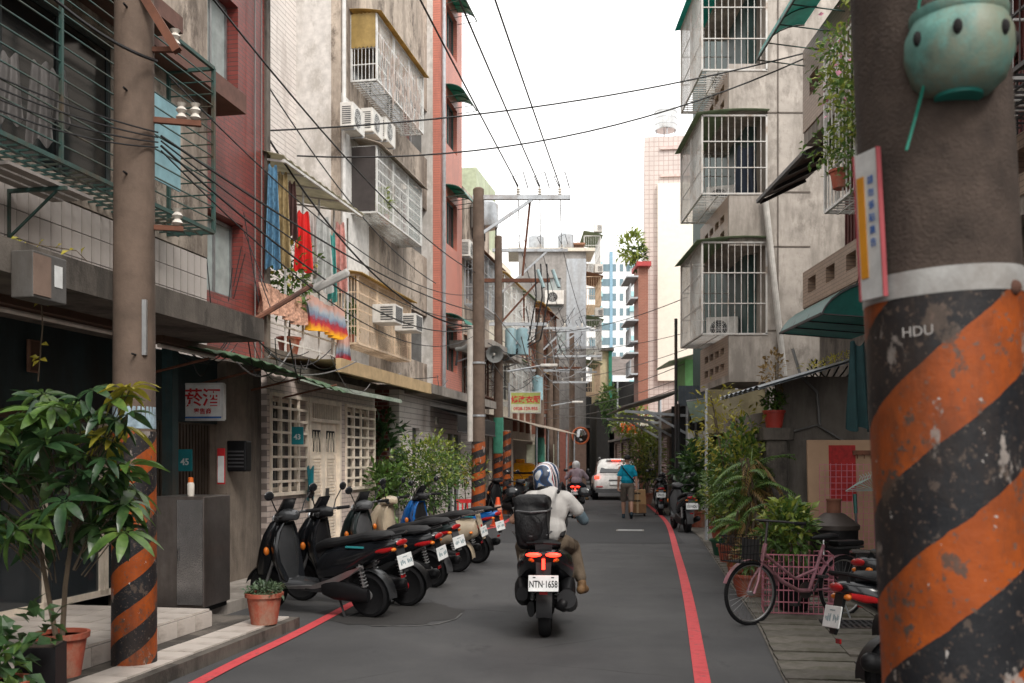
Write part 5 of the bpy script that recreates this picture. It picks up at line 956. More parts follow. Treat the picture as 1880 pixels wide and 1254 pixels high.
plL = pole('thick brown concrete pole with orange and black stripes by the shop steps', -2.77, 7.3, .158, .12, 9.5, (.1,1.80), .35, 2)
m = MB(); [m.box(-.02,.02,-.155,-.13,z,z+.05) for z in (1.0,)]; 
for z, dx in ((4.25,.0),(3.65,.0),(2.35,.06),(4.85,0)): m.tube([(dx,-.20,z),(dx,-.1,z)],.008,6)
m.build('bolt_holes', dark_in, plL)
m = MB(); m.bar((.02,-.02,4.95),(.02,.0,5.4),.05); m.bar((-.3,-.1,5.6),(.35,-.1,4.55),.06); m.bar((.08,.0,4.09),(.46,.1,4.09),.04); m.bar((.08,0,3.3),(.34,.06,3.3),.035); m.bar((.08,0,4.6),(.34,.0,4.6),.035); split(m.build('bracket', rust, plL))
m = MB(); [insul(m,p,.12,.042) for p in ((.32,.08,4.11),(.42,.09,4.11),(.30,.05,3.32),(.30,.0,4.62))]; split(m.build('insulator', porc, plL, True))
MB().box(.10,.13,-.12,-.09,2.35,2.75).build('label_strip', alu, plL); shell(plL,.152,.150,1.82,1.98,M_('faded_sticker',(.25,.33,.38),.6,var=.5,scale=18),'faded_sticker')
# leaning pole at the right edge
lean = radians(-3.0); plR = pole('leaning dark concrete pole with big orange and black stripes, close on the right', 1.172, 2.47, .187, .172, 6.5, (.0,1.985), .43, 2, pole_dk, rot=(0,lean,0), chip=.645)
shell(plR,.1868,.1866,1.985,2.045,M_('white_band',(.42,.42,.41),.7,var=.3,scale=10,dirt=(.2,.18,.16),streak=False),'white_band'); m = MB(); m.ell((.10,-.155,1.99),(.018,.012,.018)); m.ell((.05,-.185,.98),(.02,.012,.02)); split(m.build('bolt', rust, plR))
text('4ᴘᴜ' if False else 'HDU', .034, M_('chalk_grey',(.4,.38,.36),.9), plR, Matrix.Translation((-.125,-.143,1.90)) @ Matrix.Rotation(-.72,4,'Z') @ Matrix.Rotation(pi/2,4,'X'), 'chalk_mark', .0005)
t = thing('pole_notice', 'weathered white notice strip with orange bar and blue characters on the leaning pole', 'sign', (1.172-.02,2.47,0), 0, rot=(0,lean,0)); Mx = lambda z: Matrix.Translation((-.171,-.062,z)) @ Matrix.Rotation(-1.22,4,'Z')
bevel(MB().box(-.04,.04,-.006,.004,-.178,.178,Mx(2.17)).build('plate', M_('notice_white',(.55,.55,.54),.5,var=.2,scale=12), t),.002)
MB().box(-.032,-.008,-.009,-.0065,-.125,.12,Mx(2.17)).build('orange_bar', M_('notice_orange',(.62,.26,.02),.5), t); m = MB(); e = .006
m.box(-.043,-.04,-.009,.004,-.178,.178,Mx(2.17)); m.box(.04,.043,-.009,.004,-.178,.178,Mx(2.17)); m.build('red_edge', M_('edge_red',(.35,.07,.08),.6), t)
for i, ch in enumerate('請勿張貼廣告'): text(ch,.022,ink_b,t,Mx(2.275-.03*i) @ Matrix.Translation((.015,-.008,0)) @ Matrix.Rotation(pi/2,4,'X'), ext=.0004)
# hanging bowl on that pole
p = at(1760,98,2.28); tq = M_('turquoise_glaze',(.12,.27,.235),.5,0,var=.35,scale=16,dirt=(.12,.06,.03),dirt_amt=.45,streak=False,dscale=7,mott=(.2,.22,.16))
t = thing('hanging_bowl', 'turquoise pierced hanging plant bowl tied to the leaning pole', 'hanging pot', (p.x,p.y,p.z)); t.scale = (.95,.95,.92); MB().lathe([(.03,-.108),(.075,-.10),(.105,-.07),(.124,-.01),(.122,.04),(.108,.075),(.112,.082),(.112,.098),(.10,.10),(.098,.07),(.11,.03),(.11,-.02),(.09,-.06),(.02,-.09)],n=36).build('bowl', tq, t, True)
m = MB()
for a in (-115,-62,-160,-20): q = radians(a); m.ell((.1235*cos(q),.1235*sin(q),.018),(.011,.011,.019),10,6)
split(m.build('hole', dark_in, t)); MB().lathe([(.0,-.112),(.055,-.112),(.055,-.102)],n=24).build('foot_ring', awn_t, t)
m = MB(); m.tube([(-.10,0,.09),(-.03,.05,.45),(.0,.1,.9)],.003,5); m.tube([(.10,0,.09),(.03,.05,.45),(.0,.1,.9)],.003,5); m.tube([(-.085,-.02,-.06),(-.095,.02,-.15),(-.118,.02,-.235)],.004,5); m.build('green_cord', awn_g, t)
# striped pole 2 with long cross arm
p2 = pole('tall striped concrete pole with long three-wire cross arm', -.70, 20.8, .15, .115, 7.25, (0,1.98), .30, 1)
arm(p2, 7.08, -.12, 1.92, steel, (1.12,.8), (.83,1.28,1.70), .09); MB().tube([(-.17,-.05,1.98),(-.17,-.05,4.4)],.065,10).build('conduit', M_('conduit_white',(.5,.47,.43),.5), p2, True); m = MB(); m.tube([(1.08,.1,7.05),(.92,.3,5.5)],.025,5); m.build('rusty_strut', rust, p2)
for z in (2.5,3.6): shell(p2,.15,.15,z,z+.04,steel,'clamp')
def horn(label, loc, rotz):
    t = thing('horn_loudspeaker', label, 'loudspeaker', loc, rotz); n = 20; MB().loft([[Vector((r*cos(2*pi*k/n), y, r*sin(2*pi*k/n))) for k in range(n)] for r, y in ((.05,.35),(.055,.2),(.09,.08),(.18,-.08),(.235,-.13),(.225,-.125),(.17,-.07),(.08,.09),(.03,.1))]).build('horn', M_('horn_grey',(.17,.175,.17),.5,dirt=(.08,.08,.08)), t, True); MB().ell((0,.02,0),(.035,.12,.035)).build('driver', porc, t, True); MB().bar((0,.3,0),(0,.35,-.4),.04).build('bracket', steel_d, t); return t
horn('grey horn loudspeaker facing the street between the first poles', at(907,651,27), .15); horn('black horn loudspeaker seen edge-on beside the white conduit', at(860,640,24.4), 1.1)
p3 = pole('green-banded concrete pole carrying transformers behind the loudspeaker', -.45, 33, .17, .12, 9.0, (0,1.8), .34, 1)
shell(p3,.176,.171,1.82,3.0,M_('green_band',(.05,.24,.16),.6,var=.3,scale=4),'green_band')
arm(p3, 8.55, -.2, 2.3, steel, (1.6,1.5), (.7,1.4,2.1), .1); arm(p3, 7.55, -.6, 1.7, rust, (1.3,1.5), (), .12); arm(p3, 6.1, -.3, 1.6, steel, (1.2,1.2), (.8,1.4), .1)
for dx in (.42,.8): MB().lathe([(.0,5.1),(.2,5.1),(.2,5.9),(.17,5.96),(.02,6.0)],(dx,.1,0),n=18).build('transformer', M_('transformer_blue',(.24,.38,.42),.5,dirt=(.2,.15,.1),dirt_amt=.3), p3, True)
m = MB(); [m.tube([(1.2+.2*i,0,8.1),(1.25+.2*i,-.1,7.0),(1.0+.2*i,0,5.6),(.2,0,4.9),(-.5,-.5,5.3)],.025,6) for i in range(3)]; split(m.build('drop_cable', cable_m, p3)); m = MB(); [m.tube([(1.3+.5*i,0,7.9),(1.5+.5*i,-.1,7.3)],.06,8) for i in range(2)]; split(m.build('fuse_cutout', M_('fuse_blue',(.3,.42,.44),.4), p3))
pole('slim striped steel post beside the green-banded pole', at(931,0,29.5).x, 29.5, .13, .12, 2.45, (0,2.44), .34, 1)
p4 = pole('concrete pole with green base band behind the rider helmet', at(991,0,40).x, 40, .2, .14, 7.4, (0,1.5), .34, 1); shell(p4,.205,.197,1.52,2.5,MATS['green_band'],'green_band'); arm(p4,6.9,-1.2,2.0,steel,(1,1),(.3,1.0,1.7)); arm(p4,5.2,-1.4,1.2,steel,None,()); MB().lathe([(.0,4.0),(.22,4.0),(.22,4.9),(.02,5.0)],(-.1,-.2,0),n=16).build('transformer', MATS['transformer_blue'], p4, True)
p5 = pole('first of two brown poles standing close together by the pink shop', at(1009,0,46).x, 46, .19, .14, 8.0, (0,1.3), .34, 1); arm(p5,7.6,-.5,2.4,steel,(1.4,1.0),(.6,1.3,2.1)); arm(p5,6.4,-.5,2.4,steel,None,(.6,1.3,2.1)); arm(p5,5.2,-.3,1.8,steel,None,(.6,1.5))
p6 = pole('second of two brown poles standing close together by the pink shop', at(1021,0,47.5).x, 47.5, .19, .14, 6.5, (0,1.3), .34, 1); arm(p6,6.0,-.6,1.2,rust,None,(.4,.9))
p7 = pole('brown pole with orange traffic mirror at the end of the street', at(1050,0,52).x, 52, .18, .13, 8.2, (0,1.5), .34, 1); arm(p7,7.5,-.9,1.3,steel,None,(.3,.9)); arm(p7,6.2,-.9,1.3,steel,None,(.3,.9))
t = thing('traffic_mirror', 'round orange-rimmed traffic mirror on the last pole', 'mirror', at(1066,800,51.5), 0); n = 20; MB().tube([(.42*cos(k*pi/10),0,.42*sin(k*pi/10)) for k in range(21)],.05,6).build('rim', M_('rim_orange',(.5,.12,.04),.5), t, True); MB().ell((0,.02,0),(.41,.06,.41)).build('glass', M_('mirror_glass',(.3,.3,.3),.05,1,bmp=0), t, True); MB().bar((-.42,.1,0),(0,.05,0),.05).build('bracket', steel, t)
for px, py, Y, lb in ((890,640,26,'small street lamp on a thin arm by the tailor sign'),(1012,745,41,'small street lamp reaching right from the green-based pole')):
    p = at(px,py,Y); t = thing('street_lamp', lb, 'street lamp', (p.x+.6,p.y,p.z-.6) if px < 900 else p); m = MB(); m.tube([(0,0,0),(.9,0,.16)],.025,6); m.build('lamp_arm', steel, t); bevel(MB().box(.85,1.3,-.09,.09,.12,.2).build('lamp_head', ac_m, t),.02)
s_, z_ = Lsz(480,580,1.3); p = Lp(s_,1.2,z_-.05); t = thing('floodlight', 'street light on a rusty arm over the concrete canopy', 'street lamp', p, 0); m = MB(); m.tube([(0,0,0),(.42,.9,.52)],.028,6); m.build('lamp_arm', rust, t); bevel(MB().box(-.1,.34,-.16,.16,-.05,.03,Matrix.Translation((.5,1.05,.56)) @ Matrix.Rotation(-.45,4,'Y') @ Matrix.Rotation(.3,4,'X')).build('lamp_head', M_('lamp_grey',(.36,.35,.33),.5), t),.02)
# ------------------------------------------------------------------ cables
def wire(a, b, sag=.3, r=.012, mat=None, label='thin black overhead cable crossing between the buildings', group='overhead cables', n=18, name='overhead_cable'):
    a, b = Vector(a), Vector(b); pts = [a.lerp(b, i/n) - Vector((0,0,sag*4*(i/n)*(1-i/n))) for i in range(n+1)]
    return one(name, MB().tube(pts, r, 5), mat or cable_m, label, 'cable', group)
G1 = 'three power lines from the long cross arm towards the viewer'; L1 = 'straight black power line rising from the long cross arm into the white sky'
for (x, z), (x2, y2, z2) in (((.13,7.32),(-3.8,-5,7.7)),((.58,7.32),(-3.26,-5,7.75)),((1.0,7.32),(-2.75,-5,7.75))): wire((x,20.8,z),(x2,y2,z2),.12,.013,None,L1,G1)
G2 = 'power lines between the street poles'; L2 = 'power line strung from the long cross arm to the poles beyond'
for x, x2 in ((.13,.25),(.58,.95),(1.0,1.65)): wire((x,20.8,7.28),(x2,33,8.75),.1,.011,None,L2,G2)
for i, (x, x2) in enumerate(((.25,1.4),(.95,2.1),(1.65,2.9))): wire((x,33,8.75),(x2,40,7.05),.2,.011,None,L2,G2); wire((x2,40,7.05),(x2+1.1,46,7.75),.2,.011,None,L2,G2)
wire(at(487,240,15.6), at(1475,98,17.9), .25, .014, None, 'upper of two black cables spanning the street to the tan tiled block', None); wire(at(545,286,16.5), at(1475,108,17.8), .55, .014, None, 'lower sagging black cable spanning the street to the tan tiled block', None)
G3 = 'cable bundle along the left facades'; L3 = 'black service cable in the bundle running from the near pole to the striped pole'
for k in range(4):
    wire(at(296,250+9*k,7.35), at(868,570+16*k,20.6), .2+.16*k, .007 if k % 2 else .010, None, L3, G3); wire(at(-420,-75+14*k,5.0), at(290,243+9*k,7.3), .10+.03*k, .006, None, 'black cable coming in to the near striped pole past the green cage', 'cables in front of the green cage')
wire(at(90,-10,6.2), at(288,112,7.25), .05, .012, None, 'single black cable rising past the near pole top', None); wire(at(385,-10,8.4), at(872,500,20.6), .3, .010, None, 'long straight cable crossing the maroon wall down to the striped pole', None); wire(at(310,140,7.4), at(870,540,20.6), .5, .007, None, L3, G3)
wire(at(487,245,15.5), at(865,600,20.6), .7, .017, None, 'thick sagging cable draped past the laundry to the striped pole', None); wire(at(487,150,15.5), at(800,520,24), .4, .012, None, 'thin cable running down past the straw-roofed cage', None)
r = random.Random(5)
G4 = 'tangled service drops at the far end of the street'; L4 = 'thin service wire in the tangle among the far poles'
for k in range(44):
    a = at(r.uniform(880,1030), r.uniform(560,720), r.uniform(27,46)); b_ = at(r.uniform(960,1090), r.uniform(560,740), r.uniform(38,56)); wire(a, b_, r.uniform(.1,.8), .015, r.choice([cable_m,cable_g]), L4, G4)
G5 = 'wires across the far street'; L5 = 'pale wire crossing the far street to the right-hand shops'
for ya, yb, Y in ((740,665,36),(752,690,38),(770,705,40),(610,545,34),(640,610,44),(700,640,42),(748,760,44)): wire(at(960,ya,Y+6), at(1262,yb,Y-5), .35, .013, cable_g if ya > 690 else cable_m, L5, G5)
G6 = 'loose wiring on the canopy and house fronts'; L6 = 'loose dark wire looping along the house fronts above the doors'
for k in range(22):
    s0 = r.uniform(Ls(400,1),Ls(560,.6)); a = Lp(s0, r.uniform(.4,1.3), r.uniform(2.62,3.12)); b_ = Lp(s0+r.uniform(.5,2.4), r.uniform(.1,1.2), r.uniform(2.6,3.1)); wire(a, b_, r.uniform(.08,.34), r.choice([.005,.007,.010]), r.choice([cable_m,cable_g,cable_m]), L6, G6, 10, 'loose_wire')
for k in range(16):
    s0 = r.uniform(Ls(650,0),Ls(850,.3)); a = Lp(s0, r.uniform(-1.9,.3), r.uniform(3.05,3.5)); b_ = Lp(s0+r.uniform(.8,3), r.uniform(-1.9,.5), r.uniform(3.05,3.6)); wire(a, b_, r.uniform(.05,.3), r.choice([.009,.014]), r.choice([cable_m,cable_g]), L6, G6, 10, 'loose_wire')
for k in range(7): px = 425+r.uniform(-60,55); wire(at(px,r.uniform(380,520),13.2), at(px+r.uniform(-40,50),r.uniform(520,575),13.0), .0, .007, cable_m, 'thin wire running down the maroon tiled wall', 'wires on the maroon wall', 10, 'loose_wire')
for px in (466,478): wire(Lp(Ls(px,-.9),-.88,3.0), Lp(Ls(px,-.9),-.88,11.5), .0, .012, cable_g, 'vertical conduit on the maroon wall edge', 'wires on the maroon wall', 4, 'loose_wire')
for k in range(6): wire(at(1470+k*4,700-k*8,14.6), at(1500+k*14,660+k*3,14.2), .25, .012, cable_m, 'black wire bunched under the curved teal canopy', 'wires by the outhouse', 10, 'loose_wire')
wire(at(1640,130,11), at(1555,560,14), .5, .008, cable_m, 'thin hanging wire along the tan tiled block', None)
# vine over the parapet by the near pole
t = thing('trailing_vine', 'thin trailing vine with pale leaves hanging from the canopy', 'vine', (0,0,0)); m = MB(); ml = MB(); pts = [at(15,440,7.0),at(40,445,6.9),at(75,520,6.9),at(78,600,6.9),at(70,700,6.9)]; m.tube(pts,.005,4); m.tube([at(40,445,6.9),at(140,460,6.95),at(160,480,7)],.004,4); m.build('stem', bark, t)
for q in range(16): k = r.random()*3.99; p = pts[int(k)].lerp(pts[int(k)+1],k%1); ml.leaf(p,(r.uniform(-1,1),-.4,r.uniform(-.6,.2)),(0,-.6,.6),.065,.042)
for q in range(14): ml.leaf(at(r.uniform(20,160),r.uniform(432,470),6.95),(r.uniform(-1,1),-.4,r.uniform(-.4,.6)),(0,-.6,.6),.07,.04)
ml.build('leaves', leaf_yl, t)
# ------------------------------------------------------------------ scooters
def ring(y, zc, hw, hh, n=14, p=2.6):
    out = []
    for k in range(n):
        a = 2*pi*k/n; c, s_ = cos(a), sin(a); out.append(Vector((hw*(abs(c)**(2/p))*(1 if c >= 0 else -1), y, zc + hh*(abs(s_)**(2/p))*(1 if s_ >= 0 else -1))))
    return out
def lof(rings, n=14, p=2.6): return MB().loft([ring(*q, n, p) for q in rings])
def wheel(parent, y, R, w, rimm, name='wheel'):
    Mx = Matrix.Translation((0,y,R)) @ Matrix.Rotation(pi/2,4,'Y')
    o = MB().lathe([(R-.09,-w*.55),(R-.06,-w*.65),(R-.055,-w*.6),(R-.055,w*.6),(R-.06,w*.65),(R-.09,w*.55),(R-.085,0)],n=24,M=Mx); o.lathe([(.02,-w*.9),(.05,-w*.85),(.055,0),(.05,w*.85),(.02,w*.9)],n=14,M=Mx); o.lathe([(.03,w*.3),(.10,w*.3),(.10,w*.36),(.03,w*.36)],n=18,M=Mx)
    for k in range(5): a = 2*pi*k/5; o.bar(Mx @ Vector((.04*cos(a),.04*sin(a),0)), Mx @ Vector(((R-.08)*cos(a),(R-.08)*sin(a),0)), .03, .022)
    o = o.build(name, rimm, parent, True)
    MB().lathe([(R-.065,-w*.75),(R-.045,-w),(R-.015,-w*.85),(R,-w*.3),(R,w*.3),(R-.015,w*.85),(R-.045,w),(R-.065,w*.75)],n=28,M=Mx).build('tyre', rubber, o, True); return o
def scooter(label, loc, rotz, body, trim=None, seatm=None, plate=None, rim=None, lit=False, tail=red_lens, topbox=False, lean=0.0, rack=False, group='scooters', mirrors=True, steer=0.0, round_tail=False, wide=1.0, pz=.60, accent=None, stand=True):
    t = thing('motor_scooter', label, 'scooter', loc, rotz, group, (0, lean, rotz)); trim = trim or black_p; seatm = seatm or M_('seat_vinyl',(.010,.010,.011),.6,bmp=.1,spec=.25); rim = rim or M_('rim_dark',(.30,.30,.30),.35,.5); R = .235
    wheel(t, 0, R, .058, rim); wheel(t, 1.3, R, .05, rim)
    if round_tail: rs = [(-.36,.62,.05,.06),(-.33,.64,.12,.12),(-.2,.62,.17,.16),(.1,.58,.19,.18),(.35,.52,.17,.2),(.52,.46,.12,.16)]
    else: rs = [(-.40,.79,.05,.03),(-.36,.775,.10,.055),(-.2,.73,.14,.085),(.0,.67,.165,.125),(.25,.59,.175,.18),(.45,.52,.155,.19),(.56,.47,.12,.15)]
    rs = [(y, z - (wide-1)*.06, hw*wide, hh*(1+(wide-1)*.7)) for y, z, hw, hh in rs]
    lof(rs).build('tail_body', body, t, True)
    if wide > 1.2:
        for sx in (-1,1): m = lof([(-.15,.40,.05,.06),(-.05,.42,.075,.12),(.15,.40,.075,.15),(.4,.38,.06,.16),(.6,.34,.05,.1)]); m.v = [(x+sx*.2,y,z) for x,y,z in m.v]; m.build('side_fairing', trim, t, True)
        m = MB(); m.tube([(.2,-.3,.38),(.22,.1,.28)],[.085,.075],12); m.build('silencer', trim, t, True)
    lof([(-.30,.835,.07,.025),(-.24,.85,.11,.04),(-.02,.835,.135,.05),(.12,.80,.14,.05),(.3,.765,.14,.05),(.5,.735,.12,.055),(.6,.69,.075,.06)]).build('seat', seatm, t, True)
    m = lof([(.42,.30,.14,.07),(.6,.29,.17,.05),(.95,.31,.17,.05),(1.03,.38,.14,.07)]); m.build('floorboard', trim, t, True)
    m = MB(); m.loft([[Vector((hw*cos(2*pi*k/14), yc+hd*sin(2*pi*k/14)+.10*(cos(2*pi*k/14)**2)*-1, z)) for k in range(14)] for z, yc, hw, hd in ((.26,1.0,.12,.05),(.38,1.05,.17,.07),(.55,1.10,.205,.085),(.72,1.12,.20,.09),(.86,1.11,.155,.09),(.95,1.08,.09,.06))]); m.build('leg_shield', body, t, True)
    m = MB(); m.loft([[Vector((hw*cos(2*pi*k/14), yc+hd*sin(2*pi*k/14), z)) for k in range(14)] for z, yc, hw, hd in ((.38,1.36,.05,.10),(.50,1.30,.10,.12),(.66,1.24,.145,.11),(.82,1.18,.15,.09),(.94,1.12,.11,.07),(.99,1.09,.06,.04))]); m.build('front_apron', body, t, True)
    m = MB(); m.loft([[Vector((hw*cos(2*pi*k/12), yc+hd*sin(2*pi*k/12)+.05*cos(2*pi*k/12)**2, z)) for k in range(12)] for z, yc, hw, hd in ((.34,.97,.15,.025),(.55,.975,.20,.03),(.75,.985,.195,.035),(.92,1.0,.11,.04))]); m.build('inner_panel', trim, t, True)
    h = lof([(.88,1.0,.05,.03),(.92,1.02,.12,.05),(1.0,1.02,.14,.065),(1.08,1.0,.11,.06),(1.13,.97,.06,.04)]).build('handlebar_cover', body if round_tail else trim, t, True)
    MB().ell((0,1.12,.985),(.085,.04,.05)).build('headlight', M_('lamp_clear',(.5,.52,.54),.12,.2,bmp=0), h, True)
    m = MB(); m.tube([(-.34,.86,1.03),(-.2,.95,1.03),(0,.98,1.02),(.2,.95,1.03),(.34,.86,1.03)],.011,6); m.build('handlebar', steel_d, t, True)
    for sx in (-1,1):
        MB().tube([(sx*.36,.845,1.03),(sx*.235,.935,1.03)],.019,8).build('grip', rubber, t, True); MB().tube([(sx*.33,.92,1.03),(sx*.2,.99,1.035)],.006,5).build('brake_lever', alu, t)
        if mirrors:
            mo = MB().tube([(sx*.19,.95,1.04),(sx*.24,.95,1.13),(sx*.33,.92,1.24)],.007,5).build('mirror_stalk', black_p, t); m = MB(); m.ell((sx*.36,.915,1.27),(.075,.018,.048),12,8); m.build('mirror', black_g, mo, True)
        m = MB(); m.tube([(sx*.075,1.3,.235),(sx*.07,1.2,.45),(sx*.05,1.13,.65)],.018,6); m.build('fork', alu, t)
        m = MB(); m.tube([(sx*.12,-.02,.26),(sx*.12,.04,.60)],.014,6); [m.tube([(sx*.12+.032*cos(a*pi/4),-.02+.06*q/7+.032*sin(a*pi/4),.33+.23*q/7+.03*a/8) for a in range(9)],.006,4) for q in range(7)]; m.build('shock_absorber', alu, t)
        m = MB(); m.ell((sx*.10,-.37,.725) if not round_tail else (sx*.17,-.3,.6),(.035,.025,.02)); m.build('turn_signal', amber, t, True); MB().ell((sx*.17,1.16,.66),(.03,.03,.045)).build('front_signal', amber, t, True)
    m = MB(); m.grid(lambda u, v: ((v-.5)*.13, 1.3+.265*cos(radians(15+u*130)), .235+.265*sin(radians(15+u*130))-.03*abs(v-.5)**2*4), 14, 4); m.build('front_fender', body, t, True)
    m = MB(); m.grid(lambda u, v: ((v-.5)*.14, .27*cos(radians(60+u*125)), .235+.27*sin(radians(60+u*125))-.02*abs(v-.5)), 14, 4); m.build('rear_fender', trim, t, True)
    m = lof([(-.06,.25,.03,.07),(.1,.27,.05,.09),(.35,.30,.06,.11),(.48,.32,.05,.09)]); m.v = [(x-.125,y,z) for x,y,z in m.v]; m.build('belt_case', black_p, t, True)
    m = lof([(.18,.34,.12,.10),(.35,.36,.13,.12),(.5,.34,.1,.1)]); m.build('engine', M_('engine_dark',(.04,.04,.042),.5,.5), t, True)
    ex = MB().cap((.165,-.27,.33),(.165,.12,.25),.062,.05,12); ex.tube([(.165,.12,.25),(.12,.35,.2),(.05,.5,.22)],.02,6); ex = ex.build('exhaust', black_p, t, True); MB().box(.222,.232,-.22,.05,.27,.36).build('heat_shield', grey_p, ex)
    m = MB(); m.tube([(-.13,-.16,.82),(-.14,-.38,.87),(0,-.44,.88),(.14,-.38,.87),(.13,-.16,.82)],.013,6); m.build('grab_rail', black_p if not rack else chrome, t, True)
    if round_tail: MB().ell((0,-.37,.66),(.06,.04,.045)).build('tail_light', tail, t, True)
    elif lit:
        for sx in (-1,1): MB().ell((sx*.085,-.425,.775),(.068,.018,.02)).build('tail_light', tail, t, True)
        MB().box(-.013,.013,-.445,-.40,.65,.74).build('brake_light', tail, t)
    else: MB().ell((0,-.405,.785),(.10,.025,.032)).build('tail_light', tail, t, True)
    m = MB(); m.prism([(-.075,.74),(.075,.74),(.06,.42),(.035,.36),(-.035,.36),(-.06,.42)],0,.02,Matrix.Translation((0,-.37,0)) @ Matrix.Rotation(radians(-14),4,'X') @ Matrix.Translation((0,-.17,.1)) @ Matrix.Rotation(pi/2,4,'X')); m.build('number_plate_holder', trim, t)
    MB().box(-.035,.035,-.405,-.395,.43,.46).build('reflector', red_lens, t)
    Mp = Matrix.Translation((0,-.435,pz)) @ Matrix.Rotation(radians(-12),4,'X'); po = bevel(MB().box(-.13,.13,-.004,.004,-.07,.07).build('number_plate', plate_w, t, M=Mp),.004)
    if plate: text(plate,.082,ink,po,Matrix.Translation((0,-.006,-.010)) @ Matrix.Rotation(pi/2,4,'X'),ext=.0006,bold=.0015,sx=.68); m = MB(); [m.box(x-.012,x+.012,-.0055,-.004,.045,.055) for x in (-.08,.08)]; m.build('plate_bolts', ink, po)
    else: m = MB(); rq = random.Random(int(loc[1]*100)); [m.box(-.095+.031*i+a,-.095+.031*i+a+.009,-.0058,-.004,-.035+rq.uniform(0,.02),.012+rq.uniform(-.015,.008)) for i in range(7) if i != 3 for a in (0,.012)]; m.box(-.04,.04,-.0058,-.004,.038,.046); m.build('worn_characters', M_('plate_ink_pale',(.24,.31,.33),.5,bmp=0), po)
    if stand: m = MB(); [m.tube([(sx*.07,.34,.2),(sx*.15,.22,.0)],.012,5) for sx in (-1,1)]; m.bar((-.15,.22,.012),(.15,.22,.012),.02); m.build('centre_stand', steel_d, t)
    if accent:
        for sx in (-1,1):
            m = MB(); m.loft([[Vector((sx*(hw+.012*j), y, z+dz*j)) for j in (-1,1)] + [Vector((sx*(hw-.03), y, z+dz)), Vector((sx*(hw-.03), y, z-dz))] for y, z, hw, dz in ((.92,.29,.172,.015),(.6,.31,.178,.022),(.35,.38,.172,.035),(.15,.47,.168,.03),(-.02,.54,.16,.012))]); m.build('lower_trim', accent, t)
            MB().box(sx*.155-.012,sx*.155+.012,-.05,.16,.735,.75).build('badge_stripe', M_('stripe_teal',(.03,.25,.27),.4), t)
        for sx in (-1,1): m = lof([(-.36,.735,.02,.018),(-.28,.715,.03,.026),(-.14,.70,.018,.018)]); m.v = [(x+sx*.118,y,z) for x,y,z in m.v]; m.build('side_lens', red_lens, t, True)
        m = MB(); m.grid(lambda u, v: ((u-.5)*.26*(1-.3*v), 1.12-.10*v-.09*(2*u-1)**2, 1.03+.16*v), 10, 6); m.build('fly_screen', M_glass('smoke_screen',(.02,.02,.022),.1), t, True)
    if topbox:
        bx = bevel(MB().box(-.2,.2,-.62,-.24,.9,1.2).build('top_box', black_p, t),.05,3); MB().box(-.205,.205,-.625,-.235,1.06,1.075).build('lid_seam', grey_p, bx); MB().box(-.08,.08,-.63,-.62,1.0,1.03).build('reflector', red_lens, bx)
    return t
bk = M_('scooter_black',(.008,.009,.011),.16,0,bmp=0,spec=.5); bg2 = M_('scooter_graphite',(.045,.047,.05),.25,.3,bmp=0); gn = M_('scooter_green',(.010,.018,.018),.3,.2,bmp=0); crm = M_('scooter_cream',(.40,.33,.24),.35,0,bmp=0); blu = M_('scooter_blue',(.008,.10,.34),.2,.1,bmp=0)
def heading(dx, dy): return atan2(-dx, dy)
hl = heading(-.9,.44)
scooter('black scooter with graphite shield parked first in the row, beside the terracotta pot', gnd(683,1133), hl, bk, bg2, lean=-.10, accent=M_('trim_silver',(.30,.29,.285),.35,.6,bmp=0))
scooter('black scooter with red wheel rims, second in the parked row', gnd(748,1112), hl+.13, bk, black_p, rim=M_('rim_red',(.38,.015,.02),.4), lean=-.10, accent=bg2)
scooter('dark green scooter with worn tail, third in the parked row', gnd(795,1078), hl-.05, gn, grey_p, lean=-.13, accent=grey_p)
scooter('cream retro scooter with round tail and orange signals in the parked row', gnd(838,1050), hl+.16, crm, crm, rack=True, round_tail=True, lean=-.10)
scooter('bright blue scooter with black seat, last in the parked row', gnd(876,1034), hl-.04, blu, black_p, lean=-.08, accent=black_p)
scooter('dark scooter with black top box parked beyond the traffic cone', Vector((.52,25.6,0)), heading(-.3,.95), bg2, black_p, topbox=True); scooter('black scooter parked against the far striped pole', Vector((.15,27.6,0)), heading(-.6,.8), bk); scooter('turquoise fronted scooter behind the traffic cone', Vector((-.1,29.5,0)), heading(.6,-.8), M_('scooter_turquoise',(.12,.36,.34),.3,bmp=0))
scooter('black scooter with white plate parked beside the green tub', gnd(1262,978), heading(-.06,1), bk, grey_p, plate='151·NDU'); scooter('black scooter parked behind the boxes on the right line', gnd(1213,946), heading(.12,1), bk, bg2, plate='473·272'); scooter('dark scooter half hidden behind the far potted trees', Vector((5.0,33.5,0)), heading(.2,1), bg2)
scooter('black scooter with red reflector parked half behind the leaning pole', (2.47,6.30,0), heading(.99,.08), bk, black_p, lean=-.09, accent=bg2); scooter('black scooter with silver grab rail parked beside the bicycle', (3.15,7.9,0), heading(.97,.2), bg2, black_p, rack=True, lean=-.09)
RS = Vector((.30,9.0,0)); RH = radians(-4)
rider_sc = scooter('black scooter with lit red tail lights ridden up the middle of the road', RS, RH, bk, black_p, plate='NTN·1658', lit=True, tail=tail_on, wide=1.55, pz=.53, stand=False)
R2S = gnd(1057,938); rider2_sc = scooter('dark scooter with glowing tail light ridden ahead of the car', R2S, radians(-6), bg2, black_p, plate='MGT·055', lit=True, tail=tail_on, wide=1.4, stand=False)
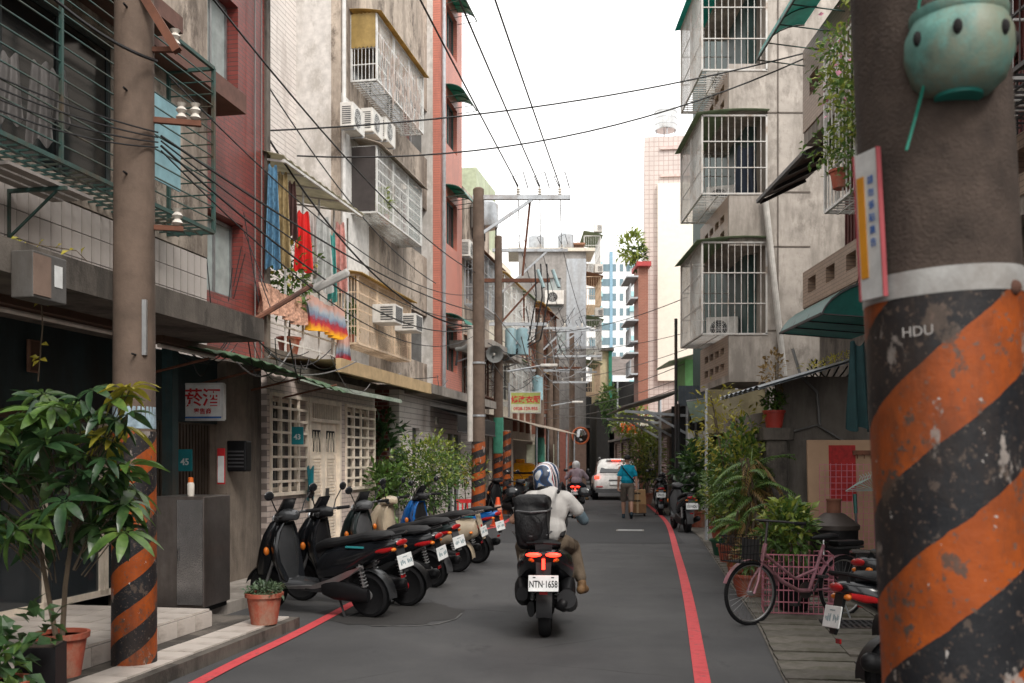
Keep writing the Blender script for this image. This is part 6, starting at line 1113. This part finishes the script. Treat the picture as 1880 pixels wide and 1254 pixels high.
# ------------------------------------------------------------------ people
def blob(name, mb, mat, parent=None, vox=.012, it=6):
    o = mb.build(name, mat, parent, True); r = o.modifiers.new('remesh', 'REMESH'); r.mode = 'VOXEL'; r.voxel_size = vox; r.use_smooth_shade = True
    s_ = o.modifiers.new('smooth', 'SMOOTH'); s_.factor = .5; s_.iterations = it; return o
def hand(m, w, d, side, up, L=.18, curl=1.0):
    """palm + four curling fingers + thumb; w wrist, d pointing direction, side towards the thumb"""
    w, d, side, up = Vector(w), Vector(d).normalized(), Vector(side).normalized(), Vector(up).normalized(); pal = w + d*L*.45; m.cap(w, pal, .026, .034)
    for i, (o_, l) in enumerate(((.030,.85),(.010,1.0),(-.010,.93),(-.030,.75))):
        a = pal + side*o_; b_ = a + (d*.8 - up*.55*curl).normalized()*L*.26*l; c = b_ + (-up*.9*curl + d*(.35-.5*curl)).normalized()*L*.22*l; e = c + (-d*.8*curl - up*.4 + d*(1-curl)).normalized()*L*.14*l
        m.cap(a, b_, .0125, .0115, 8); m.cap(b_, c, .0115, .0105, 8); m.cap(c, e, .0105, .009, 8)
    a = w + d*L*.18 + side*.026; b_ = a + (side*.8+d*.5-up*.3).normalized()*.045; m.cap(a, b_, .015, .0125, 8); m.cap(b_, b_ + (d*.6-up*.7).normalized()*.035, .012, .01, 8); return m
def shoe(m, ank, fwd, L=.27):
    ank, fwd = Vector(ank), Vector(fwd).normalized(); m.cap(ank+Vector((0,0,.0)), ank+Vector((0,0,-.04)), .045,.045); h = ank + Vector((0,0,-.065)) - fwd*.05; m.cap(h, h+fwd*L*.55, .042, .046); m.cap(h+fwd*L*.5, h+fwd*L*.8+Vector((0,0,-.008)), .046, .034); return m
hair = M_('hair_black',(.012,.010,.009),.5,bmp=.2)
# rider with backpack
def rider(label, S, H, shirtm, pantm, helm, hh, sc=1.0, longsleeve=False, sleeve=.55):
    RM = Matrix.Translation(S) @ Matrix.Rotation(H,4,'Z') @ Matrix.Diagonal((sc,sc,sc,1)); V = Vector
    pel, ch, nk, hd = V((.02,.17,.90)), V((.03,.20,1.14)), V((.035,.24,1.32)), V((.0,.29,1.425)); b = MB(); sh = MB(); pa = MB(); shoes_ = []
    b.cap(pel, ch, .10, .11); b.cap(ch, nk-V((0,0,.06)), .11,.07); b.cap(nk-V((0,0,.06)), hd, .052, .055); b.ell(hd+V((0,.01,.02)),(.078,.095,.115),14,10); b.ell(hd+V((0,.105,.0)),(.015,.02,.02)); b.ell(hd+V((-.08,.0,.0)),(.012,.02,.03)); b.ell(hd+V((.08,.0,.0)),(.012,.02,.03))
    sh.ell(ch+V((0,-.01,.0)),(.175,.128,.22),16,10); sh.ell(pel+V((0,-.01,.05)),(.175,.15,.15),16,8); sh.cap(V((-.13,.2,1.245)),V((.17,.2,1.245)),.07,.07); sh.cap(nk-V((0,0,.10)),nk-V((0,0,.03)),.09,.065)
    pa.ell(pel+V((0,.02,-.04)),(.175,.15,.12),14,8)
    for sx in (-1,1):
        s0 = V((.02+sx*.19,.2,1.25)); el = V((.02+sx*.33,.30,1.03)); wr = V((sx*.315,.75,1.05)); 
        b.cap(s0+V((-sx*.03,0,-.02)), el, .042, .040); b.cap(el, wr, .042, .028); hand(b, wr, V((0.0,1,-.05)), V((-sx,0,.1)), V((0,0,1)), .17, 1.0)
        k = 1.0 if longsleeve else sleeve; sh.cap(s0+V((-sx*.02,0,-.01)), s0.lerp(el,k), .066, .066)
        if longsleeve: sh.cap(el, el.lerp(wr,.9), .066, .046)
        hip = V((.02+sx*.10,.17,.84)); kn = V((sx*.24,.60,.76)); an = V((sx*.20,.66,.42)) if sx < 0 else V((.33,.46,.43)); b.cap(hip,kn,.085,.06); b.cap(kn,an,.055,.038); pa.cap(hip,kn,.098,.076); pa.cap(kn,kn.lerp(an,.86),.076,.058); so_ = shoe(MB(), an, V((.25*sx,1,-.05))); shoes_.append(so_)
    p = blob('person', b, skin, None, .011); p.matrix_world = RM; tag(p, label, 'person')
    blob('shirt', sh, shirtm, p, .012, 5); blob('trousers', pa, pantm, p, .012, 4); [blob('shoe', q, M_('shoe_tan',(.16,.09,.04),.7), p, .01, 3) for q in shoes_]
    if not longsleeve: 
        m = MB(); el = V((.35,.30,1.03)); wr = V((.315,.75,1.05)); m.cap(el.lerp(V((.21,.2,1.25)),.25), el, .053,.05); m.cap(el, el.lerp(wr,.75), .05, .036); blob('arm_sleeve', m, M_('sleeve_slate',(.07,.10,.12),.8), p, .01, 3)
    hm = MB(); hm.ell(hd+V((0,.0,.025)),(.127,.155,.128),28,18); hm.loft([[hd+V((rx*cos(2*pi*k/24), ry*sin(2*pi*k/24)+oy, z)) for k in range(24)] for rx, ry, oy, z in ((.127,.154,.0,.02),(.124,.152,.008,-.05),(.115,.145,.015,-.10),(.105,.13,.02,-.125),(.09,.115,.02,-.12))], False); ho = hm.build('helmet', helm, p, True)
    m = MB(); m.ell(hd+V((0,-.095,-.105)),(.085,.06,.05),14,8); m.build('neck_roll', black_p, ho, True); m = MB(); m.ell(hd+V((0,.03,-.05)),(.10,.11,.10),14,8); m.build('helmet_lining', black_p, ho, True)
    return p
hm_, nt, b_ = base('helmet_graphic', .18, 0, .6); v = coord(nt,(1.0,.55,1.6)); n1 = noise(nt, v, 7, 1, .3); tc = nd(nt,'ShaderNodeTexCoord'); wv = nd(nt,'ShaderNodeTexWave'); wv.inputs['Scale'].default_value = 2.1; wv.inputs['Distortion'].default_value = 9; wv.inputs['Detail'].default_value = 1.2; wv.inputs['Detail Scale'].default_value = 1.6; wv.bands_direction = 'DIAGONAL'; nt.links.new(tc.outputs['Object'], wv.inputs['Vector'])
nt.links.new(ramp(nt, wv.outputs['Fac'], [(0,(.04,.055,.09)),(.2,(.05,.12,.28)),(.34,(.62,.63,.64)),(.62,(.5,.52,.53)),(.72,(.28,.03,.04)),(.86,(.62,.63,.64)),(.95,(.03,.03,.04))], 'CONSTANT'), b_.inputs['Base Color'])
rider('scooter rider in white tee, khaki trousers and patterned helmet, black backpack on', RS, RH, M_fab('tee_white',(.47,.455,.435)), M_fab('khaki',(.15,.115,.082),.9,1.0), hm_, 1.5)
rider('scooter rider in pale mauve shirt and white half helmet', R2S, radians(-6), M_fab('mauve_shirt',(.42,.33,.37)), M_('jeans_dark',(.03,.04,.06),.9), M_('helmet_white',(.7,.7,.69),.2,bmp=0), 1.5, longsleeve=True)
bp = thing('backpack', 'big black roll-top backpack worn by the rider in white', 'backpack', RS, RH); pk_ = M_fab('nylon_black',(.010,.010,.011),.5,1.0,9)
m = MB(); m.loft([[Vector((-.11+hx*(abs(cos(a))**.55)*(1 if cos(a) >= 0 else -1)+.02*sin(5*z+3*a), -.09+hy*(abs(sin(a))**.6)*(1 if sin(a) >= 0 else -1)+.012*sin(9*z+2*a), z)) for a in [2*pi*k/20 for k in range(20)]] for z, hx, hy in ((.80,.12,.08),(.83,.15,.115),(.92,.165,.13),(1.04,.16,.13),(1.13,.165,.13),(1.17,.155,.12),(1.22,.165,.125),(1.26,.15,.10),(1.285,.10,.06))]); o = blob('bag_body', m, pk_, bp, .014, 2)
m = MB(); m.ell((-.125,-.205,.98),(.12,.045,.14),14,8); blob('front_pocket', m, pk_, bp, .014, 2)
for x in (-.18,.12): MB().tube([(x,-.02,1.30),(x+.02,.1,1.38),(x+.04,.26,1.34),(x+.05,.33,1.18),(x+.06,.25,1.0),(x+.03,.0,.9)],.022,6,flat=.5).build('shoulder_strap', pk_, bp, True)
for z in (.95,1.16): MB().tube([(-.29,-.06,z),(-.25,-.2,z-.02),(-.12,-.24,z-.03),(.02,-.2,z-.02),(.06,-.06,z)],.010,5).build('compression_strap', grey_p, bp)
# man walking with a trolley
PW = gnd(1152,952); PH = radians(-4)
b = MB(); sh = MB(); pa = MB(); shoes_ = []; V = Vector
hip, ch, nk, hd = V((0,0,.95)), V((0,.02,1.26)), V((0,.03,1.47)), V((0,.05,1.60)); b.cap(hip,ch,.10,.11); b.cap(ch,nk,.10,.06); b.cap(nk,hd,.055,.055); b.ell(hd+V((0,.01,.02)),(.078,.095,.115),14,10); b.ell(hd+V((0,.105,0)),(.014,.02,.02)); b.ell(hd+V((-.08,0,0)),(.012,.02,.03)); b.ell(hd+V((.08,0,0)),(.012,.02,.03))
sh.ell(ch+V((0,0,-.02)),(.185,.14,.25),16,10); sh.ell(hip+V((0,0,.10)),(.185,.15,.18),16,8); sh.cap(V((-.15,.02,1.385)),V((.15,.02,1.385)),.07,.07); pa.ell(hip+V((0,0,-.03)),(.18,.14,.13),14,8)
for sx, fy in ((-1,.20),(1,-.22)):
    s0 = V((sx*.195,.02,1.38)); el = V((sx*.235,.0 if sx > 0 else -.04,1.10)); wr = V((sx*.25,-.06 if sx > 0 else .02,.86)); b.cap(s0,el,.052,.043); b.cap(el,wr,.042,.028); hand(b, wr, V((0,.0,-1)), V((0,1,0)), V((sx,0,0)), .17, .7); sh.cap(s0+V((-sx*.03,0,-.01)),s0.lerp(el,.68),.062,.062)
    hp = V((sx*.09,0,.9)); kn = V((sx*.1,fy*.6+.06,.5)); an = V((sx*.1,fy,.1 if sx < 0 else .16)); b.cap(hp,kn,.085,.058); b.cap(kn,kn.lerp(an,.35),.058,.06); b.cap(kn.lerp(an,.35),an,.06,.036); pa.cap(hp,hp.lerp(kn,.95),.105,.092); shoes_.append(shoe(MB(), an, V((0,1,-.0 if sx < 0 else -.4))))
p = blob('person', b, skin, None, .011); p.matrix_world = Matrix.Translation(PW) @ Matrix.Rotation(PH,4,'Z'); tag(p, 'walking man in turquoise tee, shorts and dark cap pulling a trolley', 'person')
blob('shirt', sh, M_fab('tee_turquoise',(.008,.27,.40),.85,.9), p, .012, 4); blob('shorts', pa, M_('shorts_grey',(.14,.115,.095),.9), p, .012, 3); [blob('shoe', q, M_('shoe_navy',(.012,.03,.045),.6), p, .01, 2) for q in shoes_]
m = MB(); m.ell(hd+V((0,-.005,.06)),(.092,.11,.085),18,10); c = m.build('cap', M_('cap_black',(.02,.02,.02),.8), p, True); MB().ell(hd+V((0,.14,.06)),(.07,.07,.012)).build('cap_peak', MATS['cap_black'], c, True)
MB().tube([(-.16,.0,1.46),(-.12,-.12,1.38),(.0,-.155,1.22),(.15,-.13,1.05),(.2,.0,.98)],.018,5,flat=.5).build('sling_strap', black_p, p)
TC = gnd(1170,947); t = thing('hand_trolley', 'small folding luggage cart carrying the cardboard cartons', 'trolley', (TC.x,TC.y,0), PH); m = MB(); m.box(-.25,.25,-.2,.2,.07,.09); m.build('deck', steel_d, t); m = MB(); [m.tube([(x,.2,.08),(x,.34,.55),(x*.2-.12,.42,.84)],.012,5) for x in (-.16,.16)]; m.build('handle', steel, t)
for x in (-.2,.2):
    for y in (-.17,.17): MB().lathe([(.0,-.015),(.045,-.015),(.045,.015),(.0,.015)],n=12,M=Matrix.Translation((x,y,.045)) @ Matrix.Rotation(pi/2,4,'Y')).build('caster', rubber, t)
cb = M_('carton',(.42,.25,.12),.85,var=.08); lb3 = ['lower brown carton riding on the trolley','middle tan carton with printing on the trolley','upper tan carton with printing on the trolley']
for i, (z0, z1, w) in enumerate(((.09,.34,.245),(.342,.55,.24),(.552,.75,.225))):
    t = thing('cardboard_box', lb3[i], 'box', (TC.x,TC.y,z0), PH); bevel(MB().box(-w,w,-.18,.18,0,z1-z0).build('carton', cb if i else M_('carton_dark',(.26,.14,.07),.85), t),.006); MB().box(-.03,.03,-.183,-.18,0,z1-z0).build('tape', M_('tape',(.5,.35,.2),.4), t)
    if i: m = MB(); [m.box(-.09+.045*k,-.055+.045*k,-.184,-.181,.07,.12) for k in range(4)]; m.build('print', ink, t)
# ------------------------------------------------------------------ cars
def car(name, label, loc, rotz, paint, H=1.66, L=4.45, W=.93, sedan=False, lit=False, plate=None):
    t = thing(name, label, 'car', loc, rotz); n = 16
    def rr(y, hw, z0, z1, p=5): zc = (z0+z1)/2; return ring(y, zc, hw, (z1-z0)/2, 20, p)
    bz = 1.02 if not sedan else .93
    body = MB().loft([rr(-.02,W*.86,.46,.82),rr(.04,W*.95,.36,bz-.05),rr(.25,W*.99,.30,bz),rr(.9,W,.28,bz+.02),(rr(2.6,W,.28,bz)),rr(3.4,W*.98,.28,bz-.04),rr(4.1,W*.93,.32,bz-.14),rr(4.4,W*.75,.42,.75)]).build('body', paint, t, True)
    if sedan: cab = [(.75,W*.80,bz-.05,bz+.05),(1.15,W*.76,bz-.05,H-.12),(1.5,W*.72,bz-.05,H),(2.3,W*.72,bz-.05,H),(2.9,W*.76,bz-.05,H-.25),(3.35,W*.8,bz-.1,bz)]
    else: cab = [(.06,W*.86,bz-.1,bz+.06),(.30,W*.83,bz-.1,H-.22),(.52,W*.78,bz-.1,H-.03),(1.4,W*.78,bz-.1,H),(2.2,W*.78,bz-.1,H-.03),(2.9,W*.8,bz-.1,H-.35),(3.4,W*.84,bz-.1,bz)]
    MB().loft([rr(y,hw,z0,z1,4) for y,hw,z0,z1 in cab]).build('cabin', paint, t, True)
    y0, y1 = (cab[0][0], cab[2][0]); m = MB(); k = .035
    a, c = (Vector((W*.72,y0-k+.02,bz+.09)), Vector((W*.58,y1-k-.06,H-.14))); m.add([(-a.x,a.y,a.z),(a.x,a.y,a.z),(c.x,c.y,c.z),(-c.x,c.y,c.z)],[(0,1,2,3)]); m.add([(-a.x,a.y+.01,a.z-.02),(a.x,a.y+.01,a.z-.02),(c.x,c.y+.01,c.z),(-c.x,c.y+.01,c.z)],[(3,2,1,0)]); m.build('rear_window', M_glass('car_glass',(.012,.014,.016),.2), t)
    for sx in (-1,1):
        m = MB(); m.add([(sx*W*.835,cab[1][0]+.3,bz+.05),(sx*W*.83,2.85,bz+.05),(sx*W*.745,2.3,H-.12),(sx*W*.745,cab[2][0]+.3,H-.14)],[(0,1,2,3)]); m.build('side_window', MATS['car_glass'], t)
        tl = MB(); tl.box(sx*W*.93-.19*(sx > 0)-.0,sx*W*.93+.19*(sx < 0),-.035,.16,bz-.16,bz-.05); tl = bevel(tl.build('tail_light', tail_on if lit else red_lens, t),.03,3)
        MB().box(sx*W*.72-.13,sx*W*.72+.13,-.045,.05,.52,.56).build('reflector', red_lens, t); m = MB(); m.ell((sx*(W+.13),2.75,bz+.07),(.11,.07,.08)); m.build('door_mirror', paint if sedan else black_g, t, True)
        for y in (.72,3.45):
            Mx = Matrix.Translation((sx*(W-.1),y,.34)) @ Matrix.Rotation(pi/2,4,'Y'); w_ = MB().lathe([(.03,-.11),(.22,-.10),(.23,-.11),(.23,.11),(.22,.10),(.03,.11)],n=20,M=Mx).build('wheel', alu, t, True); MB().lathe([(.22,-.115),(.32,-.115),(.34,-.08),(.34,.08),(.32,.115),(.22,.115)],n=24,M=Mx).build('tyre', rubber, w_, True)
    MB().box(-W*.9,W*.9,-.06,.1,.30,.46).build('bumper', grey_p if not sedan else paint, t); bp_ = MB().box(-.26,.26,-.068,-.06,.62,.75) if not sedan else MB().box(-.2,.2,-.05,-.04,.6,.75); po = bp_.build('number_plate', plate_w, t)
    if not sedan:
        MB().box(-.38,.38,.34,.5,H-.07,H-.035).build('spoiler', paint, t); MB().box(-.17,.17,.33,.345,H-.085,H-.055).build('brake_light', tail_on, t); MB().box(-.3,.3,-.052,-.03,.78,.82).build('tailgate_trim', grey_p, t)
        for sx in (-1,1): MB().tube([(sx*W*.68,.7,H-.0),(sx*W*.68,.9,H+.05),(sx*W*.68,2.3,H+.05),(sx*W*.68,2.5,H-.02)],.018,5).build('roof_rail', alu, t)
        MB().tube([(0,.06,1.02),(.32,.03,1.0)],.012,5).build('wiper', black_p, t)
    else:
        s_ = bevel(MB().box(-.2,.2,1.7,1.95,H-.02,H+.17).build('roof_sign', paint, t),.05,3); text('TAXI',.11,ink_r,s_,face_cam(0,1.695,H+.07),ext=.001)
    return t
car('white_suv', 'white SUV with brake lights on driving away down the street', Vector((4.15,39.5,0)), radians(-3), M_('paint_white',(.62,.61,.59),.25,.0,bmp=0), lit=True)
car('yellow_taxi', 'yellow taxi with roof sign parked behind the striped poles', Vector((.55,42.5,0)), radians(6), M_('paint_yellow',(.70,.30,.01),.25,0,bmp=0), H=1.48, sedan=True)
# ------------------------------------------------------------------ bicycle
fr_, rr_ = Vector((2.305,9.62,0)), Vector((3.36,10.12,0)); bd_ = (fr_-rr_).normalized(); ang = heading(bd_.x, bd_.y); t = thing('bicycle', 'dusty pink step-through bicycle with front basket by the wire crate', 'bicycle', rr_, ang); WB = (fr_-rr_).length; Rw = .305; pnk = M_('bike_pink',(.36,.17,.21),.4,.2,dirt=(.2,.1,.1),streak=False)
for y in (0, WB):
    w = MB(); w.tube([(0,y+(Rw-.03)*cos(k*pi/16),Rw+(Rw-.03)*sin(k*pi/16)) for k in range(33)],.011,6); w.tube([(-.03,y,Rw),(.03,y,Rw)],.022,8); [w.tube([(.015*(-1)**k,y,Rw),(0,y+(Rw-.03)*cos(k*pi/14),Rw+(Rw-.03)*sin(k*pi/14))],.0016,3) for k in range(28)]; w = w.build('wheel', alu, t, True); MB().tube([(0,y+(Rw-.012)*cos(k*pi/18),Rw+(Rw-.012)*sin(k*pi/18)) for k in range(37)],.019,8).build('tyre', rubber, w, True)
    MB().grid(lambda u, v: ((v-.5)*.055, y+(Rw+.022)*cos(radians(20+u*150)), Rw+(Rw+.022)*sin(radians(20+u*150))), 18, 2).build('mudguard', pnk, t, True)
ht = Vector((0,WB-.18,.78)); hb = Vector((0,WB-.12,.56)); bb = Vector((0,.44,.29)); sb_ = Vector((0,.25,.74))
m = MB(); m.tube([hb+Vector((0,-.02,.03)),Vector((0,.78,.40)),Vector((0,.58,.30)),bb],.021,8); m.tube([ht,hb],.022,8); m.tube([bb,sb_],.018,8); m.tube([Vector((0,.35,.5)),Vector((0,.62,.42)),ht+Vector((0,.02,-.1))],.016,8)
for sx in (-1,1): m.tube([bb,(sx*.05,0,Rw)],.011,6); m.tube([Vector((0,.29,.62)),(sx*.05,0,Rw)],.009,6)
m.build('frame', pnk, t, True); m = MB(); m.tube([hb,Vector((.05,WB-.05,.42)),(.05,WB,Rw)],.013,6); m.tube([hb,Vector((-.05,WB-.05,.42)),(-.05,WB,Rw)],.013,6); m.build('fork', pnk, t, True)
m = MB(); m.tube([ht,ht+Vector((0,-.03,.22))],.013,6); m.tube([(-.27,WB-.42,.98),(-.22,WB-.24,1.0),(0,WB-.2,1.0),(.22,WB-.24,1.0),(.27,WB-.42,.98)],.011,6); m.build('handlebar', steel_d, t, True); m = MB(); [m.tube([(sx*.27,WB-.44,.98),(sx*.26,WB-.32,.985)],.017,8) for sx in (-1,1)]; split(m.build('grip', rubber, t))
m = MB(); m.tube([sb_-Vector((0,0,.1)),sb_+Vector((0,0,.05))],.012,6); m.build('seat_post', chrome, t); m = lof([(.08,.83,.03,.012),(.14,.825,.095,.03),(.24,.82,.085,.03),(.36,.815,.03,.022),(.41,.81,.015,.012)]); m.build('saddle', black_p, t, True)
m = MB(); m.box(-.07,.07,-.22,.14,.70,.72); m.tube([(.05,-.18,.70),(.05,0,Rw)],.007,5); m.tube([(-.05,-.18,.70),(-.05,0,Rw)],.007,5); m.build('rear_rack', steel_d, t); bevel(MB().box(-.08,.08,-.22,.12,.725,.775).build('rack_pad', black_p, t),.015)
bk_ = MB(); y0, y1 = WB-.02, WB+.26
for z, e in ((.62,.02),(.70,.01),(.78,.005),(.86,0)): bk_.tube([(-.16+e,y0+e,z),(.16-e,y0+e,z),(.16-e,y1-e,z),(-.16+e,y1-e,z),(-.16+e,y0+e,z)],.004,4)
for i in range(9): x = -.15+i*.0375; bk_.tube([(x,y0,.86),(x*.9,y0+.02,.62),(x*.9,y1-.02,.62),(x,y1,.86)],.003,4)
for i in range(7): y = y0+.02+i*.04; bk_.tube([(-.16,y,.86),(-.14,y,.62),(.14,y,.62),(.16,y,.86)],.003,4)
bk_.build('front_basket', black_p, t); m = MB(); m.grid(lambda u, v: (-.135+.27*u, y0+.02, .63+.2*v), 2, 2); m.build('basket_liner', M_('mesh_black',(.03,.03,.03),.7), t)
m = MB(); m.lathe([(.0,-.004),(.085,-.004),(.085,.004),(0,.004)],n=20,M=Matrix.Translation((.045,.44,.29)) @ Matrix.Rotation(pi/2,4,'Y')); m.bar((.07,.44,.29),(.07,.52,.14),.016); m.bar((-.07,.44,.29),(-.07,.36,.44),.016); m.box(.07,.15,.48,.56,.13,.15); m.box(-.15,-.07,.32,.4,.43,.45); m.build('crankset', steel_d, t); m = MB(); m.tube([(.05,.44,.37),(.05,0,.34)],.006,4); m.tube([(.05,.44,.21),(.05,0,.27)],.006,4); m.build('chain', rust, t); MB().tube([(-.06,.1,.28),(-.16,.05,.01)],.009,5).build('kickstand', steel, t)
# ------------------------------------------------------------------ cone, foreground pots and plants
g = gnd(914,966); t = thing('traffic_cone', 'orange traffic cone with pale reflective band by the parked scooters', 'traffic cone', g); MB().lathe([(.16,.03),(.10,.33),(.045,.66),(.035,.70),(.02,.70)],n=20).build('cone', M_('cone_orange',(.70,.085,.02),.5), t, True); MB().lathe([(.098,.40),(.080,.52)],n=20).build('reflective_band', M_('band_pale',(.62,.35,.26),.4), t, True); bevel(MB().box(-.19,.19,-.19,.19,0,.035).build('base', M_('cone_base',(.55,.06,.02),.6), t),.01)
p = Vector((-2.24,9.0,.114)); bush('terracotta_pot', 'terracotta pot of small succulents on the kerb beside the first scooter', 'potted plant', p, [((0,0,.30),(.15,.15,.06),260,.06,.03,M_leaf('succulent',(.05,.09,.05),(.10,.15,.08),(.17,.22,.12)))], (), .165, .28, terra, seed=40)
# big umbrella tree in front of the near pole: each palmate leaf is its own piece
t = thing('umbrella_tree', 'large glossy umbrella tree in a clay pot in front of the near pole', 'potted plant', (-2.78,6.15,.26)); pot(t,.155,.27); r = random.Random(77)
def palmate(seed, n=7, L=.19):
    q = random.Random(seed); m = MB()
    for i in range(n):
        a = 2*pi*i/n + q.uniform(-.15,.15); l = L*q.uniform(.75,1.1); wv_ = l*.34; dr = q.uniform(.35,.75); rows = []
        for k in range(6):
            u = k/5; w = wv_*sin(pi*min(1,(u*.93+.05)))**.8*.5; rad = l*(.12+u); z = -dr*l*u*u; ca, sa = cos(a), sin(a); rows.append([(rad*ca - w*sa, rad*sa + w*ca, z+.22*w), (rad*ca, rad*sa, z-.1*w), (rad*ca + w*sa, rad*sa - w*ca, z+.22*w)])
        for k in range(5): m.add(rows[k]+rows[k+1], [(0,1,4,3),(1,2,5,4)])
        m.tube([(0,0,0),(rows[0][1])],.002,3)
    return m
sch = M_leaf('schefflera',(.025,.06,.028),(.05,.105,.042),(.09,.155,.06),.3); nt = sch.node_tree; oi = nd(nt,'ShaderNodeObjectInfo'); bs = nt.nodes['Principled BSDF']; src = bs.inputs['Base Color'].links[0].from_socket; vr = mixc(nt, 1.0, src, ramp(nt, oi.outputs['Random'], [(0,(.6,.7,.65)),(.6,(1,1,1)),(.85,(1.0,1.0,.8)),(1,(1.0,.85,.4))]), 'MULTIPLY'); nt.links.new(vr, bs.inputs['Base Color'])
pm = []
for mt_, sd_ in ((leaf_dk,1),(leaf_dk,2),(leaf_md,3),(leaf_yl,4)):
    o = palmate(sd_).build('leaf', M_leaf('schefflera',(.025,.06,.028),(.045,.095,.04),(.08,.14,.055),.3) if sd_ < 3 else mt_, t, True); pm.append(o.data); bpy.data.objects.remove(o)
stems = MB(); stems.tube([(0,0,.2),(.02,.0,.55),(.06,0,.85),(.1,.0,1.15)],[.018,.016,.013,.01],6); stems.tube([(-.03,0,.2),(-.12,0,.7),(-.22,0,1.25)],[.018,.014,.01],6); stems.tube([(.05,0,.85),(.2,.05,1.2)],[.012,.008],6)
for i in range(84):
    a = r.uniform(0,2*pi); rad = sqrt(r.random()); c = Vector((-.10+.56*rad*cos(a), -.02+.42*rad*sin(a), .84+1.0*r.random()*(1-.35*rad)))
    o = bpy.data.objects.new('leaf', pm[2] if r.random() < .16 else (pm[3] if (c.z > 1.45 and c.x > .1) else pm[i % 2])); COL.objects.link(o); o.parent = t; o.location = c; tilt = r.uniform(.15,1.0); o.rotation_euler = (tilt*(-.8 if r.random() < .6 else r.uniform(-1,1)), r.uniform(-.5,.6), r.uniform(0,6.28)); s_ = r.uniform(.75,1.2); o.scale = (s_,s_,s_); st = Vector((c.x*.35,c.y*.2,max(.3,c.z-.28))); stems.tube([st, st.lerp(c,.6)+Vector((0,0,.03)), c],.004,4)
for k, (px, py) in enumerate(((228,716),(240,712),(205,735),(185,760),(150,735),(120,750),(235,760),(170,715),(95,745),(215,775))):
    o = bpy.data.objects.new('leaf', pm[3] if k < 2 else pm[k % 3]); COL.objects.link(o); o.parent = t; o.location = at(px,py,5.9)-Vector((-2.78,6.15,.26)); o.rotation_euler = (-.5,.15*(k % 3),k*1.3); o.scale = (.85,.85,.85); stems.tube([(.1,.0,1.1), o.location],.004,4)
stems.build('stems', bark, t, True)
t2 = thing('tall_planter', 'tall black square planter between the two clay pots', 'planter', (-2.72,5.75,.105), .15); MB().prism([(-.11,-.11),(.11,-.11),(.11,.11),(-.11,.11)],0,.42).build('planter_box', black_p, t2); MB().box(-.1,.1,-.1,.1,.40,.425).build('soil', soil, t2)
foliage(MB(),(0,0,.52),(.12,.12,.12),24,.12,.06,r).build('foliage', leaf_dk, t2)
bush('clay_pot', 'wide clay pot of trailing leaves at the left foreground', 'potted plant', (-2.80,5.35,.105), [((0,0,.42),(.2,.2,.16),90,.12,.08,leaf_dk),((.05,-.08,.40),(.18,.15,.1),40,.1,.07,leaf_md)], (), .20, .30, terra, seed=42)
